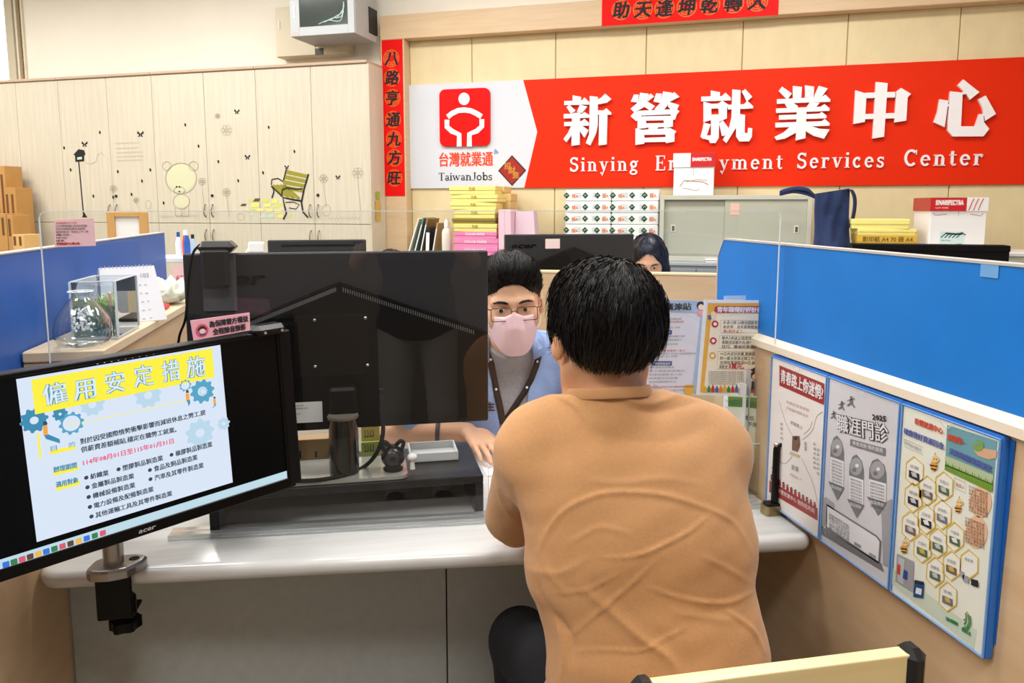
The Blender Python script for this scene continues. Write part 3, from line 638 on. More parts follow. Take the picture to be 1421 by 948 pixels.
# wrapped reams
m_wrap = mat('ream_wrapper', 'e9edea', .6, noise=(30, .06)); m_dg = mat('ream_green', '1d4a31', .5); m_or = mat('ream_orange', 'ee9069', .5); m_gy = mat('ream_print', '77807c', .6)
nR = .36; u0_, u1_ = px_u(784, 300, nR), px_u(914, 300, nR); zt_ = wl(850, 263, nR).z; th = .0525; cw = (u1_ - u0_) / 2
stack_base = zb0
nrow = 6
rnd = random.Random(3)
pos = ['left', 'right']
proto = None
rowh = (zt_ - stack_base - .001) / nrow
for k in range(nrow):
    for c_ in range(2):
        M = MWT(u0_ + cw * (c_ + .5), .25, stack_base + .001 + k * rowh, 0)
        ordn = ['lowest', 'fifth', 'fourth', 'third', 'second', 'topmost'][k]
        lab = f'{ordn} paper ream {"from the top " if 0 < k < 5 else ""}in the {pos[c_]} green-and-white pile under the sign' 
        if proto is None:
            r = thing('paper_ream', lab, 'paper ream', M, 'wrapped reams beside the steel cabinet'); proto = r
            MB().box(-cw / 2 + .002, cw / 2 - .002, -.105, .105, .0005, rowh - .001, .006).build('wrapper', m_wrap, r)
            fr = frame3((0, -.1055, 0), (1, 0, 0), (0, 0, 1), (0, -1, 0)); g = MB(fr); o_ = MB(fr); y_ = MB(fr); wv = MB(fr); m2 = rowh / 2
            for x in (-cw * .47, -.02, cw * .2):
                g.flat([(x - .022, m2), (x, m2 - .023), (x + .022, m2), (x, m2 + .023)], .0008); wv.line([(x - .008, m2 - .004), (x, m2 + .006), (x + .008, m2)], .003, .0014)
            for x in (-cw * .36, cw * .3): o_.text('雙A', .028, x, m2 - .014, .0008, off=.001)
            for x, w in ((-.1, .05), (.03, .035), (.1, .03)):
                for z in (-.012, 0, .012): y_.line([(x, m2 + z), (x + w * .5, m2 + z + .002), (x + w, m2 + z)], .0022, .0008)
            g.build('green_diamond', m_dg, r, kind='stuff'); o_.build('orange_mark', m_or, r); y_.build('printed_lines', m_gy, r, kind='stuff'); wv.build('diamond_motif', m_wrap, r, kind='stuff')
        else: copy_thing(proto, M, lab)
# yellow and pink boxes
m_y = mat('yellow_card', 'ecdf84', .55, noise=(6, .03)); m_y2 = mat('yellow_card_side', 'e6d27e', .55); m_ol = mat('olive_card', '8d7a2c', .6); m_pk = mat('pink_card', 'ef86b4', .55, noise=(6, .03)); m_lav = mat('lilac_card', 'e6c9d6', .55); m_print = mat('label_print', 'a79a3c', .6)
nY = .5
def flatbox(name, label, x0, x1, y0, y1, n, depth, m, grp, txt=None, txtm=None, rz=0.0, lidded=True):
    a = wl(x0, y1, n); b = wl(x1, y1, n); t = wl((x0 + x1) / 2, y0, n); w = b.x - a.x; h = t.z - a.z
    r = thing(name, label, 'box', MWT((a.x + b.x) / 2, n - depth / 2, a.z + .0005, rz), grp)
    MB().box(-w / 2, w / 2, -depth / 2, depth / 2, 0, h * .62 - .0005, .002).build('tray', m, r)
    MB().box(-w / 2 - .004, w / 2 + .004, -depth / 2 - .004, depth / 2 + .004, h * .45, h - .001, .003).build('lid', m, r)
    if txt:
        mb = MB(frame3((0, -depth / 2 - .0046, 0), (1, 0, 0), (0, 0, 1), (0, -1, 0))); mb.text(txt, h * .42, 0, h * .5, 0, align='CENTER', off=.0006); mb.build('printed_label', txtm or m_print, r)
    return r
ys = [(258, 270, 624, 686), (270, 280.5, 627, 691), (280.5, 290.5, 625, 687), (290.5, 303, 631, 687), (303, 310.5, 628, 687), (310.5, 321.5, 630, 688), (321.5, 331.5, 631, 689), (331.5, 343, 630, 690), (343, 354, 630, 690)]
names = ['topmost in the pile left of the lilac box', 'second from top of the pile left of the lilac box', 'third from top of the pile left of the lilac box', 'fourth from top, half-open above an olive box', '', 'just below the olive box', 'uppermost pink one under the yellow boxes', 'second pink one from the top', 'lowest pink one seen above the monitor']
zbase = wl(660, 354, nY).z
for (y0, y1, x0, x1), nm, k in zip(ys, names, range(9)):
    if k == 4: flatbox('flat_box', 'thin olive box squeezed in the middle of the yellow pile', x0, x1, y0, y1, nY, .2, m_ol, 'flat boxes piled under the emblem'); continue
    pk = k >= 6
    flatbox('flat_box', ('pink' if pk else 'yellow') + ' flat paper box, ' + nm, x0, x1, y0, y1, nY, .2, m_pk if pk else m_y, 'flat boxes piled under the emblem', '色紙\nA4'[:2] if not pk else 'COLOR PAPER', None if not pk else m_cardw, rz=[.03, -.04, .05, -.02, 0, .03, -.02, .02, 0][k])
# olive support down to cupboard: three more hidden pink boxes
kz = zbase; j = 0
while kz > zb0 + .05:
    j += 1; kz -= .056
    a = wl(630, 354, nY); b = wl(690, 354, nY)
    if j > 8: break
hsup = zbase - zb0
r = wthing('file_box', 'white storage box under the pink and yellow pile, hidden by the monitor', 'box', (a.x + b.x) / 2, nY - .1, zb0 + .0005)
MB().box(-.17, .17, -.11, .11, 0, hsup * .8, .003).build('carton_body', m_cardw, r); MB().box(-.175, .175, -.115, .115, hsup * .75, hsup - .002, .003).build('lid', m_cardw, r)
for nm, x0, x1, y0, y1 in (('topmost', 690, 700, 258.5, 268), ('middle', 690, 709, 268.5, 279), ('lowest', 689, 708, 279, 290)):
    a = wl(x0 - 30, y1, .27); b = wl(x1, y1, .27); t = wl(x1, y0, .27)
    r = wthing('flat_box', f'buff yellow box, {nm} of three peeking out behind the yellow pile', 'box', (a.x + b.x) / 2, .18, a.z, group='buff boxes behind the yellow pile')
    MB().box(-(b.x - a.x) / 2, (b.x - a.x) / 2, -.09, .09, 0, t.z - a.z - .001, .002).build('carton_body', mat('buff_card', 'e0c37e', .55), r)
a = wl(660, 290, .27); b = wl(708, 290, .27)
r = wthing('file_box', 'buff storage box standing behind the yellow pile', 'box', (a.x + b.x) / 2, .18, zb0 + .0005); MB().box(-.12, .12, -.09, .09, 0, a.z - zb0 - .002, .003).build('carton_body', mat('buff_card'), r)
# lilac box and bag
a = wl(691.5, 354, .5); b = wl(709, 354, .5); t = wl(700, 291, .5)
r = wthing('document_box', 'upright pale pink document box right of the yellow pile', 'box', a.x, .5, zb0 + .0005)
MB().box(0, b.x - a.x, 0, .19, 0, t.z - zb0, .004).build('box_body', mat('pale_pink', 'f0c6d2', .5), r)
MB(frame3((0, 0, 0), (1, 0, 0), (0, 0, 1), (0, -1, 0))).line([((b.x - a.x) * .5, .02), ((b.x - a.x) * .5, t.z - zb0 - .01)], .003, .001).build('spine_seam', mat('seam_grey', 'b8b4b2'), r)
c = wl(738, 354, .45)
r = wthing('paper_bag', 'lilac paper bag beside the pale pink document box', 'bag', b.x + .004, .42, zb0 + .0005)
h = t.z - zb0 - .01; w = c.x - b.x - .008
mb = MB(); mb.add([(0, 0, 0), (w + .03, 0, 0), (w + .03, .16, 0), (0, .16, 0), (0, .03, h), (w, .03, h), (w, .13, h), (0, .13, h), (0, .08, h - .03), (w, .08, h - .03)], [(0, 3, 2, 1), (0, 1, 5, 4), (2, 3, 7, 6), (1, 2, 6, 5), (3, 0, 4, 7), (4, 5, 9, 8), (6, 7, 8, 9), (5, 6, 9), (7, 4, 8)]); mb.build('bag_body', m_lav, r)
# bottle and leaning files
a = wl(620, 345, .4)
r = wthing('pump_bottle', 'clear white-capped bottle left of the yellow pile', 'bottle', a.x, .4, zb0 + .0005)
ht = wl(624, 316, .4).z - zb0
MB().lathe([(.03, 0), (.036, .01), (.036, ht * .8), (.03, ht * .92), (.014, ht)], 20).build('bottle_body', mat('cloudy_plastic', 'e8e4d6', .3), r)
MB().lathe([(.018, ht), (.018, ht + .04), (.012, ht + .05), (.012, ht + .06)], 16).build('cap', white, r)
cols = [('cream file folder', 'e5dfc4'), ('teal-edged file folder', '5d8580'), ('brown file folder', '9b7a4f'), ('black ring binder', '23211e'), ('tan kraft folder', 'b8a06c')]
specs = [(573, 605, 300, .32), (578, 609, 299, .28), (584, 614, 300, .22), (604, 612, 312, .05), (594, 606, 306, .18)]
for k, ((lb, cc), (xb, xt, yt, ang)) in enumerate(zip(cols, specs)):
    a = wl(xb, 345, .36 + .0 * k); h = wl(xb, yt, .36).z - zb0
    M = MWT(px_u(566 + k * 8.5, 345, .36), .36, zb0 + .004) @ R(ang, 'Y')
    r = thing('file_folder', lb + ' leaning in the row left of the bottle', 'folder', M, 'files leaning by the bottle')
    MB().box(0, .012 if k != 3 else .03, -.02, .25 - .03, 0, (h - .02) / math.cos(ang), .002).build('cover', mat('file_' + str(k), cc, .6), r)
    MB().box(.002, .010 if k != 3 else .028, -.0215, -.02, .03, (h - .06)).build('page_edge', paper, r)

# right-hand low cupboard with black box, yellow boxes, carton, tote bag
nq = 1.0
a = wl(1126, 345, .95); zq = onpl(1160, 345, W0 + WN * .8, WN).z
ub = wl(1126, 360, nq).x
r = wthing('low_cupboard', 'wide white-topped low cupboard behind the blue partition', 'cupboard', ub - .06, .0, 0)
wq = 2.0
MB().box(0, wq, -nq, -.56, 0, zq - .02, .003).build('carcass', m_steel, r)
MB().box(-.005, wq + .005, -nq - .01, -.56, zq - .02, zq, .003).build('top_board', mat('white_top', 'dcdcd8', .5), r)
for i in range(4): MB().box(i * wq / 4 + .004, (i + 1) * wq / 4 - .004, -nq - .012, -nq, .06, zq - .04, .002).build('door', m_steel2, r)
# black flat box
a = wl(1184, 338.5, 1.16); b = wl(1402, 341, 1.16); zk = zq; zk2 = a.z; zb2 = wl(1300, 372, 1.16).z
r = wthing('black_flat_box', 'long black flat box in front of the yellow boxes and white carton', 'box', a.x, 1.16, zb2 + .0005)
MB().box(0, b.x - a.x, 0, .11, 0, zk2 - zb2 - .001, .004).build('box_body', blackm, r)
MB().box(-.003, b.x - a.x + .003, -.003, .113, (zk2 - zb2) * .72, zk2 - zb2, .004).build('lid', blackm, r)
r = wthing('rear_desk', 'low grey table behind the blue partition carrying the long black box', 'desk', a.x - .05, 1.2, 0)
MB().box(0, b.x - a.x + .1, 0, .17, zb2 - .03, zb2, .003).build('desk_top', m_steel, r)
for x in (.04, b.x - a.x + .06): MB().box(x - .02, x + .02, .02, .15, 0, zb2 - .03).build('leg', m_steel, r)
# carton
a = wl(1284, 338, .86); b = wl(1367, 338, .86); t = wl(1325, 275, .86)
w = b.x - a.x
r, q = carton('paper_carton', 'white paper carton with red lid behind the long black box', MWT((a.x + b.x) / 2 - .004, .72, zk + .002, .1), w, .28, t.z - zk, .075, .62, 'right', side=m_cardw)
MB().box(-w / 2 - .0012, -w / 2, -.14, .14, t.z - zk - .074, t.z - zk - .001).build('red_lid_side', m_cred, r)
h = t.z - zk
MB(q).box(-w * .3, w * .12, .015, .105, 0, .0008).build('printed_label', mat('label_mint', 'cfe3e0', .6), r)
mb = MB(q)
for i in range(5): mb.line([(-w * .28 + i * .02, .07), (-w * .2 + i * .02, .095), (-w * .12 + i * .02, .088)], .006, .001)
mb.line([(-w * .2, .095), (.0, .09), (w * .1, .098)], .01, .001); mb.text('SPECTRA', .012, -w * .27, .05, .001); mb.text('A4 80g', .012, -w * .02, .03, .001, off=.0005)
mb.build('label_print_dark', mat('print_dark_teal', '33504f', .6), r, kind='stuff')
mb = MB(q); mb.line([(-w * .44, h - .085), (-w * .4, h - .097), (-w * .2, h - .09)], .003, .0008); mb.line([(w * .2, h - .09), (w * .38, h - .1), (w * .42, h - .086)], .003, .0008); mb.line([(0, h - .075), (0, h - .1)], .002, .0008); mb.build('cut_lines', mat('seam_brown', '9b8577', .7), r)
mb = MB(frame3((0, -.1415, 0), (1, 0, 0), (0, 0, 1), (0, -1, 0)))
for i in range(3): mb.line([(w * (.16 + .08 * i), h - .07), (w * (.2 + .08 * i), h - .03), (w * (.24 + .08 * i), h - .004)], .004, .0008)
mb.build('red_stripes', m_cr, r)
# yellow boxes (three)
for k, (x0, x1, y0, y1, m, lb, tx) in enumerate(((1190, 1272, 326, 343.5, mat('amber_card', 'c9a43c', .55), 'amber printed paper box at the bottom of the pile beside the carton', '影印紙 A4 70 磅 A4'), (1190, 1270, 317.5, 326, m_y, 'pale yellow box in the middle of the pile beside the carton', None), (1183, 1262, 304, 317.5, m_y, 'pale yellow box on top of the pile beside the carton', None))):
    flatbox('flat_box', lb, x0, x1, y0, y1, .86, .24, m, 'yellow boxes beside the carton', tx, mat('amber_print', '6d5212', .6), rz=[0, .03, -.03][k])
# navy tote
m_navy = mat('navy_cloth', '1c2c52', .85, noise=(14, .25), bump=(30, .6))
cu0, cu1 = wl(1127, 345, .8), wl(1183, 345, .8); zt2 = wl(1160, 263, .8).z
r = wthing('tote_bag', 'navy cloth tote bag slumped beside the steel cabinet', 'bag', cu0.x, .8, zq + .0005)
w = cu1.x - cu0.x; h = zt2 - zq
mb = MB(); nx, nz = 12, 14; v = []
rb = random.Random(8)
for side in (0, 1):
    for j in range(nz + 1):
        for i in range(nx + 1):
            s_, t_ = i / nx, j / nz
            x = w * (.04 + s_ * (.92 - .08 * t_) + .0 * t_); x += .02 * math.sin(t_ * 5 + s_ * 2) * w
            z = h * t_ * (.93 + .09 * s_ * t_); bulge = math.sin(PI * s_) ** .6 * (.07 + .02 * math.sin(t_ * 7 + 3 * s_)) * (1 - .55 * t_)
            y = (-1 if side == 0 else 1) * bulge + .012 * math.sin(9 * s_ + 4 * t_) + .008 * math.sin(17 * s_ - 8 * t_) - .0
            v.append((x, y + .05, z))
N_ = (nx + 1) * (nz + 1); f = []
for side in (0, 1):
    for j in range(nz):
        for i in range(nx):
            a_ = side * N_ + j * (nx + 1) + i; q_ = (a_, a_ + 1, a_ + nx + 2, a_ + nx + 1); f.append(q_ if side == 0 else q_[::-1])
for i in range(nx): f.append((i, N_ + i, N_ + i + 1, i + 1))
for j in range(nz):
    for i in (0, nx): a_ = j * (nx + 1) + i; f.append((a_, a_ + nx + 1, N_ + a_ + nx + 1, N_ + a_) if i == 0 else (a_, N_ + a_, N_ + a_ + nx + 1, a_ + nx + 1))
mb.add(v, f, smooth=True); mb.build('bag_body', m_navy, r)
def band(pts, w, m, nm, parent, yw=(0, 1, 0)):
    mb = MB(); P = [Vector(p) for p in pts]; d = Vector(yw) * w / 2; v = []
    for p in P: v += [tuple(p - d), tuple(p + d)]
    mb.add(v, [(2 * i, 2 * i + 1, 2 * i + 3, 2 * i + 2) for i in range(len(P) - 1)], smooth=True); o = mb.build(nm, m, parent)
    md = o.modifiers.new('thick', 'SOLIDIFY'); md.thickness = .004; return o
def catm(pts, n=6):
    P = [Vector(p) for p in pts]; P = [P[0] * 2 - P[1]] + P + [P[-1] * 2 - P[-2]]; o = []
    for i in range(1, len(P) - 2):
        for k in range(n):
            t = k / n; a, b, c, d = P[i - 1:i + 3]
            o.append(.5 * ((2 * b) + (c - a) * t + (2 * a - 5 * b + 4 * c - d) * t * t + (3 * b - a - 3 * c + d) * t ** 3))
    o.append(P[-2]); return [tuple(p) for p in o]
px = w / 57
band(catm([(3 * px, .05, h * .88), (-10 * px, .04, h * 1.0), (-28 * px, .03, h * 1.02), (-47 * px, .02, h * .97), (-49 * px, .02, h * .93), (-30 * px, .03, h * .97), (-10 * px, .045, h * .93), (4 * px, .05, h * .86)]), .026, m_navy, 'handle', r, (0, .5, .86))
band(catm([(46 * px, .05, h * .97), (52 * px, .03, h * .98), (57 * px, .02, h * .82), (56 * px, .02, h * .55), (51 * px, .03, h * .35)]), .026, m_navy, 'handle', r, (.8, .6, 0))

# wall rack cabinet and electrical box above the cupboards
m_rack = mat('rack_grey', 'aaaba9', .4); m_rackf = mat('rack_front', 'bcc0c1', .35)
nK = .5
a = wl(403, 52, nK); b = wl(492, 45, nK); wr = b.x - a.x; zr = (a.z + b.z) / 2
r = wthing('network_cabinet', 'grey wall-hung network cabinet with a glass door above the cupboards', 'cabinet', a.x, 0, zr)
MB().box(0, wr, -nK + .02, -.14, 0, .42, .003).build('case', m_rack, r)
d = MB(); W = wr; fr = frame3((0, -nK + .019, 0), (1, 0, 0), (0, 0, 1), (0, -1, 0))
d = MB(); d.box(.002, W * .15, -nK, -nK + .018, .002, .4, .002); d.box(W * .9, W - .002, -nK, -nK + .018, .002, .4, .002); d.box(W * .15, W * .9, -nK, -nK + .018, .002, .065, .002); d.box(W * .15, W * .9, -nK, -nK + .018, .34, .4, .002)
d.build('door_frame', m_rackf, r)
MB().box(W * .15, W * .9, -nK + .006, -nK + .012, .065, .34).build('glass', mat('rack_glass', '2b3834', .12, coat=1), r)
mb = MB()
for k in range(4): mb.tube(catm([(W * (.45 + .09 * k), -nK + .003, .078 + .01 * k), (W * (.6 + .06 * k), -nK + .003, .10 + .012 * k), (W * (.78 + .02 * k), -nK + .003, .09 + .03 * k), (W * .84, -nK + .003, .16 + .02 * k)]), .004, 5)
mb.build('cable_bundle', mat('cable_mint', 'b9cfc9', .5), r, kind='stuff')
MB().box(W * .055, W * .09, -nK - .004, -nK, .13, .22, .002).build('door_latch', mat('latch_white', 'eeeeee', .4), r)
MB().box(W * .03, W * .13, -nK - .001, -nK, .008, .035).build('pink_sticker', mat('sticker_pink', 'efb7ae', .6), r)
MB().box(W, W + .006, -.27, -.13, .05, .24, .003).build('fan_grille', black, r)
mb = MB()
for k in range(5): mb.tube(catm([(W + .01 + .012 * k, -.1, .06), (W + .015 + .01 * k, -.1, -.02), (W + .008 + .016 * k, -.09, -.12)]), .004, 5)
mb.build('hanging_cable', blackm, r, kind='stuff')
a = wl(384, 80, .12); b = wl(438, 80, .12); t = wl(390, 10, .12)
r = wthing('electrical_box', 'beige electrical box on the wall behind the network cabinet', 'box', a.x, 0, a.z)
MB().box(0, b.x - a.x + .28, -.12, -.005, 0, t.z - a.z, .004).build('case', mat('beige_metal', 'd9cdb0', .45), r)
MB().box(.004, b.x - a.x + .0, -.126, -.12, .004, t.z - a.z - .004, .002).build('door', mat('beige_metal2', 'ddd2b8', .45), r)
MB().box(.03, .045, -.134, -.126, .21, .28, .006).build('latch', mat('latch_white', 'eeeeee', .4), r)
MB().box(b.x - a.x, b.x - a.x + .07, -.124, -.12, 0, .05).build('socket_plate', mat('dark_olive', '4c4a36', .5), r)
# green sign on cupboard side (small)
p = wl(524, 290, .38)
r = thing('safety_tag', 'small yellow-green tag hanging on the end of the cupboards', 'tag', MW @ T(su[10] + .013, -NC + .1, p.z))
MB().box(0, .004, -.04, .04, -.09, .06, .001).build('tag_plate', mat('tag_ochre', 'c9a94a', .5), r); MB().box(.004, .006, -.03, .03, .075, .13).build('green_sticker', mat('tag_green', '9fb637', .5), r)

# stacked brown cartons at the window end
m_kraft = mat('kraft_cardboard', 'b98a4d', .7, noise=(5, .08)); m_kdark = mat('carton_print_brown', '6a4522', .7); m_kraft2 = mat('kraft_cardboard_pale', 'd3aa6c', .7, noise=(5, .06))
nB = .95
cs_ = [(-40, 10.5, 230, 292, 'tall brown carton at the back top of the window-end stack', .62), (12, 25.5, 260, 323, 'brown carton with dark printed marks second in the window-end stack', .62), (-40, 12, 296, 352, 'brown carton below the tallest one in the window-end stack', .8), (13, 21, 298, 352, 'narrow brown carton with marks at the edge of the stack', .8), (19, 34.5, 325, 352, 'smallest pale brown carton low at the edge of the window-end stack', .9), (-40, 24, 352, 600, 'large brown carton at the floor under the stack', .8)]
for x0, x1, y0, y1, lb, n_ in cs_:
    a = wl(x0, y1, n_); b = wl(x1, y1, n_); t = wl((x0 + x1) / 2, y0, n_); z0 = a.z if y1 < 500 else 0
    if y1 < 324 and n_ < .7 or 352 <= y1 < 500: z0 = wl(20, 352, .8).z
    r = thing('cardboard_carton', lb, 'box', MWT((a.x + b.x) / 2, n_ - .16, z0 + .001, 0), 'cartons stacked at the window end'); w = b.x - a.x; h = t.z - z0 - .004
    MB().box(-w / 2, w / 2, -.16, .005 if y1 < 500 else .25, 0, h, .003).build('carton_body', m_kraft if '2' not in lb and 'pale' not in lb else m_kraft2, r)
    f = frame3((0, -.16, 0), (1, 0, 0), (0, 0, 1), (0, -1, 0)); mb = MB(f)
    for k in (0, 1): x = w / 2 - .035 - .055 * k; mb.flat([(x - .012, h * .45), (x + .012, h * .45), (x + .012, h * .9), (x - .012, h * .9)], .001) if w > .1 or k == 0 else None
    mb.build('printed_mark', m_kdark, r, kind='stuff')

# ---------------------------------------------------------------- booth: side partitions, counter, clear screen
ZD = .74; XR = .885; XL = -.60
m_desk = mat('pale_grey_worktop', 'cfcfcd', .22, grain=(7, .8, (.5, 9, 1), 'dcdcd9'), coat=.3)
m_mod = mat('grey_modesty_panel', 'b0b4b2', .5, bump=(260, .35), noise=(40, .05))
m_rail = mat('cream_rail', 'e6dac6', .4)
r = thing('booth_partition', 'blue-topped booth partition with poster folders on its wooden lower half', 'partition', (XR, 1.0, 0))
B = MB(T(-XR, -1.0, 0))
B.box(XR, XR + .03, .25, 1.785, 0, 1.09, .001); B.build('wood_panel', m_wood, r)
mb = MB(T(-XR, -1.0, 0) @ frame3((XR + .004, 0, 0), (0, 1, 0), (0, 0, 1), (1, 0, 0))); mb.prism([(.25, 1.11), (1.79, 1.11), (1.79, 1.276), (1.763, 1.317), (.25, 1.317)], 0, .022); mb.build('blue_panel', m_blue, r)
mb = MB(T(-XR, -1.0, 0) @ frame3((XR + .002, 0, 0), (0, 1, 0), (0, 0, 1), (1, 0, 0))); mb.strokes([(.25, 1.319), (1.763, 1.319), (1.793, 1.276), (1.793, 1.11)], .004, 0, .026); mb.build('edge_strip', mat('edge_grey', 'b9b3ae', .4), r)
mb = MB(T(-XR, -1.0, 0)); mb.add([(XR - .012, .25, 1.085), (XR + .03, .25, 1.085), (XR + .03, .25, 1.111), (XR + .004, .25, 1.111), (XR - .012, .25, 1.1)] + [(XR - .012, 1.79, 1.085), (XR + .03, 1.79, 1.085), (XR + .03, 1.79, 1.111), (XR + .004, 1.79, 1.111), (XR - .012, 1.79, 1.1)], [(0, 1, 2, 3, 4), (9, 8, 7, 6, 5)] + [(i, 5 + i, 5 + (i + 1) % 5, (i + 1) % 5) for i in range(5)]); mb.build('cream_rail', m_rail, r)
q = onX(1374, 372, XR); MB(T(-XR, -1.0, 0)).box(XR + .0025, XR + .0035, q.y - .012, q.y + .02, 1.298, 1.317).build('clear_tape', mat('tape_blue', '6fa3d8', .3), r)

r = thing('booth_partition', 'blue-topped booth partition on the window side carrying a narrow ledge', 'partition', (XL, 1.6, 0))
B = T(-XL, -1.6, 0)
MB(B).box(XL - .04, XL, .9, 2.9, 0, .93, .001).build('wood_panel', m_wood, r)
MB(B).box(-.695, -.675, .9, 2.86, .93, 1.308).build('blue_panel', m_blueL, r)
MB(B).box(-.697, -.673, .9, 2.86, 1.308, 1.311).build('edge_strip', mat('edge_grey'), r)
MB(B).box(-.672, XL, .9, 2.86, .905, .93, .001).build('lower_cap', m_wood, r)
MB(B).box(-.672, -.535, 1.665, 2.9, .931, 1.085, .001).build('ledge_riser', m_wood, r)
MB(B).box(-.672, -.52, 1.66, 2.9, 1.087, 1.11, .003).build('ledge', mat('ledge_wood', 'dcc4a2', .4, grain=(5, .7, (7, 1, 1), 'e8d4b6')), r)
# counter
r = thing('service_counter', 'pale grey service counter with rounded front edge between the two partitions', 'counter', (0.14, 1.6, 0))
B = T(-.14, -1.6, 0)
ol = arc(-.55, 1.485, .045, 180, 262, 6) + [(-.5, 1.4365)] + [(.80, 1.322)] + arc(.860, 1.340, .022, -92, 0, 6) + [(.88, 2.0), (-.595, 2.0)]
mb = MB(B); n = len(ol); rings = []
def inset(ol, d):
    c = Vector((.14, 1.7)); o = []
    for i, p in enumerate(ol):
        a, b = Vector(ol[i - 1]), Vector(ol[(i + 1) % len(ol)]); t = (b - a).normalized(); o.append((p[0] - t.y * d, p[1] + t.x * d))
    return o
v = []; prof = [(.012, -.034), (.004, -.029), (0, -.02), (0, -.011), (.004, -.003), (.012, 0)]
for d, z in prof: v += [(p[0], p[1], ZD + z) for p in inset(ol, d)]
f = [tuple(range(n))[::-1], tuple(range(len(v) - n, len(v)))]; f += [(k * n + i, k * n + (i + 1) % n, (k + 1) * n + (i + 1) % n, (k + 1) * n + i) for k in range(len(prof) - 1) for i in range(n)]
mb.add(v, f, smooth=True); smooth(mb.build('worktop', m_desk, r), 50)
xs_ = onY(620, 850, 1.6).x
for x0, x1 in ((-.595, xs_ - .0015), (xs_ + .0015, .88)): MB(B).box(x0, x1, 1.6, 1.618, .02, .705, .001).build('front_panel', m_mod, r)
MB(B).box(-.59, .875, 1.612, 1.63, .02, .7).build('panel_backing', blackm, r)

# clear acrylic screen standing on the counter
PA = Vector((-.588, 1.572, ZD + .001)); PE = Vector((.877, 1.487, ZD + .001)) - PA; PLn = PE.length; PEn = PE.normalized()
MP = frame3(PA, PEn, (0, 0, 1), PEn.cross(Vector((0, 0, 1))))     # x along, y up, z toward the visitor
PNV = PEn.cross(Vector((0, 0, 1)))
def pane(x, y, lift=0.0): p = onpl(x, y, PA + PNV * lift, PNV); q = p - PA; return (q.dot(PEn), q.z)
TOPZ = pane(560, 293)[1]
m_clear = clear_mat('clear_acrylic', 'fafcfc', 1.35, ior=1.5); m_edge = mat('acrylic_edge_glow', 'dfe8ea', .25)  # glow of the sheet edges put into a pale edge colour
r = thing('acrylic_screen', 'clear acrylic counter screen with a pass-through opening', 'screen', MP)
so, sp_ = pane(678, 690)[0], pane(1010, 690)[0]
ol = rrect(0, PLn, 0.012, TOPZ, .014, 4)
out = []
mb = MB(); mb.prism([(0, .012), (so, .012), (so, TOPZ - .015), (so, TOPZ), (.014, TOPZ), (.004, TOPZ - .004), (0, TOPZ - .014)], -.002, .002)
mb = MB()
mb.add([(0, .012, 0), (so, .012, 0), (so, .12, 0), (sp_, .12, 0), (sp_, .012, 0), (PLn, .012, 0), (PLn, TOPZ - .014, 0), (PLn - .004, TOPZ - .004, 0), (PLn - .014, TOPZ, 0), (.014, TOPZ, 0), (.004, TOPZ - .004, 0), (0, TOPZ - .014, 0)], [(0, 1, 2, 11), (2, 3, 6, 7, 8, 9, 10, 11), (3, 4, 5, 6)])
mb.build('acrylic_sheet', m_clear, r)
mb = MB(); mb.strokes([(0, .012), (0, TOPZ - .014), (.004, TOPZ - .004), (.014, TOPZ), (PLn - .014, TOPZ), (PLn - .004, TOPZ - .004), (PLn, TOPZ - .014), (PLn, .012)], .0016, -.0015, .0015)
mb.strokes([(so, .012), (so, .112), (so + .008, .12), (sp_ - .008, .12), (sp_, .112), (sp_, .012)], .0016, -.0015, .0015); mb.build('polished_edge', m_edge, r)
m_base = mat('clear_base', 'e8ecec', .08, trans=.75, ior=1.45)
for x0, x1 in ((.2, so), (sp_, PLn - .02)):
    MB().box(x0, x1, 0, .012, -.02, -.003, .001).build('base_channel', m_base, r); MB().box(x0, x1, 0, .012, .003, .02, .001).build('base_channel', m_base, r)
# neighbouring screen
r = thing('acrylic_screen', 'clear acrylic screen of the next booth beyond the window-side partition', 'screen', T(-1.62, 1.64, ZD) @ frame3((0, 0, 0), (1, 0, 0), (0, 0, 1), (0, -1, 0)))
MB().add([(0, 0, 0), (.915, 0, 0), (.915, TOPZ, 0), (0, TOPZ, 0)], [(0, 1, 2, 3)]).build('acrylic_sheet', m_clear, r); MB().strokes([(0, 0), (0, TOPZ), (.915, TOPZ), (.915, 0)], .0016, -.0015, .0015).build('polished_edge', m_edge, r)
r = thing('service_counter', 'grey counter of the next booth beyond the window-side partition', 'counter', (-1.2, 1.6, 0))
MB(T(1.2, -1.6, 0)).box(-1.65, -.645, 1.45, 2.0, .71, ZD - .001, .01).build('worktop', m_desk, r); MB(T(1.2, -1.6, 0)).box(-1.64, -.65, 1.62, 1.64, .0, .71).build('front_panel', m_mod, r)

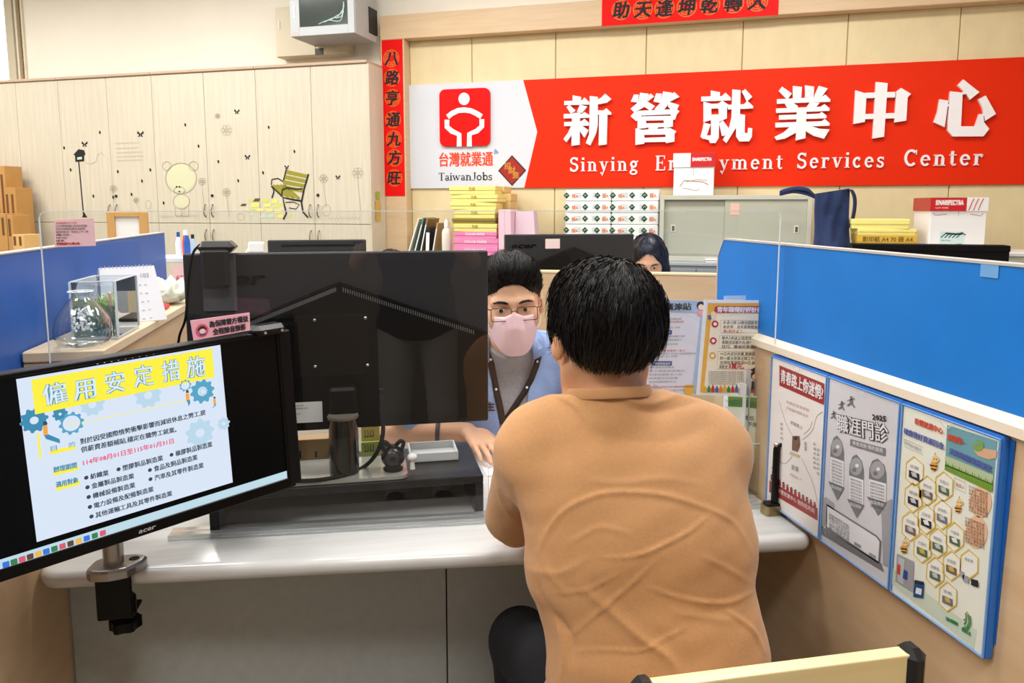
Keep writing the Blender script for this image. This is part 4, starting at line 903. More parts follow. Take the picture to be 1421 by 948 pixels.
# traced flat print: photo pixels mapped onto a real plane
class Print:
    def __init__(s, fn, M, lift=.0006): s.fn = fn; s.M = M; s.l = {}; s.z = lift; s.n = 0
    def lay(s, m, z=None):
        k = (m.name, z)
        if k not in s.l: s.l[k] = (m, MB(s.M), s.z + (z if z is not None else 0) * .0003)
        return s.l[k]
    def loc(s, x, y): return s.fn(x, y)
    def poly(s, m, pts, z=0): _, mb, h = s.lay(m, z); q = [s.loc(*p) for p in pts]; ar = sum(q[i][0] * q[(i + 1) % len(q)][1] - q[(i + 1) % len(q)][0] * q[i][1] for i in range(len(q))); mb.flat(q if ar > 0 else q[::-1], h); return s
    def line(s, m, pts, w, z=1): _, mb, h = s.lay(m, z); mb.line([s.loc(*p) for p in pts], w, h); return s
    def text(s, m, body, x0, y0, x1, y1, h, z=2, off=0.0, fit=True):    # baseline from (x0,y0) to (x1,y1), cap height h px
        _, mb, hh = s.lay(m, z); a = Vector(s.loc(x0, y0)); b = Vector(s.loc(x1, y1)); t = Vector(s.loc(x0, y0 - h)); size = (t - a).length / .86; d = b - a
        v, f = glyphs(body, off / size, 0, 0, 1, 1)
        if not v: return s
        xs = [p[0] for p in v]; x_, X_ = min(xs), max(xs); e = d.normalized(); up = Vector((-e.y, e.x)); k = d.length / (X_ - x_)
        mb.add([(a.x + e.x * (p[0] - x_) * k + up.x * p[1] * size, a.y + e.y * (p[0] - x_) * k + up.y * p[1] * size, hh + p[2] * size) for p in v], f); return s
    def build(s, parent, names=None):
        for (mn, z), (m, mb, h) in s.l.items():
            mb.build((names or {}).get(mn, 'printed_' + ('text' if z == 2 else 'shape')), m, parent, kind='stuff' if len(mb.f) > 2 else None)
def flatmat(n, c=None, r=.6): return mat(n, c, r)
pk = flatmat('print_pink', 'f2c8cc'); pdark = flatmat('print_dark', '2a2a30'); pgrey = flatmat('print_grey', '8d9098'); pred = flatmat('print_red', 'c4332c'); pblue = flatmat('print_blue', '2c4f9a'); pwhite = flatmat('print_white', 'f6f6f8')
# pink notice taped on the screen
r = thing('paper_notice', 'pale pink printed notice taped on the acrylic screen above the vase', 'notice', MP @ T(*pane(77, 343), .003))
o = pane(77, 343); fn = lambda x, y: (lambda p: (p[0] - o[0], p[1] - o[1]))(pane(x, y))
P = Print(fn, Matrix(), .0008)
MB().prism([fn(77, 343), fn(134, 341), fn(131, 303), fn(76, 306)], 0, .0006).build('sheet', pk, r)
for i, (x1, t) in enumerate(((108, '就業服務中心公告'), (122, '洽公民眾請配戴口罩並保持距離'), (120, '如有任何問題請洽服務人員謝謝您'), (124, '服務時間:週一至週五上午八時'), (100, '電話:'), (96, '地址:'), (92, '傳真:'))): P.text(pdark if i else pred, t, 79, 311 + i * 4.1 - 0, x1, 310.4 + i * 4.1, 3)
P.text(pred, '新營就業中心關心您', 80, 339.5, 112, 339, 3, off=.0003)
P.build(r)

# ---------------------------------------------------------------- large black monitor seen from behind, on a black riser
r = thing('desk_riser', 'low black desk riser carrying the large monitor', 'stand', (-.035, 1.65, ZD + .001)); B = T(.035, -1.65, 0)
xa, xb, ya, yb = -.312, .245, 1.553, 1.768; hr = .088
m_riser = mat('riser_black', '121315', .3, spec=.35)
MB(B).box(xa, xb, ya, yb, hr - .018, hr, .002).build('top_board', m_riser, r)
MB(B).box(xa, xa + .018, ya, yb, 0, hr - .018, .001).build('side_board', m_riser, r); MB(B).box(xb - .018, xb, ya, yb, 0, hr - .018, .001).build('side_board', m_riser, r)
MB(B).box(xa + .018, xb - .018, yb - .012, yb, .0, hr - .018).build('back_board', m_riser, r)
ZR = ZD + .001 + hr
YM = 1.66
m_shell = mat('monitor_shell_haze', '2c2d30', .45, spec=.3); m_shell2 = mat('monitor_shell_lower', '070708', .42, spec=.3)  # upper shell lightened: reflection in the clear screen put into its colour
def mY(x, y, Y=YM): p = onY(x, y, Y); return (p.x, p.z)
c0, c1 = mY(253, 352), mY(677, 348); cb = mY(681, 583); xl, xr, zt, zb = c0[0], c1[0], (c0[1] + c1[1]) / 2, cb[1]
FMm = frame3((0, 0, 0), (1, 0, 0), (0, 0, 1), (0, -1, 0))
r = thing('monitor', 'large black monitor seen from behind with a house-shaped ridge', 'monitor', ((xl + xr) / 2, YM, ZR + .001)); B = T(-(xl + xr) / 2, -YM, -ZR - .001)
MB(B).box(xl, xr, YM, YM + .02, zb, zt, .003).build('rear_shell', m_shell, r)
MB(B).box(xl + .004, xr - .004, YM + .02, YM + .026, zb + .004, zt - .004).build('screen', mat('screen_dark', '0a0c10', .15), r)
BF = B @ T(0, YM, 0) @ FMm
ap, rt_, lf = mY(470, 393), mY(677, 461), mY(253, 480)
house = [(xl + .004, zb + .003), (xr - .004, zb + .003), (xr - .004, rt_[1]), ap, (xl + .004, lf[1])]
MB(BF).prism(house, 0, .012).build('lower_shell', m_shell2, r)
mb = MB(BF); mb.strokes([(xl + .004, lf[1] + .002), (ap[0], ap[1] + .002), (xr - .004, rt_[1] + .002)], .004, .0, .015); mb.build('ridge_line', mat('ridge_black', '050505', .3), r)
mb = MB(BF)
for (p, q_) in ((ap, (xr - .03, rt_[1] - (rt_[1] - ap[1]) * .03 / (xr - ap[0]))), (ap, (ap[0] - (xr - ap[0]) * .62, ap[1] + (lf[1] - ap[1]) / (ap[0] - lf[0]) * (xr - ap[0]) * .62))):
    n = 62
    for i in range(2, n):
        t = i / n; x = p[0] + (q_[0] - p[0]) * t; z = p[1] + (q_[1] - p[1]) * t - .009; mb.box(x - .0009, x + .0009, z - .005, z + .004, .0118, .0128)
mb.build('vent_slots', mat('vent_grey', '6b6d70', .5), r, kind='stuff')
v0, v1 = mY(408, 438), mY(513, 518)
MB(BF).box(v0[0], v1[0], v1[1], v0[1], .012, .0135, .0005).build('mount_plate', mat('mount_plate_brown', '0d0b09', .45, spec=.3), r)
for px_ in ((437, 443), (507, 440), (438, 507), (510, 505)):
    q = mY(*px_); MB(BF).lathe([(.0035, .0135), (.0035, .016), (.002, .0165)], 10, T(q[0], q[1], 0)).build('screw', mat('screw_steel', 'c9cacc', .25, metal=1), r)
la, lb = mY(283, 396), mY(368, 373)
MB(BF).text('acer', (lb[1] - la[1]) * 1.25, la[0], la[1], .0008, off=.0012, ext=.001, width=lb[0] - la[0], shear=.2).build('maker_logo', mat('logo_gloss', '050506', .15), r)
l0, l1 = mY(397, 588, YM - .012), mY(447, 557, YM - .012)
mb = MB(BF); mb.box(l0[0], l1[0], l0[1], l1[1], .012, .0126); mb.build('rating_label', mat('label_grey', 'cfcfcb', .5), r)
mb = MB(BF)
for i, (t, x) in enumerate((('LCD MONITOR', 0), ('MODEL S27', .02), ('100-240V', .0), ('S/N', .022))): mb.text(t, .005, l0[0] + .003 + x * .9, l1[1] - .009 - .006 * i, .013)
mb.box(l0[0] + .002, l0[0] + .016, l0[1] + .012, l0[1] + .015, .0126, .013); mb.build('label_print', pdark, r, kind='stuff')
xn = mY(478, 640, 1.62)[0]
nk = MB(B); rn = .031
nk.lathe([(rn, ZR + .012), (rn, ZR + .085), (rn * .98, ZR + .128)], 24, T(xn, 1.60, 0) @ S(1, .8, 1) if 0 else T(xn, 1.605, 0)); nk.build('stand_column', mat('column_gloss', '08080a', .12, coat=.5), r)
nk = MB(B); nk.lathe([(rn * 1.02, ZR + .128), (rn * 1.06, ZR + .131), (rn * 1.02, ZR + .134)], 24, T(xn, 1.605, 0)); nk.build('column_rim', mat('rim_lit_grey', '6a6258', .3), r)  # grey ring puts the lit rim of the black column into colour
nk = MB(B); nk.box(xn - .028, xn + .03, 1.61, YM - .011, ZR + .12, ZR + .19, .006); nk.build('stand_arm', m_shell2, r)
g0, g1 = onz(412, 664, ZR), onz(566, 662, ZR)
MB(B).prism(rrect(-.165, g1.x, 1.558, 1.70, .02), ZR + .0015, ZR + .0085).build('glass_foot', mat('glass_foot', '9a9a92', .06, coat=1), r)
# cable in front of the monitor
r = thing('black_cable', 'thick black cable curling across the riser beside the column', 'cable', (-.1, 1.6, ZR)); B = T(.1, -1.6, -ZR)
C = [onY(529, 548, 1.63), onY(531, 580, 1.615), onY(531, 605, 1.60), onY(522, 630, 1.58), onz(505, 648, ZR + .01), onz(480, 659, ZR + .012), onz(445, 666, ZR + .012), onz(405, 668, ZR + .012)]
MB(B).tube(catm(C), .0045, 8).build('cable', blackm, r)
MB(B).box(C[0].x - .006, C[0].x + .006, 1.626, 1.64, C[0].z - .004, C[0].z + .014, .002).build('plug', black, r)
# small black webcam with white ball
q = onz(543, 634, ZR + .002)
r = thing('webcam', 'small black round webcam with two raised clips on the riser', 'webcam', (q.x, 1.60, ZR + .009)); zc = .029
MB().ball((0, 0, zc), (.026, .024, .024), n=24, m=16).build('camera_ball', mat('webcam_black', '101012', .25), r)
MB().lathe([(.02, 0), (.022, .004), (.012, .012), (.01, .02)], 20).build('foot', black, r)
MB().lathe([(.014, 0), (.015, .004), (.012, .005), (.006, .002)], 20, T(-.002, -.021, zc + .002) @ R(PI / 2, 'X')).build('lens', mat('lens_black', '2a2a2e', .08), r)
for s_ in (-1, 1): MB().tube(catm([(s_ * .018, 0, zc + .012), (s_ * .023, .0, zc + .028), (s_ * .016, -.004, zc + .034), (s_ * .006, -.002, zc + .024)]), .0045, 8).build('clip', black, r)
q2 = onz(566, 632, ZR + .002)
r = thing('white_knob', 'little white ball-topped plastic knob beside the webcam', 'ornament', (q2.x + .003, 1.595, ZR + .0095))
MB().ball((0, 0, .026), (.011, .01, .009), n=16, m=10).build('ball_top', white, r); MB().lathe([(.006, 0), (.004, .02)], 12).build('stem', white, r)
# brown box, sticky notes, tray, keyboard, paper
a = onY(412, 636, 1.72); b = onY(456, 598, 1.72)
r = thing('cardboard_box', 'small brown cardboard box behind the monitor column', 'box', ((a.x + b.x) / 2, 1.735, ZR + .001))
w = (b.x - a.x) + .03; MB().box(-w / 2, w / 2, -.02, .02, 0, .05, .001).build('box_body', mat('kraft_small', 'a8865a', .6), r); MB().box(-w / 2 + .01, -w / 2 + .025, -.0215, -.02, .008, .025).build('dark_slot', pdark, r); MB().box(-w / 2 + .055, -w / 2 + .06, -.0215, -.02, .008, .022).build('dark_slot', pdark, r)
for k, (c, lb) in enumerate((('b9cf63', 'green sticky note pad leaning behind the webcam'), ('ecdd7a', 'yellow sticky note pad leaning above the green one'))):
    a = onY(503, 634 - k * 20, 1.71 + .012 * k); b = onY(525, 634, 1.71 + .012 * k)
    r = thing('sticky_notes', lb, 'note pad', T((a.x + b.x) / 2, 1.722 + .012 * k, ZR + .001) @ R(-.06, 'X'))
    MB().box(-.02, .022, 0, .006, 0, .034 + .036 * k, .001).build('pad', mat('note_' + str(k), c, .6), r)
    mb = MB(FMm @ T(0, 0, .0006)); 
    for i in range(4): mb.line([(-.012 + .006 * i, .028 + .03 * k), (-.01 + .006 * i, .02 + .03 * k), (-.012 + .006 * i, .01 + .03 * k)], .0014)
    mb.line([(-.014, .012 + .03 * k), (.01, .014 + .03 * k)], .0014); mb.build('pen_strokes', pdark, r, kind='stuff')
a, b, c = onz(572, 640, ZR + .002), onz(632, 634, ZR + .002), onz(628, 615, ZR + .002)
r = thing('plastic_tray', 'frosted clear plastic tray at the back of the riser', 'tray', ((a.x + b.x) / 2, 1.70, ZR + .001)); w = b.x - a.x + .005
m_fr = mat('frosted_plastic', 'dfe2e2', .35, trans=.35)
mb = MB(); mb.box(-w / 2, w / 2, -.04, .045, 0, .003, .001); mb.build('tray_bottom', m_fr, r)
for x0, x1, y0, y1 in ((-w / 2, w / 2, -.042, -.039), (-w / 2, w / 2, .043, .046), (-w / 2 - .002, -w / 2 + .001, -.042, .046), (w / 2 - .001, w / 2 + .002, -.042, .046)): MB().box(x0, x1, y0, y1, 0, .02, .001).build('tray_side', m_fr, r)
r = thing('keyboard', 'black keyboard under the clerk\'s forearm behind the riser', 'keyboard', (.02, 1.86, ZD + .001))
MB().box(-.22, .22, -.065, .065, 0, .018, .006).build('keyboard_body', black, r)
kb = MB().box(-.0078, .0078, -.0078, .0078, 0, .007, .002).build('key', mat('key_black', '1a1a1c', .4), r, M=T(-.2, -.045, .018))
for j in range(5):
    for i in range(22):
        if (i, j) != (0, 0): k_ = dup(kb); k_.parent = r; k_.matrix_local = T(-.2 + i * .019, -.045 + j * .0215, .018)
q = onz(640, 606, ZD)
# papers
def sheetp(name, label, pts, z, th=.001, m=paper):
    c = sum((Vector(p) for p in pts), Vector((0, 0))) / len(pts); r = thing(name, label, 'paper', (c.x, c.y, z)); MB(T(-c.x, -c.y, 0)).prism([tuple(p) for p in pts], 0, th).build('sheet', m, r); return r
P4 = [onz(x, y, ZD + .002).xy for x, y in ((661, 624), (692, 622), (760, 700), (690, 702))]
P4 = [onz(x, y, ZD + .003).xy for x, y in ((676, 660), (760, 655), (720, 610), (650, 614))]
sheetp('paper_form', 'white form on the counter under the clerk\'s hand', P4, ZD + .001, .0012, pwhite)
# webcam clipped on top of the big monitor, with its cable
a, b = onY(300, 352, YM - .02), onY(300, 396, YM - .02)
r = thing('camera_device', 'black camera clipped on top of the large monitor', 'camera', (a.x, YM, zt)); 
MB().box(-.038, .036, -.03, .034, .0015, .026, .011).build('camera_head', mat('camera_black', '121214', .35, coat=.3), r)
MB().box(-.03, .026, -.034, -.018, -.07, .012, .007).build('camera_body', mat('camera_body', '1b1b1e', .4), r)
MB().box(-.033, .034, -.004, -.001, -.12, .0, .001).build('mount_strip', mat('strip_grey', '4b4c50', .5), r)
C = [Vector((-.03, -.02, .02)), Vector((-.045, -.02, .0)), Vector((-.058, -.015, -.06)), Vector((-.067, -.01, -.13)), Vector((-.085, .01, -.17)), Vector((-.092, .01, -.21))]
MB().tube(catm(C), .0028, 6).build('camera_cable', blackm, r)

# ---------------------------------------------------------------- monitor turned to the visitor, on a clamp arm
Hv = Vector((.8198, .5718, .0330)).normalized(); Dv = Vector((.044, .002, -.999)); Dv = (Dv - Hv * Dv.dot(Hv)).normalized(); Nv = Hv.cross(-Dv)   # toward viewer?
if Nv.dot(CAMP - dep(190, 615, 1.28)) < 0: Nv = -Nv
PC = dep(190, 615, 1.27)
def ms(x, y, lift=0.0): p = onpl(x, y, PC + Nv * lift, Nv); q = p - PC; return (q.dot(Hv), q.dot(-Dv))
MM = frame3(PC, Hv, -Dv, Hv.cross(-Dv))
sgn = 1 if Hv.cross(-Dv).dot(Nv) > 0 else -1
tr_, br_ = ms(396, 441), ms(405.5, 672)
xr_ = (tr_[0] + br_[0]) / 2; yt_ = ms(190, 489.5)[1]; yb_ = ms(190, 745.5)[1]; W2 = .52
xl_ = xr_ - W2
r = thing('monitor', 'black desktop monitor showing a yellow-headed notice, turned toward the visitor side', 'monitor', MM)
m_bez = mat('bezel_black', '040405', .35, spec=.25)
MB().box(xl_, xr_, yt_, yb_, -.035, -.003, .003).build('rear_shell', m_bez, r)
mb = MB(); bz = .012
sx0, sx1 = xl_ + bz, ms(396, 600)[0] - .004
st, sb = ms(150, 506)[1], (ms(330, 684.4)[1] + ms(30, 781.5)[1]) / 2
st = yt_ - .007
for x0, x1, y0, y1 in ((xl_, xr_, yt_, st), (xl_, xr_, sb, yb_), (xl_, sx0, sb, st), (sx1, xr_, sb, st)): mb.box(x0, x1, y0, y1, -.004, .003, .001)
mb.build('bezel', m_bez, r)
MB().box(sx0, sx1, sb, st, -.003, 0).build('screen_panel', mat('screen_off_black', '03080c', .3, spec=.15), r)
def em(n, c, e=.78): return mat('lit_' + n, c, .4, emit=e)
sb_w = em('page_blue', 'd3e0f1'); s_y = em('yellow', 'f6ea3a'); s_teal = em('teal', '4c9fc0'); s_dt = em('dark_teal', '2f86ad'); s_tx = em('navy_text', '2c3c4c', .78); s_rd = em('pink_text', 'e0567c'); s_w = em('white', 'eef3f8'); s_bar = em('taskbar', 'b9d6e2'); s_lt = em('light_blue', 'b5d3e6'); s_or = em('orange', 'eea33c'); s_lb = em('pale_title', 'd5e7f4')
P = Print(ms, Matrix(), .0004)
P.poly(s_bar, [(-60, 798.3), (388, 654.5), (391, 665), (-60, 811.5)] if 0 else [(30, 768), (330, 673.9), (330, 684.4), (30, 781.5)]) if 0 else None
y0, y1 = sb, (ms(30, 768)[1] + ms(330, 673.9)[1]) / 2
P2 = lambda m, z: P.lay(m, z)
_, mb, h = P.lay(s_bar, 0); mb.flat([(sx0, y0), (sx1, y0), (sx1, y1), (sx0, y1)], h)
q = [ms(20.7, 527.2), ms(304.3, 478.3), ms(323.9, 668.6), ms(52.6, 752.4)]
X0, X1, Y0, Y1 = (q[0][0] + q[3][0]) / 2, (q[1][0] + q[2][0]) / 2, (q[2][1] + q[3][1]) / 2, (q[0][1] + q[1][1]) / 2
_, mb, h = P.lay(sb_w, 0); mb.flat([(X0, Y0), (X1, Y0), (X1, Y1), (X0, Y1)], h)
k5 = 1421 / 310
def c5(pts): return [(20 + x / k5, 470 + y / k5) for x, y in pts]
P.poly(s_y, c5([(105, 262), (1255, 62), (1270, 245), (130, 482)]), 3)
for ch, x, y, xx, yy in (('僱', 185, 418, 340, 385), ('用', 380, 385, 520, 358), ('安', 580, 340, 705, 318), ('定', 762, 300, 885, 278), ('措', 940, 268, 1055, 245), ('施', 1095, 240, 1215, 222)):
    a = c5([(x, y), (xx, yy)]); P.text(s_dt, ch, *a[0], *a[1], 27, 4, off=.0016); P.text(s_lb, ch, *a[0], *a[1], 27, 5, off=.0003)
def gear(cx, cy, r0, m, z, hole=None, teeth=9):
    _, mb, h = P.lay(m, z); c = Vector(ms(*c5([(cx, cy)])[0])); rr = (Vector(ms(*c5([(cx + r0, cy)])[0])) - c).length
    n = teeth * 4; v = []
    for i in range(n):
        a = 2 * PI * i / n; k = 1.0 if i % 4 in (0, 1) else .82
        v.append((c.x + rr * k * math.cos(a), c.y + rr * k * math.sin(a), h))
    hr_ = rr * (hole or .35); v2 = [(c.x + hr_ * math.cos(2 * PI * i / n), c.y + hr_ * math.sin(2 * PI * i / n), h) for i in range(n)]
    mb.add(v + v2, [(i, (i + 1) % n, n + (i + 1) % n, n + i) for i in range(n)])
gear(125, 520, 92, s_dt, 1, .3, 10); gear(362, 538, 80, s_teal, 2, .68, 10); gear(290, 480, 50, s_dt, 1, .2, 8)
gear(1195, 335, 76, s_teal, 1, .38, 10); gear(1085, 298, 38, s_teal, 4, .7, 9); gear(1197, 335, 28, s_lt, 5, .5, 8)
gear(495, 420, 80, s_lt, 1, .3, 9); gear(850, 360, 85, s_lt, 1, .3, 9); gear(1180, 600, 90, s_lt, 1, .3, 9); gear(1330, 540, 40, s_lt, 1, .3, 8)
P.line(s_y, c5([(330, 552), (520, 515), (1100, 388)]), .0012, 2); P.line(s_y, c5([(150, 600), (165, 760)]), .003, 2)
def fig(x, y, s, flip=1):
    P.poly(s_or, c5([(x - 12 * s, y), (x + 16 * s, y - 4 * s), (x + 20 * s, y + 50 * s), (x - 6 * s, y + 56 * s)]), 5)
    P.poly(s_tx, c5([(x - 8 * s, y - 26 * s), (x + 12 * s, y - 28 * s), (x + 14 * s, y - 8 * s), (x - 8 * s, y - 6 * s)]), 5)
    P.poly(s_dt, c5([(x - 4 * s, y + 52 * s), (x + 22 * s, y + 48 * s), (x + 26 * s + flip * 30 * s, y + 75 * s), (x + 10 * s + flip * 40 * s, y + 100 * s), (x + 8 * s, y + 75 * s)]), 5)
fig(190, 555, 1.1, 2.0); fig(1095, 350, .8, 0); fig(1268, 385, .6, -1)
for (a_, b_, t, m) in ((((230, 715), (270, 706)), None, '目', 0), (((345, 690), (385, 683)), None, '的', 0)): q = c5(a_); P.text(s_dt, t, *q[0], *q[1], 7, 4)
P.poly(s_y, c5([(222, 712), (385, 680), (392, 700), (228, 738)]), 3)
q = c5([(418, 670), (1215, 480)]); P.text(s_tx, '對於因受國際情勢衝擊影響而減班休息之勞工,提', *q[0], *q[1], 7.5, 4, off=.0003)
q = c5([(422, 722), (1030, 590)]); P.text(s_tx, '供薪資差額補貼,穩定在職勞工就業。', *q[0], *q[1], 7.5, 4, off=.0003)
k6 = 1421 / 300
def c6(*pts): return [(30 + x / k6, 600 + y / k6) for x, y in pts]
def tx(m, t, a, b, h=7.5, off=.0003): q = c6(a, b); P.text(m, t, *q[0], *q[1], h, 4, off=off)
tx(s_rd, '114年08月01日至115年01月31日', (402, 216), (998, 68), 7.6)
for t, a, b in (('辦理期間', (208, 262), (362, 228)), ('適用對象', (224, 360), (372, 325))):
    P.poly(s_y, c6((a[0] - 2, a[1] - 12), (b[0] + 8, b[1] - 12), (b[0] + 12, b[1] + 16), (a[0] + 2, a[1] + 24)), 3); tx(s_dt, t, a, b, 7.5, .0004)
for t, a, b in (('紡織業', (450, 305), (570, 278)), ('塑膠製品製造業', (662, 250), (928, 180)), ('橡膠製品製造業', (1010, 155), (1252, 90)), ('金屬製品製造業', (458, 368), (738, 298)), ('食品及飼品製造業', (868, 255), (1155, 175)), ('機械設備製造業', (466, 432), (745, 358)), ('汽車及其零件製造業', (872, 315), (1195, 228)), ('電力設備及配備製造業', (474, 497), (866, 384)), ('其他運輸工具及其零件製造業', (484, 560), (988, 412))):
    tx(s_tx, t, a, b, 7.2)
    _, mb, h = P.lay(s_tx, 4); c = ms(*c6((a[0] - 27, a[1] - 8))[0]); mb.flat(disc(c[0], c[1], .0033, 12), h)
_, mb, h = P.lay(s_w, 2)
for i in range(9):
    c = ms(135 + i * 9.7, 503.5 - i * 1.65); mb.flat(disc(c[0], c[1], .0022, 8), h)
tb = [em('tb0', '2f6fd6'), em('tb1', 'd6556a'), em('tb2', 'e8b34a'), em('tb3', '2c7a4a'), em('tb4', '5a3b2c')]
for i in range(13):
    x = 8 + i * 11.2; y = 785 - (x - 0) * .3115 + 0; y = 781.5 - (x - 30) * .3237 - 5.5; c = ms(x, y); _, mb, h = P.lay(tb[i * 3 % 5], 3); mb.flat(rrect(c[0] - .0045, c[0] + .0045, c[1] - .0045, c[1] + .0045, .001, 1), h)
a = c6((770, 668), (882, 628)); 
P.build(r, {s_bar.name: 'taskbar', sb_w.name: 'notice_page', s_y.name: 'yellow_banner'})
a = ms(192.5, 741.5, .003); b = ms(216.5, 733, .003)
MB().text('acer', .011, a[0], a[1] + .001, .0034, off=.0002, width=b[0] - a[0], shear=.2).build('maker_logo', mat('logo_silver', 'c9cbd0', .3), r)
# black recorder bar on the right corner and pink sign on top
a = ms(349, 446); b = ms(405, 441)
MB().box(xr_ - .062, xr_ + .0, yt_ - .006, yt_ + .014, -.025, .018, .008).build('corner_bracket', mat('bracket_gloss', '0a0a0b', .3), r)
MB().box(xr_ - .014, xr_ + .012, yb_ + .004, yt_ - .002, -.03, .006, .003).build('side_bar', mat('bracket_matt', '050506', .5, spec=.25), r)
for k in range(2): MB().lathe([(.0028, 0), (.0028, .001)], 8, T(xr_ - .012 - .034 * k, yt_ + .001, .0181)).build('screw', mat('screw_steel'), r)
r = thing('pink_sign', 'small pink sign about audio and video recording on top of the tilted monitor', 'sign', MM @ T(xr_ - .158, yt_ - .016, .004))
fs = lambda x, y: (lambda p: (p[0] - (xr_ - .158), p[1] - (yt_ - .016)))(ms(x, y, .006))
q = [fs(269, 472.5), fs(347, 458.5), fs(346, 434), fs(264.5, 445)]
MB().prism(q, 0, .003).build('sign_plate', mat('pink_plate', 'f3b4c4', .35), r)
P = Print(fs, T(0, 0, .003), .0004)
P.text(pdark, '為保障雙方權益', 290, 454, 344, 445, 8, 2, off=.0006); P.text(pdark, '全程錄音錄影', 295, 464.5, 341, 456.5, 8, 2, off=.0006)
_, mb, h = P.lay(flatmat('sign_pink_deep', 'e2607f'), 1); c = fs(280, 458.5); mb.flat(disc(c[0], c[1], .0115, 20), h)
_, mb, h = P.lay(pdark, 3); mb.flat(arc(c[0], c[1], .008, 0, 180, 10), h)
_, mb, h = P.lay(flatmat('sign_face', 'f6d7cc'), 4); mb.flat(disc(c[0], c[1] - .0015, .0055, 14, .0045), h)
_, mb, h = P.lay(pblue, 4); mb.flat([(c[0] - .006, c[1] - .008), (c[0] + .006, c[1] - .008), (c[0] + .004, c[1] - .005), (c[0] - .004, c[1] - .005)], h)
P.build(r)
# clamp arm: post, base, clamp
q = onz(156, 797, ZD + .002); bx, by = q.x, q.y + .012
m_sil = mat('brushed_silver', 'a9a5a0', .3, metal=.85, noise=(60, .06, (1, 1, .1)))
r = thing('clamp_stand', 'silver monitor arm clamped to the counter edge with a black screw clamp', 'stand', (bx, by, ZD + .0005))
MB().lathe([(.0175, .012), (.0175, .30)], 28).build('post', m_sil, r)
bo = [(-.042, -.02), (-.03, -.034), (.0, -.038), (.03, -.03), (.05, .0), (.052, .022), (.035, .03), (-.02, .03), (-.038, .015)]
mb = MB(); sub = [ (bo[i][0] * .5 + bo[(i + 1) % 9][0] * .5, bo[i][1] * .5 + bo[(i + 1) % 9][1] * .5) for i in range(9)]
ol = [p for k in range(9) for p in (sub[k - 1], (bo[k][0] * .75 + (sub[k - 1][0] + sub[k][0]) * .125, bo[k][1] * .75 + (sub[k - 1][1] + sub[k][1]) * .125))]
n = len(ol); v = []
for kx, z in ((1, 0), (1, .013), (.93, .018), (.88, .019)): v += [(p[0] * kx, p[1] * kx, z) for p in ol]
mb.add(v, [tuple(range(n))[::-1], tuple(range(3 * n, 4 * n))] + [(k * n + i, k * n + (i + 1) % n, (k + 1) * n + (i + 1) % n, (k + 1) * n + i) for k in range(3) for i in range(n)]); mb.build('base_plate', m_sil, r)
MB().lathe([(.009, .0191), (.009, .0195)], 16, T(.032, .008, 0)).build('cable_hole', blackm, r)
fy = (1.4365 + (bx + .5) * -.066) - by
MB().box(-.033, .028, fy - .012, fy - .006, -.088, .001, .002).build('clamp_plate', m_bez, r)
MB().box(-.033, .028, fy - .012, fy + .05, -.09, -.084, .002).build('clamp_jaw', m_bez, r)
MB().lathe([(.005, -.1), (.005, -.034)], 12, T(.0, fy + .03, 0)).build('clamp_screw', m_sil, r)
kn = MB(); n = 24; pts = [((.028 if i % 4 < 2 else .024) * math.cos(2 * PI * i / n), (.028 if i % 4 < 2 else .024) * math.sin(2 * PI * i / n)) for i in range(n)]; kn.prism(pts, -.122, -.104, T(.005, fy + .02, 0)); kn.build('clamp_knob', m_bez, r)
MB().box(.005, .028, fy + .0, fy + .022, -.1, -.048, .008).build('clamp_lever', m_bez, r)
E2 = frame3((0, 0, 0), (1, 0, 0), (0, 1, 0), (0, 0, 1))
iM = T(bx, by, ZD).inverted() @ MM
mb = MB(iM); cxm, cym = (xl_ + xr_) / 2, (yt_ + yb_) / 2
mb.box(cxm - .05, cxm + .05, cym - .05, cym + .05, -.043, -.0355, .002); mb.build('mount_head', m_bez, r)
pa = iM @ Vector((cxm, cym, -.04)); MB().tube([pa, (0, 0, pa.z)], .014, 10).build('arm_link', m_bez, r)
MB().lathe([(.022, pa.z - .025), (.022, pa.z + .025)], 20).build('arm_collar', m_bez, r)

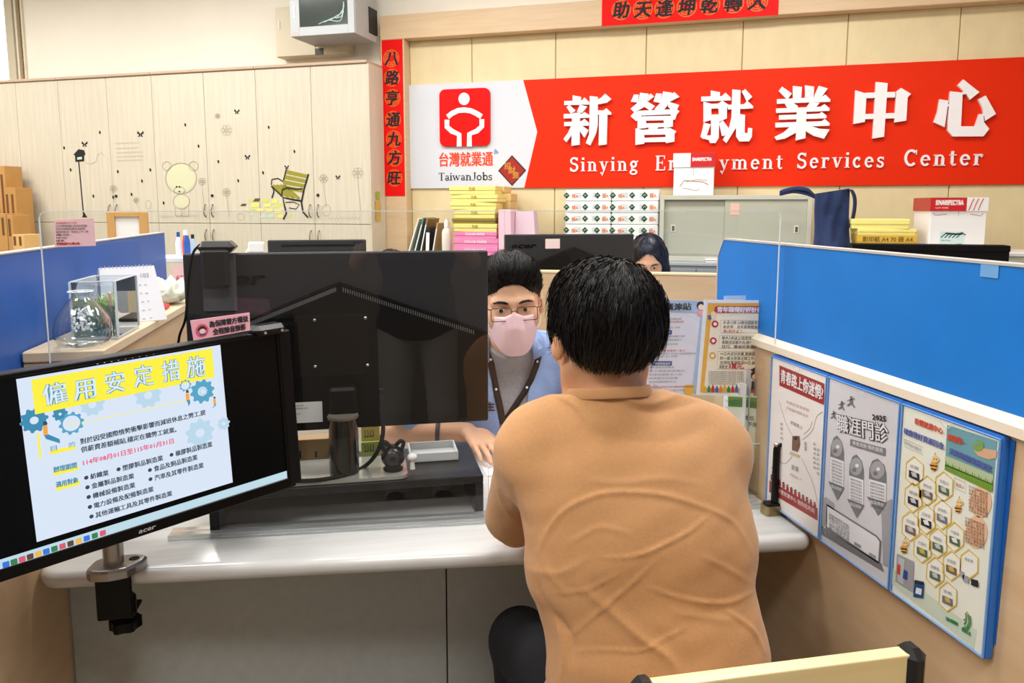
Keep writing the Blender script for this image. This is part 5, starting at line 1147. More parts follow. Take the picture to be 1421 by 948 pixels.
# ---------------------------------------------------------------- three poster folders on the right partition
XF = XR - .013
MF = frame3((XF, 0, 0), (0, -1, 0), (0, 0, 1), (-1, 0, 0))
def fx(x, y, lift=.006): p = onX(x, y, XF - lift); return (-p.y, p.z)
m_fold = mat('folder_blue', '2f74c8', .35); m_sleeve = clear_mat('clear_sleeve', 'fbfcfd', .7, ior=1.45)
ptop, pbot = 1.077, .752
edges = [fx(1068, 500)[0], (fx(1144, 522)[0] + fx(1138, 735)[0]) / 2, (fx(1248, 560)[0] + fx(1233, 806)[0]) / 2, (fx(1396, 617)[0] + fx(1356, 903)[0]) / 2]
FL = ['poster in a blue sleeve with a red strip across its top, nearest the pen stand', 'grey career clinic poster in a blue sleeve between two others', 'recycling poster with yellow hexagons and bees in a blue sleeve']
FN = []
rb = random.Random(2)
for i in range(3):
    x0, x1 = edges[i] + .003, edges[i + 1] - .003
    r = thing('poster_folder', FL[i], 'poster', (XF, -(x0 + x1) / 2, pbot), 'poster sleeves on the right partition')
    B = T(-XF, (x0 + x1) / 2, -pbot) @ MF
    MB(B).prism(rrect(x0 - .002, x1 + (.004 if i < 2 else .003), pbot - (.004), ptop + .004, .004, 2), -.010, .0).build('folder_back', m_fold, r)
    MB(B).prism([(x0 + .002, pbot), (x1 - .002, pbot), (x1 - .002, ptop - .003), (x0 + .002, ptop - .003)], .0005, .0015).build('poster_sheet', [mat('poster_cream', 'f0ebe6', .6), mat('poster_grey', 'd9d9de', .6), mat('poster_mint', 'eef0e2', .6)][i], r)
    mb = MB(B); mb.strokes([(x0, pbot - .001), (x0, ptop), (x1, ptop), (x1, pbot - .001), (x0, pbot - .001)], .002, .0015, .0045); mb.build('sleeve_edge', mat('sleeve_edge_blue', '7aa8e0', .2), r)
    mb = MB(B); xm = (x0 + x1) / 2; c = arc(xm, ptop, .012, 180, 360, 8)
    mb.add([(x0, pbot, .005), (x1, pbot, .005), (x1, ptop, .005)] + [(p[0], p[1], .005) for p in c[::-1]] + [(x0, ptop, .005)], [tuple(range(3 + len(c) + 1))]); mb.build('clear_sleeve', m_sleeve, r)
    mb = MB(B); mb.line(c, .0012, .0052); mb.build('thumb_notch', mat('notch_grey', 'c3c8cc', .2), r)
    FN.append((r, B, x0, x1))
def pprint(i): return Print(lambda x, y: fx(x, y, .002), FN[i][1], .0018)
# 1: red strip
k4 = 612 / 200
def c4(*pts): return [(1060 + x / k4, 490 + y / k4) for x, y in pts]
P = pprint(0); p_rd = flatmat('poster_red', 'a32d28'); p_pale = flatmat('poster_pale_line', 'c9a29a'); p_ln = flatmat('poster_line', '8c8a8c')
P.poly(p_rd, c4((66, 52), (257, 130), (257, 222), (66, 138)), 1); q = c4((72, 118), (252, 196)); P.text(pwhite, '青春路上你迷惘?', *q[0], *q[1], 17, 3, off=.0008)
P.poly(p_rd, c4((24, 540), (228, 660), (228, 712), (22, 590)), 1)
q = c4((60, 590), (215, 680)); P.text(pwhite, '新營就業中心 陪你找方向', *q[0], *q[1], 6, 2)
for i in range(12):
    x = 34 + i * 16.6; y = 520 + i * 10.6
    P.poly(pdark if i % 3 == 0 else p_rd, c4(*disc(x, y, 4.5, 8)), 3); P.poly(p_rd, c4((x - 5, y + 4), (x + 5, y + 6), (x + 5, y + 24), (x - 5, y + 20)), 2)
for c in (((66, 205), (78, 250), (95, 300), (120, 350)), ((250, 250), (225, 270), (205, 330), (165, 368)), ((160, 448), (185, 500), (210, 560), (228, 632)), ((120, 440), (90, 470), (60, 460), (30, 490)), ((205, 290), (195, 320), (170, 345))):
    P.line(p_ln, c4(*[tuple(p) for p in [q[:2] for q in catm([(a, b, 0) for a, b in c])]]), .0011, 1)
P.poly(flatmat('poster_brown', '7c5a40'), c4((122, 352), (152, 352), (154, 392), (144, 420), (120, 412)), 3); P.poly(pdark, c4(*disc(137, 362, 8, 10)), 4); P.poly(flatmat('poster_sand', 'cdbb96'), c4((112, 418), (156, 436), (148, 446), (110, 430)), 2)
for t, a, b, h in (('你是否常常感到', (96, 212), (192, 250), 4), ('不知道未來的方向', (96, 238), (188, 275), 4), ('求職路上', (112, 300), (165, 325), 5), ('創業', (118, 492), (148, 506), 7), ('勇敢踏出第一步', (112, 520), (160, 545), 4)): q = c4(a, b); P.text(p_pale if h == 4 else p_ln, t, *q[0], *q[1], h, 2)
for x, y, n, h in ((172, 392, 2, 6), (210, 390, 6, 4), (225, 415, 6, 4), (70, 305, 4, 4)):
    for k in range(n): q = c4((x, y + k * 20), (x + 12, y + 5 + k * 20)); P.text(p_ln, '就業方向夢想'[k], *q[0], *q[1], h, 2)
P.build(FN[0][0])
# 2: grey career clinic
P = pprint(1); g1 = flatmat('clinic_grey', '77787c'); g2 = flatmat('clinic_mid', 'a4a5aa'); g3 = flatmat('clinic_light', 'c5c6cb'); g4 = flatmat('clinic_white', 'ececf0')
q = c4((462, 282), (522, 292)); P.text(pdark, '2025', *q[0], *q[1], 9, 3, off=.0006)
q = c4((312, 325), (532, 372)); P.text(pdark, '職涯門診', q[0][0], q[0][1], q[1][0], q[1][1] + 3, 22, 3, off=.0026); P.text(g4, '職涯門診', q[0][0], q[0][1], q[1][0], q[1][1] + 3, 22, 4, off=.0006)
P.poly(g1, c4((368, 365), (518, 405), (516, 438), (366, 392)), 2); q = c4((378, 388), (508, 424)); P.text(g4, '專業諮詢‧預約服務', *q[0], *q[1], 5.5, 3)
def runner(x, y, s):
    P.poly(g1, c4(*disc(x, y - 14 * s, 5 * s, 8)), 3); P.poly(g1, c4((x - 5 * s, y - 9 * s), (x + 4 * s, y - 9 * s), (x + 5 * s, y + 8 * s), (x + 14 * s, y + 20 * s), (x + 9 * s, y + 22 * s), (x, y + 10 * s), (x - 14 * s, y + 18 * s), (x - 15 * s, y + 13 * s), (x - 5 * s, y + 5 * s)), 3); P.line(g1, c4((x - 14 * s, y - 2 * s), (x, y - 6 * s), (x + 13 * s, y - 10 * s)), .0016, 3)
runner(372, 205, 1.2); runner(332, 222, 1.0); runner(298, 262, .9)
for (x0, y0, x1, yc, yb_, sk) in ((282, 350, 340, 440, 575, 20), (362, 430, 424, 520, 650, 22), (446, 448, 520, 535, 640, 20)):
    P.poly(g1, c4(*([(x0, yc), (x0 + 2, yc - 45), (x0 + 14, y0 + 10), ((x0 + x1) / 2, y0), (x1 - 8, y0 + 28), (x1, yc - 20), (x1, yc + 22)])), 1)
    P.poly(g2, c4(*disc((x0 + x1) / 2, yc - 38, (x1 - x0) * .42, 14, 38)), 2); P.poly(g4, c4(*disc((x0 + x1) / 2 + 4, yc - 42, 8, 8)), 3); P.poly(g1, c4(*disc((x0 + x1) / 2 - 8, yc - 24, 10, 8)), 3)
    P.poly(g4, c4((x0 + 2, yc), (x1, yc + 20), (x1 - 2, yb_), (x0 + 1, yb_ - 24)), 2)
    for k in range(8): q = c4((x0 + 6, yc + 18 + k * 14), (x1 - 6, yc + 36 + k * 14)); P.text(g1, '協助您找到適合'[0:7], *q[0], *q[1], 3, 3)
    P.poly(g1, c4((x0 - 8, yb_ - 32), (x1 + 4, yb_ - 4), ((x0 + x1) / 2 + 2, yb_ + 50)), 3); q = c4((x0 + 6, yb_ - 4), (x1 - 8, yb_ + 12)); P.text(g4, '職涯規劃', *q[0], *q[1], 4.5, 4)
P.poly(g2, c4((250, 620), (262, 610), (300, 640), (296, 690), (246, 745)), 1); P.poly(g2, c4((498, 640), (545, 620), (530, 910), (506, 900)), 1)
P.poly(g1, c4((244, 735), (500, 895), (510, 930), (244, 770)), 1)
P.poly(g1, c4((266, 640), (480, 775), (500, 800), (494, 890), (484, 893), (262, 745)), 1); P.poly(g4, c4((270, 650), (478, 782), (492, 802), (486, 885), (268, 738)), 2)
for k in range(5): q = c4((278, 690 + k * 14), (365, 745 + k * 14)); P.text(g1, ['服務時間及地點:', '新營就業中心每週三', '下午二時至五時', '預約專線請洽', '櫃台服務人員'][k], *q[0], *q[1], 4, 3)
for x, y in ((385, 800), (448, 845)): q = c4((x, y + 15), (x + 30, y + 32)); P.text(pdark, '掃我預約', *q[0], *q[1], 5, 3)
P.build(FN[1][0])
# 3: recycling
k3 = 503 / 191
def c3(*pts): return [(1230 + x / k3, 560 + y / k3) for x, y in pts]
P = pprint(2); hy = flatmat('hex_yellow', 'e9c44c'); hw_ = flatmat('hex_white', 'f4f3e8'); sky = flatmat('photo_sky', '6ea3ae'); gr = flatmat('photo_grass', '6f9a32'); gold = flatmat('photo_gold', 'cdb45c'); bee = flatmat('bee_orange', 'e8a52c'); bro = flatmat('photo_brown', '7a6a55'); pch = flatmat('peach', 'ecc3a0'); or_ = flatmat('orange_red', 'cf4a2a'); pu = flatmat('print_purple', '5563a8'); tan_ = flatmat('hand_tan', 'd9ad88')
P.poly(sky, c3((222, 78), (405, 138), (388, 322), (214, 240)), 1); P.poly(flatmat('photo_haze', 'b9c9a0'), c3((216, 190), (392, 262), (388, 300), (214, 220)), 2); P.poly(gr, c3((216, 222), (392, 296), (388, 326), (214, 242)), 3)
for i in range(22): P.poly(gr, c3((216 + i * 8, 226 + i * 3.3), (220 + i * 8, 208 + i * 3.3 + (i % 3) * 5), (223 + i * 8, 230 + i * 3.3)), 3)
P.poly(tan_, c3((330, 160), (380, 168), (405, 172), (402, 200), (372, 205), (335, 190), (322, 172)), 3); P.poly(flatmat('globe_green', '7fa24a'), c3(*disc(338, 155, 20, 14)), 4); P.poly(sky, c3(*disc(332, 148, 7, 8)), 5)
for t, a, b, m, h in (('新營就業中心', (106, 72), (210, 112), or_, 8), ('提醒您~', (226, 130), (290, 152), or_, 8), ('確實做好資源回收', (66, 108), (212, 168), pu, 8), ('共同維護環境清潔', (232, 180), (386, 250), pu, 8), ('回收物品分類參考', (68, 148), (128, 178), pgrey, 5)):
    q = c3(a, b); P.text(m, t, *q[0], *q[1], h, 6 if h > 6 else 3, off=.0006 if h > 6 else 0)
P.line(pgrey, c3((66, 130), (134, 160), (134, 188), (66, 156), (66, 130)), .0006, 2)
hexs = [(104, 250, 1), (100, 345, 1), (90, 450, 1), (152, 320, 0), (148, 425, 0), (133, 530, 0), (212, 305, 0), (206, 408, 0), (190, 512, 0), (180, 618, 0), (252, 490, 0), (240, 595, 0), (226, 708, 0), (304, 590, 2)]
HN = ['紙類', '鐵罐', '鋁罐', '寶特瓶', '紙容器', '光碟片', '乾電池', '玻璃瓶', '輪胎', '農藥瓶', '汽機車', '家電類', '手機', '燈管類']
for (x, y, t), nm in zip(hexs, HN):
    pts = [(x - 2, y - 56), (x + 32, y - 26), (x + 30, y + 28), (x - 2, y + 52), (x - 33, y + 22), (x - 30, y - 34)]
    P.line(hy, c3(*(pts + pts[:1])), .0021, 3); P.poly(hw_, c3(*pts), 1)
    if t != 2:
        rr = rb.random(); P.poly([bro, g1, flatmat('photo_green', '59704a'), pdark][int(rr * 4)], c3((x - 20, y - 8), (x + 18, y + 8), (x + 18, y + 36), (x - 20, y + 18)), 4); P.poly([g3, gold, g4][int(rr * 10) % 3], c3((x - 12, y), (x + 6, y + 2), (x + 12, y + 22), (x - 6, y + 16)), 5)
    q = c3((x - 15, y - 18), (x + 16, y - 6)); P.text(pgrey, nm, *q[0], *q[1], 4.5, 5)
for x, y, w in ((292, 640, 22), (325, 655, 26), (280, 625, 14)): P.poly(pdark if w > 22 else g2, c3((x - w / 2, y - 15), (x + w / 2, y - 8), (x + w / 2, y + 18), (x - w / 2, y + 8)), 5)
def bee_(x, y, s):
    P.poly(bee, c3(*disc(x, y + 14 * s, 13 * s, 12, 18 * s)), 4); P.poly(pdark, c3((x - 13 * s, y + 8 * s), (x + 13 * s, y + 12 * s), (x + 13 * s, y + 17 * s), (x - 13 * s, y + 13 * s)), 5); P.poly(pdark, c3((x - 11 * s, y + 21 * s), (x + 11 * s, y + 24 * s), (x + 8 * s, y + 29 * s), (x - 9 * s, y + 26 * s)), 5)
    P.poly(flatmat('bee_face', 'f0cf8f'), c3(*disc(x + 6 * s, y - 12 * s, 14 * s, 12)), 5); P.poly(pdark, c3(*disc(x + 3 * s, y - 12 * s, 2.5 * s, 6)), 6); P.poly(pdark, c3(*disc(x + 12 * s, y - 11 * s, 2.5 * s, 6)), 6); P.line(pdark, c3((x + 4 * s, y - 26 * s), (x + 8 * s, y - 36 * s)), .001, 6); P.poly(g4, c3(*disc(x - 16 * s, y - 6 * s, 9 * s, 8, 13 * s)), 3)
bee_(175, 215, 1.0); bee_(264, 372, .9); bee_(66, 520, .9)
P.line(pgrey, c3((250, 272), (290, 290), (290, 328), (250, 308), (250, 272)), .0006, 2); q = c3((254, 300), (286, 314)); P.text(or_, '蜜蜂小叮嚀'[:3], *q[0], *q[1], 5, 3)
P.poly(pch, c3(*disc(345, 360, 40, 18, 58)), 2); P.poly(pch, c3(*disc(330, 470, 40, 18, 60)), 2)
for c_ in (300, 415):
    for k in range(8): q = c3((302 - (c_ - 300) * .12, c_ + 8 + k * 12), (372 - (c_ - 300) * .1, c_ + 36 + k * 12)); P.text(flatmat('text_brown', '8a5a3c'), ['不可回收物品請', '丟棄至一般垃圾', '桶內避免混合在', '一起造成困擾並', '請沖洗乾淨之後', '再行回收壓扁瓶', '罐減少體積謝謝', '您的配合與支持'][k], *q[0], *q[1], 4, 3)
P.poly(g2, c3((40, 548), (102, 578), (98, 690), (34, 648)), 3); P.poly(g3, c3((46, 560), (68, 570), (64, 662), (42, 648)), 4); P.poly(or_, c3((44, 585), (54, 590), (52, 628), (40, 620)), 5); P.poly(pblue, c3((66, 606), (80, 614), (78, 646), (62, 638)), 5)
P.poly(flatmat('bin_blue', '1c4f86'), c3((104, 652), (140, 660), (136, 712), (100, 706)), 4); P.poly(pdark, c3((106, 644), (140, 652), (140, 664), (104, 656)), 5); P.poly(g4, c3((112, 672), (132, 678), (130, 700), (108, 694)), 5)
P.poly(flatmat('mint_wash', 'd3e0cc'), c3((20, 600), (330, 830), (320, 900), (20, 660)), 0)
gm = flatmat('logo_green', '2f8a4a'); P.line(gm, c3((300, 770), (304, 800), (296, 820), (288, 812)), .0022, 4); P.line(gm, c3((292, 765), (294, 795), (286, 808)), .0022, 4); P.line(gm, c3((308, 776), (310, 806), (298, 826), (282, 818)), .0022, 4); P.poly(or_, c3(*disc(288, 790, 4, 8)), 5); P.poly(gold, c3(*disc(298, 764, 4, 8)), 5)
for t, a, b in (('垃圾分類做得好', (218, 790), (264, 814)), ('環保生活', (276, 830), (310, 850))): q = c3(a, b); P.text(gm, t, *q[0], *q[1], 5, 3, off=.0004)
P.build(FN[2][0])
# loose sheet edge and blue board behind the third sleeve
r = thing('blue_file', 'blue file cover sticking out behind the recycling poster sleeve', 'folder', (XF, -edges[3], pbot))
MB(T(-XF, edges[3], -pbot) @ MF).prism([(edges[3] - .05, pbot + .02), (edges[3] + .002, pbot + .02), (edges[3] + .008, ptop + .0), (edges[3] - .05, ptop)], -.0125, -.0105).build('cover', mat('folder_deep_blue', '1f62b4', .4), r)

# ---------------------------------------------------------------- brochure stand with two upright leaflets at the end of the counter
YB = 1.60
def by_(x, y, Y=YB): p = onY(x, y, Y); return (p.x, p.z)
MBk = frame3((0, YB, 0), (1, 0, 0), (0, 0, 1), (0, -1, 0))
def leaflet(name, label, q, mm, Y):
    pts = [by_(x, y, Y) for x, y in q]; c = sum(p[0] for p in pts) / 4; zl = min(p[1] for p in pts)
    r = thing(name, label, 'leaflet', (c, Y, zl), 'leaflets in the clear stand'); B = T(-c, -Y, -zl) @ frame3((0, Y, 0), (1, 0, 0), (0, 0, 1), (0, -1, 0)); MB(B).prism(pts[::-1] if False else pts, 0, .001).build('sheet', mm, r); return r, B
yg = flatmat('leaflet_yellow', 'f0b63e'); lb_ = flatmat('leaflet_blue', 'a9c4ea')
Y1_ = 1.585
r, B = leaflet('leaflet', 'yellow-bordered youth allowance leaflet with a red heading and cartoon graduate', [(966, 548), (1052, 550), (1073, 417), (977, 416)], pwhite, Y1_)
P = Print(lambda x, y: by_(x, y, Y1_), B, .0014)
k0 = 510 / 140
def c0_(*pts): return [(960 + x / k0, 400 + y / k0) for x, y in pts]
P.poly(yg, c0_((80, 75), (400, 75), (345, 530), (40, 525)), 1); P.poly(flatmat('leaflet_cream', 'fbf0d8'), c0_((100, 118), (385, 130), (338, 510), (60, 505)), 2)
P.poly(flatmat('leaflet_red', 'c9302c'), c0_(*rrect(112, 366, 90, 125, 14, 3)), 4); q = c0_((124, 118), (354, 120)); P.text(pwhite, '青年職得好評計畫', *q[0], *q[1], 7, 5, off=.0008)
P.poly(flatmat('thumb_blue', '2a62b8'), c0_((76, 140), (92, 132), (98, 155), (82, 160)), 4); P.poly(flatmat('thumb_skin', 'f6d9bb'), c0_((88, 132), (106, 112), (108, 128), (124, 130), (120, 158), (94, 156)), 4)
def box_(x0, y0, x1, y1, ls):
    P.line(pgrey, c0_((x0, y0), (x1, y0 + 4), (x1 - 6, y1), (x0 - 5, y1), (x0, y0)), .0006, 4)
    for k, t in enumerate(ls): q = c0_((x0 + 10, y0 + 20 + k * 22), (x1 - 8, y0 + 22 + k * 22)) if len(t) > 8 else c0_((x0 + 10, y0 + 20 + k * 22), (x0 + 10 + len(t) * 15, y0 + 21 + k * 22)); P.text(pdark if len(t) > 8 else flatmat('leaflet_red'), t, *q[0], *q[1], 4.6, 5)
box_(145, 160, 352, 225, ['年滿15歲-29歲本國籍青年', '未就學、且失業期間連續', '達6個月以上。']); box_(138, 238, 345, 302, ['專人3次以上深度諮詢,釐', '清職涯發展方向,提升求職', '技巧、職場就業優勢。']); box_(130, 318, 340, 408, ['90日內成功就業,連續受僱', '同一雇主從事正職工作,並', '投保就業保險滿90日,最高'])
q = c0_((135, 404), (178, 405)); P.text(pdark, '獎勵金', *q[0], *q[1], 5, 5); q = c0_((182, 404), (262, 406)); P.text(flatmat('leaflet_red'), '3萬元。', *q[0], *q[1], 7, 5, off=.0004)
for x, y, m in ((115, 180, 'leaflet_red'), (106, 265, 'leaflet_red'), (102, 340, 'leaflet_yellow')): P.poly(flatmat(m), c0_(*disc(x, y, 18, 12)), 4); P.poly(pwhite, c0_(*disc(x, y, 9, 8)), 5)
for k in range(7): q = c0_((80, 425 + k * 10), (262 if k < 6 else 220, 427 + k * 10)); P.text(pgrey, '注意事項請詳閱簡章內容說明並洽詢櫃台', *q[0], *q[1], 2.3, 4)
for i in range(14):
    x = 56 + i * 20; m = ['e2b33a', '2f8a4a', 'c9302c', '2a62b8', 'e88a2c'][i % 5]; P.poly(flatmat('crayon' + m, m), c0_((x, 525), (x, 506), (x + 8, 490 - (i % 3) * 4), (x + 16, 506), (x + 16, 527)), 4)
P.poly(pdark, c0_((292, 412), (318, 398), (346, 408), (322, 424)), 6); P.poly(flatmat('hair_brown', '3a241c'), c0_(*disc(318, 440, 24, 12, 26)), 5); P.poly(flatmat('thumb_skin'), c0_(*disc(318, 448, 17, 12, 15)), 6); P.poly(pdark, c0_((300, 468), (338, 468), (344, 510), (296, 510)), 5); P.poly(flatmat('gown_white', 'e8eef6'), c0_((312, 468), (324, 468), (322, 505), (314, 505)), 6)
P.build(r)
Y2_ = 1.60
r, B = leaflet('leaflet', 'pale blue employment subsidy leaflet mostly behind the seated visitor', [(880, 548), (964, 548), (978, 418), (882, 414)], flatmat('leaflet_lilac', 'e6e6f4'), Y2_)
P = Print(lambda x, y: by_(x, y, Y2_), B, .0014)
P.poly(lb_, [(882, 414), (978, 418), (976, 434), (882, 432)], 1); P.text(pdark, '業津貼', 922, 430, 959, 429, 9, 4, off=.0006); P.text(pdark, '產', 908, 431, 920, 431, 8, 3)
P.poly(lb_, [(972, 432), (977, 432), (966, 546), (960, 546)], 1)
P.poly(pdark, disc(972, 424, 6, 10), 4); P.poly(flatmat('thumb_skin'), disc(972, 426, 4, 10), 5); P.poly(flatmat('doll_pink', 'e79aa8'), [(968, 431), (976, 431), (977, 438), (967, 438)], 4)
for y in (461, 504): P.poly(pblue, [(905, y - 3), (932, y - 3), (932, y + 3), (905, y + 3)], 2); P.text(pwhite, '申請資格條件', 908, y + 2, 930, y + 2, 3.6, 3)
for k, (y, x1, t) in enumerate(((444, 945, '失業勞工請領各項津貼補助說明'), (448, 948, '依據就業保險法規定辦理申請'), (456, 944, '請備齊文件'), (468, 950, '青年就業獎勵,失業期間連續三個月'), (473, 946, '經公立就業服務機構推介'), (479, 940, '符合資格者得提出申請'), (488, 950, '每月最高補助新臺幣一萬元'), (492, 965, '受僱於同一雇主滿三十日以上,並檢附證明文件'), (496, 940, '每週工時'), (511, 935, '身分證明文件影本'), (516, 950, '勞工保險投保資料'), (521, 946, '存摺封面影本乙份'), (526, 940, '申請書及切結書'), (531, 938, '其他相關證明文件'), (538, 962, '洽詢電話請撥打免付費服務專線查詢'), (543, 950, '或至各地就業中心櫃台辦理'))):
    P.text(pred if k in (1, 6, 14) else pgrey, t, 900, y, x1, y - .5, 2.6, 3)
P.poly(yg, [(950, 534), (963, 534), (961, 548), (949, 548)], 3)
P.build(r)
Y3_ = 1.57
r, B = leaflet('leaflet', 'green landscape leaflet with handwritten words below the yellow one', [(1008, 640), (1046, 642), (1055, 550), (1010, 548)], flatmat('leaflet_pale_green', 'e4ecd8'), Y3_)
P = Print(lambda x, y: by_(x, y, Y3_), B, .0014); P.poly(gr, [(1010, 550), (1055, 552), (1053, 566), (1010, 564)], 1); P.poly(flatmat('hill_dark', '4c7a34'), [(1010, 556), (1030, 553), (1054, 560), (1053, 567), (1010, 562)], 2); P.text(pdark, '學伍,', 1032, 582, 1047, 583, 6, 2); P.text(pdark, '不便', 1036, 591, 1050, 592, 6, 2)
P.build(r)
# the clear stand itself
sx0_, sx1_ = by_(905, 600)[0], by_(1062, 600)[0]
r = thing('brochure_stand', 'clear acrylic tiered brochure stand holding leaflets beside the blue partition', 'stand', ((sx0_ + sx1_) / 2, 1.62, ZD + .001)); B = T(-(sx0_ + sx1_) / 2, -1.62, -ZD - .001)
for k, (y, z1) in enumerate(((1.545, .86), (1.615, 1.02))):
    MB(B).box(sx0_, sx1_, y, y + .002, ZD + .002, z1).build('clear_panel', m_clear, r); mb = MB(B); mb.box(sx0_, sx1_, y - .0005, y + .0025, z1, z1 + .002); mb.box(sx1_ - .001, sx1_ + .001, y - .0005, y + .0025, ZD + .002, z1); mb.build('panel_edge', m_edge, r)
MB(B).box(sx0_, sx1_, 1.54, 1.70, ZD + .0015, ZD + .005).build('clear_base', m_clear, r)
for x in (sx0_, sx1_): MB(B).box(x - .001, x + .001, 1.54, 1.70, ZD + .004, 1.0).build('side_panel', m_clear, r)
mb = MB(B)
for x in (sx1_, sx1_ - .012): mb.box(x - .001, x + .001, 1.539, 1.5405, ZD + .003, 1.0)
for y in (1.56, 1.60, 1.65): mb.box(sx1_ - .0015, sx1_ + .0015, y, y + .001, ZD + .003, 1.0)
mb.build('side_edges', m_edge, r, kind='stuff')
a = by_(1007, 412, 1.59); b = by_(1032, 424, 1.59)
MB(B).box(a[0] - .004, b[0] + .004, 1.589, 1.5905, b[1] - .01, a[1] + .002).build('top_tab', mat('tab_blue', 'bcd6f4', .3), r)
# narrow leaflets standing sideways between stand and partition
for k, (x, lb, c) in enumerate(((.865, 'grey printed leaflet standing sideways between the stand and the partition', 'b8bcc4'), (.850, 'white printed leaflet standing sideways beside the stand edge', 'e6e8ee'))):
    r = thing('leaflet', lb, 'leaflet', (x, 1.60, ZD + .008), 'leaflets standing sideways')
    MB().box(-.001, .001, -.035 - .01 * k, .06, 0, .28 - .03 * k).build('sheet', flatmat('side_sheet' + str(k), c), r)
    mb = MB(frame3((-.0012, 0, 0), (0, -1, 0), (0, 0, 1), (-1, 0, 0)))
    for j in range(12): mb.text('就業服務資訊公告欄', .006, -.05, .25 - .03 * k - j * .016, .0003, width=.07)
    mb.box(-.05, .03, .03, .08, 0, .0003); mb.build('printed_text', pgrey, r, kind='stuff')

# ---------------------------------------------------------------- counter pen on a brass block
q = onz(1079, 716, ZD)
r = thing('pen_stand', 'black counter pen upright in a brass-coloured block on the counter', 'pen stand', (q.x, q.y + .015, ZD + .001)); m_br = mat('brass_block', '9c8a62', .28, metal=.9)
MB().prism(rrect(-.026, .026, -.016, .016, .007), 0, .02).build('brass_block', m_br, r); MB().prism(rrect(-.022, .022, -.012, .012, .005), .02, .024).build('top_pad', black, r)
MB().lathe([(.0075, .022), (.0078, .04), (.0072, .142), (.0055, .149)], 16).build('pen', black, r); MB().lathe([(.006, .149), (.006, .154), (.003, .157)], 12).build('pen_clip', mat('chrome', 'd0d0d4', .15, metal=1), r)
mb = MB(); pts = catm([(.002, -.004, .151), (.012, -.006, .153), (.018, -.004, .13), (.02, -.003, .07), (.023, -.003, .02)], 10); mb.tube(pts, .003, 6)
for i in range(0, len(pts), 2): mb.ball(pts[i], .0042, n=8, m=6)
mb.build('cord', black, r, kind='stuff')

# ---------------------------------------------------------------- visitor chair (back rest, near the camera)
ych = .845
r = thing('visitor_chair', 'wooden-backed visitor chair with black frame behind the visitor in tan', 'chair', (.56, 1.05, 0)); B = T(-.56, -1.05, 0)
zt_ = .805; p0 = onz(888, 948, zt_); p1 = onz(1262, 903, zt_); ych = (p0.y + p1.y) / 2; xa, xb = p0.x + .008, p1.x
mm_sl = mat('pale_pine_slat', 'e6cf93', .4, grain=(6, .7, (.4, 6, 9), 'f0dfae'))
def slat(z0, z1, nm='back_slat'):
    n = 12; v = []; f = []
    for i in range(n + 1):
        t = i / n; x = xa + (xb - xa) * t; y = ych - .012 * math.sin(PI * t) * 0 - .0
        v += [(x, y - .011, z0), (x, y + .011, z0), (x, y + .011, z1), (x, y - .011, z1)]
    for i in range(n):
        a = i * 4
        for k in range(4): f.append((a + k, a + (k + 1) % 4, a + 4 + (k + 1) % 4, a + 4 + k))
    f += [(0, 3, 2, 1), (n * 4, n * 4 + 1, n * 4 + 2, n * 4 + 3)]
    o = MB(B).add(v, f).build(nm, mm_sl, r); md = o.modifiers.new('b', 'BEVEL'); md.width = .002; md.segments = 2; return o
slat(zt_ - .06, zt_); slat(zt_ - .17, zt_ - .11); slat(zt_ - .28, zt_ - .22)
m_ch = mat('chair_black', '161618', .38)
for x in (xa - .004, xb + .004):
    mb = MB(B); mb.tube([(x, ych - .01, .02), (x, ych - .005, .42), (x, ych, zt_ - .03), (x, ych, zt_ - .004)], .0125, 12); mb.build('back_post', m_ch, r)
    MB(B).box(x - .017, x + .017, ych - .02, ych + .02, zt_ - .07, zt_ + .007, .012).build('post_cap', m_ch, r)
    mb = MB(B); mb.tube([(x, ych + .44, .02), (x, ych + .42, .4)], .0125, 10); mb.build('leg', m_ch, r)
MB(B).box(xa - .01, xb + .01, ych + .02, ych + .46, .40, .445, .018).build('seat', mat('seat_black', '151517', .7), r)
mb = MB(B); 
for x in (xa - .004, xb + .004): mb.tube([(x, ych, .405), (x, ych + .43, .405)], .011, 8)
mb.build('seat_frame', m_ch, r)

# ---------------------------------------------------------------- things on the left ledge
ZL = 1.111
m_glass = mat('clear_glass', 'ffffff', .0, trans=1.0, ior=1.45)
q = onz(112, 500, ZL)
vx, vy = -.572, 1.708
r = thing('glass_vase', 'clear blown-glass vase with a narrow neck on the left ledge', 'vase', (vx, vy, ZL)); r.scale = (.98, .98, 1)
hv = onY(113, 405, vy).z - ZL
prof = [(.03, 0), (.048, .006), (.056, .03), (.0565, .055), (.052, .085), (.040, .115), (.028, .138), (.0185, .152), (.0165, .162), (.019, .168), (.024, .17)]
kz = hv / .17; prof = [(a, b * kz) for a, b in prof]
cg = clear_mat('thin_glass', 'f4f8fa', 1.8, ior=1.5, edge=2.6)
MB().lathe(prof, 32, cap=False).build('glass_wall', cg, r); MB().lathe([(.0, .001), (.03, .001)], 32, cap=False).build('glass_bottom', cg, r)
MB().lathe([(.0235, hv - .001), (.0255, hv + .0005), (.0235, hv + .002), (.022, hv + .0005), (.0235, hv - .001)], 32, cap=False).build('glass_rim', m_edge, r)
# little plant roots in water? dried seed heads seen through the glass
mb = MB(); rr = random.Random(11)
for k in range(70):
    a = rr.uniform(0, 2 * PI); d = rr.uniform(.0, .022); z = rr.uniform(.05, .12) * kz; mb.box(-.0016, .0016, -.0016, .0016, -.003, .003, 0, T(d * math.cos(a), d * math.sin(a), z) @ R(rr.uniform(0, 3), 'X'))
mb.build('glass_bubbles', mat('bubble_white', 'f4f8fa', .1), r, kind='stuff')
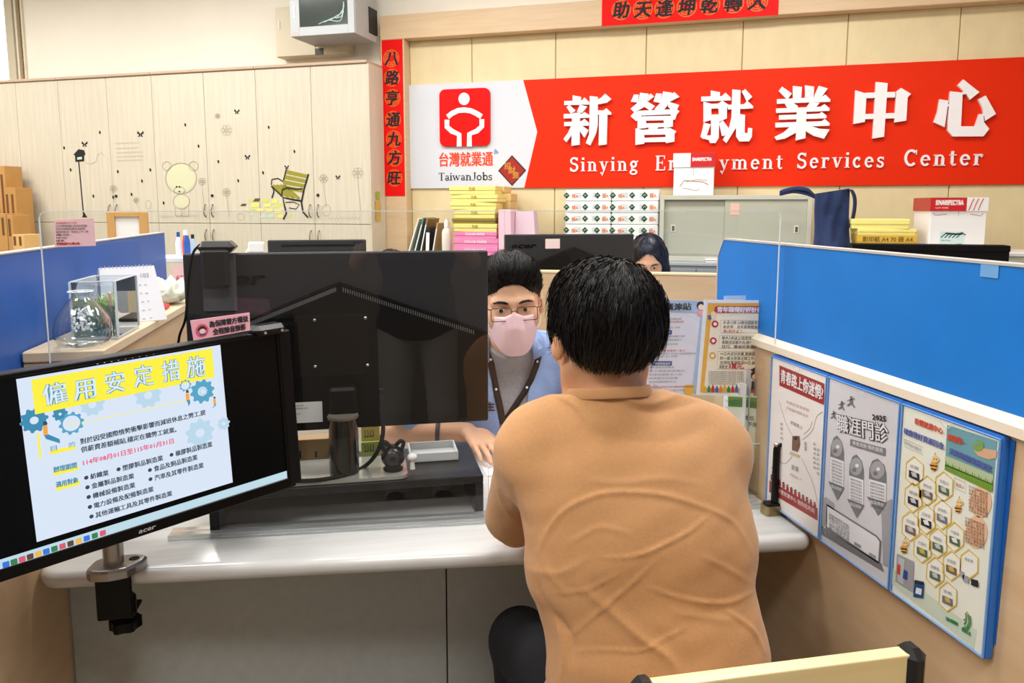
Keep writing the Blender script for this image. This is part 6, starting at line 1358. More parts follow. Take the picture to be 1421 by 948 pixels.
# tank
ty = 1.862; tx0, tx1 = -.617, -.527; ta, tb = ty - .08, ty + .08
zt4 = onY(110, 392, ta).z; htk = zt4 - ZL
r = thing('water_tank', 'small clear acrylic tank of water with green weed on the left ledge', 'fish tank', ((tx0 + tx1) / 2, ty, ZL)); w = (tx1 - tx0) / 2; d = .08
for (x0, x1, y0, y1) in ((-w, w, -d, -d + .004), (-w, w, d - .004, d), (-w, -w + .004, -d, d), (w - .004, w, -d, d)): MB().box(x0, x1, y0, y1, .006, htk).build('acrylic_wall', cg, r)
MB().box(-w, w, -d, d, 0, .006, .001).build('tank_bottom', m_edge, r)
mb = MB()
for x, y in ((-w, -d), (w, -d), (w, d), (-w, d)): mb.box(x - .0022, x + .0022, y - .0022, y + .0022, .006, htk)
for (x0, x1, y0, y1) in ((-w, w, -d - .001, -d + .003), (-w, w, d - .003, d + .001), (-w - .001, -w + .003, -d, d), (w - .003, w + .001, -d, d)): mb.box(x0, x1, y0, y1, htk, htk + .002)
mb.build('tank_edges', m_edge, r, kind='stuff')
MB().box(-w + .005, w - .005, -d + .005, d - .005, .0065, htk * .58).build('water', clear_mat('tank_water', 'dfe9e4', .9, ior=1.33), r)
mb = MB()
for k in range(260):
    x, y = rr.uniform(-w + .01, w - .01), rr.uniform(-d + .01, d - .01); z = htk * .58 - abs(rr.gauss(0, .012)) if k % 4 else rr.uniform(.01, .08); a = rr.uniform(0, PI)
    mb.box(-.010, .010, -.0007, .0007, -.0016, .0016, 0, T(x * .8, y * .8, min(z, htk * .575)) @ R(a) @ R(rr.uniform(-.6, .6), 'Y'))
for k in range(14):
    x, y = rr.uniform(-w + .02, w - .02), rr.uniform(-d + .02, d - .02); mb.tube([(x, y, .01), (x + rr.uniform(-.01, .01), y, .05), (x + rr.uniform(-.015, .015), y, .09)], .0012, 4)
mb.build('water_weed', mat('weed_green', 'a3b450', .6), r, kind='stuff')
MB().tube([(w - .016, -d + .016, .008), (w - .017, -d + .018, .1)], .004, 8).build('wooden_rod', mat('rod_tan', 'b99873', .6), r)
# calendar
cy_ = 2.08
a = onY(183, 374, cy_); z1_ = a.z
r = thing('desk_calendar', 'white tent desk calendar standing beside the water tank', 'calendar', T(-.585, cy_, ZL) @ R(.55)); hc = onY(205, 370, cy_).z - ZL
cb_ = mat('calendar_white', 'ecebf2', .6)
for s_, nm in ((-1, 'front_board'), (1, 'rear_board')):
    mb = MB(); mb.add([(-.075, s_ * .05, 0), (.075, s_ * .05, 0), (.065, s_ * .004, hc), (-.065, s_ * .004, hc), (-.075, s_ * .048, 0), (.075, s_ * .048, 0), (.065, s_ * .002, hc), (-.065, s_ * .002, hc)], [(0, 1, 2, 3), (7, 6, 5, 4), (0, 4, 5, 1), (1, 5, 6, 2), (2, 6, 7, 3), (3, 7, 4, 0)]); mb.build(nm, cb_, r)
mb = MB(); 
for i in range(14): mb.tube([(-.06 + i * .009, math.cos(t) * .005, hc - .002 + math.sin(t) * .006) for t in (0, 1, 2, 3, 4, 5)], .0008, 4)
mb.build('spiral_wire', mat('wire_grey', '9a9aa0', .3, metal=.8), r, kind='stuff')
tlt = math.atan2(.046, hc); mb = MB(T(0, -.051, 0) @ R(-tlt, 'X') @ FMm); mb.text('103', .016, .028, hc * .84, .0006); 
for j in range(5): mb.text('.' * 3 + ' 1 2 3 4 5 6 7'[j:j + 12], .006, -.05, hc * .68 - j * .022, .0006, width=.09)
mb.build('printed_dates', pgrey, r, kind='stuff')
# bag, red and blue things further along
r = thing('plastic_bag', 'crumpled white and green plastic bag at the far end of the ledge', 'bag', (-.575, 2.42, ZL)); mb = MB()
mb.ball((0, 0, .034), (.065, .07, .034), n=28, m=18)
for i, (x, y, z) in enumerate(mb.v): k = 1 + .22 * math.sin(x * 150 + y * 90) * math.cos(z * 170 + x * 60) + .1 * math.sin(y * 300); mb.v[i] = (x * k, y * k, max(0.0, z * k))
mb.build('bag_body', mat('bag_white_green', 'dfe6cf', .5, noise=(25, .3)), r)
r = thing('red_case', 'flat red case beside the crumpled bag on the ledge', 'case', (-.578, 2.29, ZL)); MB().box(-.03, .035, -.03, .03, 0, .012, .003).build('case_body', mat('case_red', 'd0353a', .4), r); MB().box(-.025, .03, -.025, .025, .012, .014, .001).build('case_lid', mat('case_red_lid', 'b92c32', .4), r)
r = thing('blue_folder', 'bright blue thin folder lying at the ledge front near the calendar', 'folder', (-.565, 2.19, ZL)); MB().box(-.03, .022, -.035, .035, 0, .003).build('cover', mat('folder_sky', '2f86d8', .4), r); MB().box(-.028, .0225, -.033, .033, .0032, .0042).build('page_edge', pwhite, r)
# bottles on a rear shelf behind the left partition
for i, (x, c, cc, h0, nm) in enumerate(((247, 'e9e9ee', '2450a0', 322, 'white bottle with a blue cap'), (252, 'd94a3c', 'f2f2f2', 320, 'red-labelled white bottle'), (258.5, '2c62b8', 'efefef', 319, 'blue bottle with a white cap'), (263, 'b7c8d8', '202020', 326, 'pale bottle with a black base'))):
    Y_ = 3.0; p = onY(x, h0, Y_); zb_ = onY(x, 356, Y_).z
    r = thing('small_bottle', nm + ' in the row behind the window-side partition', 'bottle', (p.x, Y_ + (i % 2) * .05, zb_), 'bottles on the rear rack'); h = p.z - zb_
    MB().lathe([(.011, 0), (.0115, h * .55), (.006, h * .8)], 14).build('bottle_body', mat('btl' + str(i), c, .3), r); MB().lathe([(.006, h * .8), (.006, h)], 12).build('cap', mat('btc' + str(i), cc, .4), r)
zb_ = onY(250, 356, 3.0).z
r = thing('rear_rack', 'pale storage rack carrying small bottles behind the window-side partition', 'rack', (onY(252, 356, 3.0).x, 3.03, 0))
MB().box(-.12, .10, -.08, .1, zb_ - .02, zb_ - .001, .003).build('shelf', mat('rack_pale', 'dfe4ee', .5), r)
for x in (-.11, .09): MB().box(x - .01, x + .01, -.07, .09, 0, zb_ - .02).build('side_board', mat('rack_pale'), r)
for k in range(4): MB().box(-.10, .08, -.07, .09, .25 + k * .25, .26 + k * .25).build('shelf', mat('rack_pale'), r)
a = onY(249, 395, 2.95)
r = thing('paper_notice', 'small pink and white paper stuck on the rear rack', 'notice', (a.x, 2.948, a.z)); MB().box(-.02, .03, -.001, 0, -.04, .07).build('sheet', pk, r); mb = MB(FMm @ T(0, 0, .0014)); mb.text('紅', .03, -.01, .01, 0); mb.build('printed_text', pred, r)
# framed board behind the partition
Yf = 3.3
a, b, c = onY(150, 345, Yf), onY(206, 345, Yf), onY(180, 294, Yf)
r = thing('picture_frame', 'light wooden frame seen from behind above the window-side partition', 'frame', (a.x, Yf, a.z - .2)); w = b.x - a.x; h = c.z - a.z + .2
fm = mat('frame_wood', 'c99a5a', .5)
for x0, x1, z0, z1 in ((0, .03, 0, h), (w - .03, w, 0, h), (.03, w - .03, h - .02, h), (.03, w - .03, 0, .03)): MB().box(x0, x1, 0, .03, z0, z1, .002).build('frame_bar', fm, r)
MB().box(.03, w - .03, .012, .02, .03, h - .02).build('mount_board', mat('board_white', 'efece6', .6), r)
for x in (.46, .54): MB().lathe([(.004, 0), (.004, .003)], 8, T(w * x, .012, h * .62) @ R(PI / 2, 'X')).build('hook', pgrey, r)
# rear desk carrying the frame
r = thing('rear_desk', 'grey rear desk beyond the window-side partition', 'desk', (-1.1, 3.35, 0)); zz = a.z - .2
MB().box(-.7, .32, -.25, .3, zz - .03, zz - .001, .004).build('desk_top', m_desk, r)
for x in (-.65, .27): MB().box(x - .02, x + .02, -.2, .25, 0, zz - .03).build('leg', m_rack, r)

# ---------------------------------------------------------------- middle row: wood partition, monitors behind it
zp = 1.145
a = onz(755, 375.5, zp); b = onz(1000, 380, zp)
dr = (b - a).normalized(); st_ = a - dr * .36; L_ = 1.75
MR = frame3((st_.x, st_.y, 0), dr, Vector((0, 0, 1)).cross(dr), (0, 0, 1))
r = thing('low_partition', 'light wood low partition behind the clerk', 'partition', MR)
MB().box(0, L_, 0, .04, 0, zp - .012, .001).build('wood_panel', m_wood, r); MB().box(0, L_, -.002, .042, zp - .012, zp, .003).build('top_edge', mat('edge_wood', 'e0c7a2', .4), r)
def rear_monitor(label, x0, x1, y0, Y, y1, house, note=None, m=None, grp=None):
    a = onY(x0, y0, Y); b = onY(x1, y0, Y); zb = onY(x0, y1, Y).z; w = b.x - a.x; zt = (a.z + b.z) / 2; h = zt - zb
    r = thing('monitor', label, 'monitor', (a.x + w / 2, Y, zb - .12)); O = T(0, 0, .12)
    MB(O).box(-w / 2, w / 2, 0, .03, 0, h, .004).build('rear_shell', m or m_shell, r); MB(O).box(-w / 2 + .005, w / 2 - .005, .03, .036, .005, h - .005).build('screen', mat('screen_dark'), r)
    MB().box(-.03, .03, .0, .03, 0, .13, .004).build('stand_column', m_bez, r); MB().box(-.12, .12, -.06, .14, 0, .012, .004).build('stand_foot', m_bez, r)
    return r, w, h, O @ FMm
r, w, h, O = rear_monitor('black monitor with a pink sticker seen from behind above the low partition', 701, 880, 323, 3.2, 398, True)
k_ = w / 179
MB(O).prism([(-w * .45, .0), (w / 2 - .01, .0), (w / 2 - .01, h - 52 * k_), (5 * k_, h - 19 * k_), (-w * .45, h - 52 * k_)], 0, .012).build('lower_shell', m_shell2, r)
mb = MB(O); mb.strokes([(-w * .45, h - 51 * k_), (5 * k_, h - 18 * k_), (w / 2 - .01, h - 51 * k_)], .006, 0, .015); mb.build('ridge_line', mat('ridge_black'), r)
MB(O).text('acer', 10 * k_, -81 * k_, h - 18 * k_, .001, off=.001, ext=.001, width=34 * k_, shear=.2).build('maker_logo', mat('logo_gloss'), r)
MB(O).box(-35 * k_, -15 * k_, h - 19 * k_, h - 6 * k_, 0, .0015).build('pink_sticker', flatmat('sticker_cream_pink', 'f3dcdc'), r)
r, w, h, O = rear_monitor('grey-black monitor seen from behind in front of the tall cupboards', 371, 508, 333, 3.4, 400, False)
MB(O).box(-w * .36, w * .38, h - .028, h - .02, 0, .0012).build('vent_slot', mat('ridge_black'), r)
r = thing('rear_desk', 'grey desk behind the low partition carrying the monitor with the pink sticker', 'desk', MR); zz = onY(371, 400, 3.4).z - .12
r_w = bpy.data.objects
zA = onY(701, 398, 3.2).z - .12
zz = min(zA, zz)
MB().box(.0, 1.6, .05, .66, zz - .035, zz - .003, .004).build('desk_top', m_desk, r)
for x in (.04, 1.56): MB().box(x - .02, x + .02, .08, .62, 0, zz - .035).build('leg', m_rack, r)
r = thing('rear_desk', 'grey desk carrying the grey-black monitor and spray bottle', 'desk', (-.1, 3.4, 0))
MB().box(-.38, .38, -.17, .24, zz - .035, zz - .003, .004).build('desk_top', m_desk, r)
for x in (-.34, .34): MB().box(x - .02, x + .02, -.15, .22, 0, zz - .035).build('leg', m_rack, r)
for o in list(bpy.data.objects):
    if o.type == 'EMPTY' and o.get('category') == 'monitor' and o.matrix_world.translation.y > 3.0: o.matrix_world = T(o.matrix_world.translation.x, o.matrix_world.translation.y, zz) ; 
# spray bottle
Y_ = 3.3
a = onY(357, 352, Y_); t_ = onY(357, 335, Y_).z
r = thing('spray_bottle', 'white trigger spray bottle beside the grey-black monitor', 'bottle', (a.x, Y_, zz - .002)); h = t_ - zz
MB().lathe([(.034, 0), (.036, .01), (.036, h * .6), (.014, h * .8), (.012, h * .86)], 20).build('bottle_body', mat('spray_white', 'e9edf0', .3), r)
MB().box(-.035, .03, -.012, .012, h * .86, h, .006).build('spray_head', white, r); MB().tube([(-.03, 0, h * .93), (-.045, 0, h * .86), (-.04, 0, h * .74)], .004, 6).build('trigger', white, r)

# ---------------------------------------------------------------- people: smooth solids meshed from distance fields
class Field:
    def __init__(s, lo, hi, h):
        s.lo = np.array(lo, float); s.h = h; s.n = np.ceil((np.array(hi) - s.lo) / h).astype(int) + 1; s.f = np.full(s.n, .5, np.float32)
    def sub(s, lo, hi):
        a = np.clip(np.floor((np.array(lo) - s.lo) / s.h).astype(int), 0, s.n - 1); b = np.clip(np.ceil((np.array(hi) - s.lo) / s.h).astype(int) + 1, 0, s.n)
        sl = tuple(slice(i, j) for i, j in zip(a, b))
        g = np.meshgrid(*[(s.lo[k] + s.h * np.arange(a[k], b[k])).astype(np.float32) for k in range(3)], indexing='ij', sparse=True); return sl, g
    def comb(s, sl, d, k, op):
        f = s.f[sl]
        if f.size == 0: return
        if op == 'sub': d = -d; m = np.clip(.5 - .5 * (f - d) / k, 0, 1) if k > 0 else None; s.f[sl] = np.maximum(f, d) if k <= 0 else f * (1 - m) + d * m + k * m * (1 - m)
        elif k <= 0: s.f[sl] = np.minimum(f, d)
        else: m = np.clip(.5 + .5 * (f - d) / k, 0, 1); s.f[sl] = f * (1 - m) + d * m - k * m * (1 - m)
    def cone(s, a, b, ra, rb, k=.015, op='add', ax=None, sc=1.0):
        a = np.array(a, float); b = np.array(b, float); R_ = max(ra, rb) * max(1, sc) + k + .02; sl, (X, Y, Z) = s.sub(np.minimum(a, b) - R_, np.maximum(a, b) + R_)
        ab = b - a; L = max(ab @ ab, 1e-9); px, py, pz = X - a[0], Y - a[1], Z - a[2]; t = np.clip((px * ab[0] + py * ab[1] + pz * ab[2]) / L, 0, 1)
        dx, dy, dz = px - t * ab[0], py - t * ab[1], pz - t * ab[2]
        if ax is not None:
            ax = np.array(ax, float); ax = ax / np.linalg.norm(ax); q = (dx * ax[0] + dy * ax[1] + dz * ax[2]) * (1 / sc - 1); dx = dx + q * ax[0]; dy = dy + q * ax[1]; dz = dz + q * ax[2]
        s.comb(sl, (np.sqrt(dx * dx + dy * dy + dz * dz) - (ra + (rb - ra) * t)).astype(np.float32) * min(1, sc), k, op); return s
    def ell(s, c, r, Rm=None, k=.015, op='add'):
        c = np.array(c, float); r = np.array(r, float); R_ = r.max() + k + .02; sl, (X, Y, Z) = s.sub(c - R_, c + R_); x, y, z = X - c[0], Y - c[1], Z - c[2]
        if Rm is not None: Rm = np.array(Rm); x, y, z = (Rm[0, 0] * x + Rm[1, 0] * y + Rm[2, 0] * z), (Rm[0, 1] * x + Rm[1, 1] * y + Rm[2, 1] * z), (Rm[0, 2] * x + Rm[1, 2] * y + Rm[2, 2] * z)
        k0 = np.sqrt((x / r[0]) ** 2 + (y / r[1]) ** 2 + (z / r[2]) ** 2) + 1e-6; k1 = np.sqrt((x / r[0] ** 2) ** 2 + (y / r[1] ** 2) ** 2 + (z / r[2] ** 2) ** 2) + 1e-6
        s.comb(sl, (k0 * (k0 - 1) / k1).astype(np.float32), k, op); return s
    def plane(s, p, n, k=0):        # removes what lies on the side n points to
        n = np.array(n, float); n /= np.linalg.norm(n); sl, (X, Y, Z) = s.sub(s.lo, s.lo + s.n * s.h); d = (X - p[0]) * n[0] + (Y - p[1]) * n[1] + (Z - p[2]) * n[2]; s.f = np.maximum(s.f, d.astype(np.float32)); return s
    def mesh(s, it=2):
        f = s.f; n = s.n; neg = f < 0; c = neg[:-1, :-1, :-1].astype(np.int8); tot = np.zeros_like(c)
        for i in (0, 1):
            for j in (0, 1):
                for k in (0, 1): tot += neg[i:n[0] - 1 + i, j:n[1] - 1 + j, k:n[2] - 1 + k]
        act = (tot > 0) & (tot < 8); idx = np.full(act.shape, -1, np.int64); A = np.argwhere(act); idx[act] = np.arange(len(A)); P = np.zeros((len(A), 3)); W = np.zeros(len(A))
        cor = [(i, j, k) for i in (0, 1) for j in (0, 1) for k in (0, 1)]
        for a in cor:
            for ax in range(3):
                if a[ax] == 0:
                    b = list(a); b[ax] = 1; fa = f[A[:, 0] + a[0], A[:, 1] + a[1], A[:, 2] + a[2]]; fb = f[A[:, 0] + b[0], A[:, 1] + b[1], A[:, 2] + b[2]]; m = (fa < 0) != (fb < 0); t = np.where(m, fa / np.where(fa == fb, 1, fa - fb), 0)
                    q = np.array(a, float)[None] + 0 * P; q[:, ax] = t; P += q * m[:, None]; W += m
        P = (A + P / W[:, None]) * s.h + s.lo; Q = []
        for ax in range(3):
            u, v = [(1, 2), (2, 0), (0, 1)][ax]; sa = [slice(None)] * 3; sb = [slice(None)] * 3; sa[ax] = slice(0, -1); sb[ax] = slice(1, None)
            ch = neg[tuple(sa)] != neg[tuple(sb)]; E_ = np.argwhere(ch); E_ = E_[(E_[:, u] > 0) & (E_[:, v] > 0) & (E_[:, u] < n[u] - 1) & (E_[:, v] < n[v] - 1)]
            ids = []
            for du, dv in ((1, 1), (0, 1), (0, 0), (1, 0)):
                e = E_.copy(); e[:, u] -= du; e[:, v] -= dv; ids.append(idx[e[:, 0], e[:, 1], e[:, 2]])
            q = np.stack(ids, 1); fl = ~neg[E_[:, 0], E_[:, 1], E_[:, 2]]; q[fl] = q[fl][:, ::-1]; Q.append(q)
        Q = np.concatenate(Q); Q = Q[(Q >= 0).all(1)]
        E_ = np.concatenate([Q[:, [0, 1]], Q[:, [1, 2]], Q[:, [2, 3]], Q[:, [3, 0]]])
        for _ in range(it):
            S_ = np.zeros_like(P); C_ = np.zeros(len(P)); np.add.at(S_, E_[:, 0], P[E_[:, 1]]); np.add.at(C_, E_[:, 0], 1); np.add.at(S_, E_[:, 1], P[E_[:, 0]]); np.add.at(C_, E_[:, 1], 1); P = P * .5 + S_ / np.maximum(C_, 1)[:, None] * .5
        return P, Q
    def surf(s, x, y, z, d):        # march from a point along d to the surface
        p = np.array((x, y, z), float); d = np.array(d, float); d /= np.linalg.norm(d)
        for _ in range(400):
            i = np.round((p - s.lo) / s.h).astype(int)
            if (i < 0).any() or (i >= s.n).any(): p = p + d * s.h; continue
            if s.f[tuple(i)] < 0: return Vector(p)
            p = p + d * s.h * .7
        return None
def normals(P, Q):
    n = np.cross(P[Q[:, 2]] - P[Q[:, 0]], P[Q[:, 3]] - P[Q[:, 1]]); N = np.zeros_like(P)
    for k in range(4): np.add.at(N, Q[:, k], n)
    return N / (np.linalg.norm(N, axis=1, keepdims=True) + 1e-12)
def npmesh(name, P, Q, m, parent, inv=None):
    if inv is not None: A = np.array(inv); P = P @ A[:3, :3].T + A[:3, 3]
    me = bpy.data.meshes.new(name); me.vertices.add(len(P)); me.vertices.foreach_set('co', P.astype(np.float32).ravel()); me.loops.add(Q.size); me.loops.foreach_set('vertex_index', Q.astype(np.int32).ravel())
    me.polygons.add(len(Q)); me.polygons.foreach_set('loop_start', np.arange(len(Q), dtype=np.int32) * Q.shape[1]); me.polygons.foreach_set('loop_total', np.full(len(Q), Q.shape[1], np.int32)); me.polygons.foreach_set('use_smooth', np.ones(len(Q), bool))
    me.materials.append(m); me.update(calc_edges=True); me.validate(); o = link(bpy.data.objects.new(name, me)); o.parent = parent; return o
m_skin = mat('skin_warm', 'd9a077', .5, noise=(18, .06), sss=.25); m_skinw = mat('skin_light', 'e2b08e', .5, noise=(18, .05), sss=.25)
m_hair = mat('hair_black', '080605', .55, spec=.3); m_hairb = mat('hair_strand', '100b08', .45, spec=.4)
m_tan = mat('tan_jersey', 'c3905f', .9, noise=(160, .04), bump=(420, .2), sheen=.15)
m_eye = mat('eye_white', 'e8e4e0', .25); m_iris = mat('iris_dark', '1a0f0a', .15)

def head_into(Fd, M, open_eye=.0036, k=.012, ear=True, nose=1.0):
    """head surface in local frame: x to its left... y forward, z up, origin between the ears"""
    R3 = np.array(M)[:3, :3]; p = lambda x, y, z: tuple(M @ Vector((x, y, z)))
    Fd.ell(p(0, -.014, .036), (.075, .094, .084), R3, k=.02); Fd.ell(p(0, .03, -.03), (.062, .062, .084), R3, k=.03)
    for s_ in (-1, 1):
        Fd.cone(p(s_ * .05, -.002, -.045), p(s_ * .018, .066, -.098), .018, .018, k=.03); Fd.ell(p(s_ * .042, .052, -.024), (.024, .026, .026), R3, k=.02)
        Fd.cone(p(s_ * .012, .084, .024), p(s_ * .046, .066, .02), .011, .011, k=.012)
    Fd.cone(p(-.008, .076, -.102), p(.008, .076, -.102), .017, .017, k=.02)
    for s_ in (-1, 1): Fd.ell(p(s_ * .031, .094, .004), (.0155, .016, .0105), R3, k=.012, op='sub')
    Fd.cone(p(0, .086, .012), p(0, .104, -.028), .007, .0105 * nose, k=.010)
    for s_ in (-1, 1): Fd.ell(p(s_ * .012, .093, -.032), (.0075, .009, .007), R3, k=.006)
    Fd.ell(p(0, .088, -.058), (.024, .012, .0075), R3, k=.006); Fd.ell(p(0, .087, -.069), (.02, .012, .008), R3, k=.006); Fd.cone(p(-.02, .098, -.0635), p(.02, .098, -.0635), .0016, .0016, k=.003, op='sub')
    for s_ in (-1, 1):
        Fd.ell(p(s_ * .031, .074, .004), (.0145, .0125, .0125), R3, k=.003)
        Fd.ell(p(s_ * .031, .09, .0035), (.0125, .012, open_eye), R3, k=.002, op='sub')
        if ear:
            Fd.ell(p(s_ * .077, -.006, -.004), (.009, .02, .031), np.array((M @ R(s_ * -.35)).to_3x3()), k=.006); Fd.ell(p(s_ * .087, .003, .001), (.006, .011, .019), np.array((M @ R(s_ * -.35)).to_3x3()), k=.003, op='sub')
def eyes(root, inv, M, look=(0, 1, 0)):
    for s_ in (-1, 1):
        c = M @ Vector((s_ * .031, .0735, .0038)); e = MB(inv).ball(tuple(c), .0118, n=20, m=14).build('eye', m_eye, root)
        d = (M.to_3x3() @ Vector(look)).normalized(); MB(inv).ball(tuple(c + d * .0072), .0064, n=14, m=10).build('iris', m_iris, e)
def brows(root, inv, M, m, tilt=.1):
    for s_ in (-1, 1):
        mb = MB(inv @ M); pts = [(s_ * .014, .095, .0235), (s_ * .026, .0945, .0275), (s_ * .04, .087, .027), (s_ * .05, .076, .022)]; mb.tube(catm(pts, 4), [.0022] * 2 + [.0034] * 7 + [.002] * 4, 6); mb.build('eyebrow', m, root)
def hand_into(Fd, wrist, knuck, side, up, spread=.0, curl=0.25, k=.006, ln=1.0, thumb=1):
    """palm from wrist to knuckle centre; side = unit vector from little finger to index finger; up = back-of-hand normal"""
    w = Vector(wrist); kn = Vector(knuck); f = (kn - w).normalized(); sd = Vector(side); sd = (sd - f * sd.dot(f)).normalized(); up = f.cross(sd) if f.cross(sd).dot(Vector(up)) > 0 else -f.cross(sd)
    for t in (-.028, -.009, .009, .028): Fd.cone(w + sd * t * .7 + f * .01, kn + sd * t, .0135, .0115, k=.012)
    tips = []
    for t, L, r in ((-.029, .058, .0068), (-.0095, .073, .0076), (.0105, .078, .0078), (.03, .069, .0076)):
        b = kn + sd * t; d = (f + sd * (t * spread)).normalized(); L *= ln; pts = [b]; a = 0
        for j, seg in enumerate((.42, .32, .26)):
            a += curl * (.5 + .5 * j); dd = (d * math.cos(a) - up * math.sin(a)); pts.append(pts[-1] + dd * L * seg)
        rs = (r * 1.12, r * 1.05, r * .98, r * .82)
        for j in range(3): Fd.cone(pts[j], pts[j + 1], rs[j], rs[j + 1], k=.0025)
        tips.append(pts[-1])
    b = w + sd * .024 + f * .022; m_ = b + sd * .022 * thumb + f * .028 - up * .008; e = m_ + f * .026 + sd * .006 - up * .004
    Fd.cone(b, m_, .013, .0095, k=.01); Fd.cone(m_, e, .009, .0075, k=.003)
    return tips
def strands(n, root_fn, seed=1, segs=6, w=.0016):
    """thin tapered ribbons; root_fn(rng) -> list of points"""
    rg = random.Random(seed); V = []; Q = []
    for _ in range(n):
        pts = root_fn(rg)
        if pts is None: continue
        b = len(V); m = len(pts)
        for i, p in enumerate(pts):
            t = (pts[min(i + 1, m - 1)] - pts[max(i - 1, 0)]).normalized(); o = Vector((rg.random() - .5, rg.random() - .5, rg.random() - .5)) if i == 0 else o0
            o0 = o; s_ = t.cross(o); s_ = s_.normalized() if s_.length > 1e-6 else Vector((1, 0, 0)); ww = w * (1 - (i / (m - 1)) ** 2 * .85); V.append(p + s_ * ww * .5); V.append(p - s_ * ww * .5)
        for i in range(m - 1): Q.append((b + 2 * i, b + 2 * i + 1, b + 2 * i + 3, b + 2 * i + 2))
    return np.array([tuple(v) for v in V]), np.array(Q)

# ---- visitor in the tan shirt, seen from behind
vr = thing('person', 'person with short black hair in a tan t-shirt seated with back to the camera', 'person', (.47, 1.10, .0)); iv = T(-.47, -1.10, 0)
HM = T(.3865, 1.172, 1.184) @ R(.02) @ R(-.10, 'X') @ R(.02, 'Y') @ S(1.06, 1.06, 1.04)
HMr = T(.3865, 1.172, 1.186) @ R(.02) @ R(-.10, 'X') @ R(.02, 'Y')
LS, LE, LW, LK = (.272, 1.185, 1.000), (.272, 1.338, .805), (.40, 1.53, .785), (.455, 1.60, .775)
RS_, RE, RW, RK = (.580, 1.175, .985), (.642, 1.35, .80), (.52, 1.545, .785), (.475, 1.62, .775)
def torso(Fd, g=0.0, k=.05):
    Fd.ell((.46, 1.10, .53), (.185 + g, .145 + g, .13), k=k); Fd.ell((.452, 1.075, .68), (.178 + g, .122 + g, .16), k=k); Fd.ell((.436, 1.115, .84), (.190 + g, .122 + g, .17), k=k)
    Fd.ell((.425, 1.15, .96), (.190 + g, .105 + g, .12), k=k); Fd.cone((.285, 1.185, 1.005), (.572, 1.172, .99), .056 + g, .056 + g, k=k)
    Fd.cone((.388, 1.165, 1.075), (.30, 1.18, 1.035), .05 + g, .045 + g, k=.04); Fd.cone((.388, 1.165, 1.075), (.54, 1.172, 1.02), .05 + g, .045 + g, k=.04)
Fd = Field((.12, .88, .40), (.80, 1.78, 1.36), .0048)
torso(Fd, -.013)
Fd.cone((.388, 1.152, 1.06), (.3865, 1.172, 1.15), .060, .055, k=.03)
head_into(Fd, HM)
for a, b, c, d in ((LS, LE, LW, LK), (RS_, RE, RW, RK)): Fd.cone(a, b, .046, .036, k=.03); Fd.cone(b, c, .036, .025, k=.015)
hand_into(Fd, LW, LK, (.5, -.6, 0), (0, 0, 1), curl=.2); hand_into(Fd, RW, RK, (-.5, -.6, 0), (0, 0, 1), curl=.2)
P_, Q_ = Fd.mesh(2); npmesh('body', P_, Q_, m_skin, vr, iv)
eyes(vr, iv, HMr); brows(vr, iv, HM, m_hair)
# trousers and shoes
Ft = Field((.14, .86, .0), (.82, 1.62, .62), .008)
Ft.ell((.46, 1.10, .53), (.19, .15, .085), k=.03)
for s_, kx, fx_ in ((-1, .300, .31), (1, .615, .60)):
    Ft.cone((.46 + s_ * .09, 1.12, .525), (kx, 1.42, .525), .088, .064, k=.04); Ft.cone((kx, 1.42, .52), (fx_, 1.42, .10), .060, .045, k=.02)
Ft.plane((0, 0, .085), (0, 0, -1)); P_, Q_ = Ft.mesh(2); npmesh('trousers', P_, Q_, mat('trouser_black', '121216', .8), vr, iv)
for fx_ in (.31, .60):
    mb = MB(iv); mb.ball((fx_, 1.455, .045), (.045, .115, .043), n=20, m=12); mb.v = [(x, y, max(z, .004)) for x, y, z in mb.v]; mb.build('shoe', mat('shoe_black', '1a1a1c', .5), vr)
# shirt
Fs = Field((.12, .86, .46), (.80, 1.48, 1.20), .0042)
torso(Fs, .005)
Fs.ell((.46, 1.09, .56), (.20, .155, .12), k=.05)
Fs.cone(LS, (.268, 1.325, .83), .062, .055, k=.035); Fs.cone(RS_, (.636, 1.335, .83), .062, .055, k=.035)
Fs.cone((.388, 1.15, 1.05), (.3865, 1.168, 1.115), .062, .067, k=.025)
for e_, s0 in ((LE, LS), (RE, RS_)):
    d = Vector(e_) - Vector(s0); d.normalize(); c = Vector(e_) - d * .012; sl, (X, Y, Z) = Fs.sub(c - Vector((.12, .12, .12)), c + Vector((.12, .2, .12))); dd = ((X - c.x) * d.x + (Y - c.y) * d.y + (Z - c.z) * d.z).astype(np.float32); Fs.f[sl] = np.maximum(Fs.f[sl], dd)
nkd = Vector((-.0, .22, .97)).normalized(); cN = Vector((.390, 1.160, 1.099))
sl, (X, Y, Z) = Fs.sub(cN - Vector((.13, .13, .05)), cN + Vector((.13, .13, .12))); h_ = (X - cN.x) * nkd.x + (Y - cN.y) * nkd.y + (Z - cN.z) * nkd.z; rr_ = np.sqrt(np.maximum((X - cN.x - nkd.x * h_) ** 2 + (Y - cN.y - nkd.y * h_) ** 2 + (Z - cN.z - nkd.z * h_) ** 2, 0))
cut = np.maximum(-h_, rr_ - .105).astype(np.float32); Fs.f[sl] = np.maximum(Fs.f[sl], -cut)
P_, Q_ = Fs.mesh(2)
kS = 930 / 420
def cS(pts): return [(660 + x / kS, 520 + y / kS) for x, y in pts]
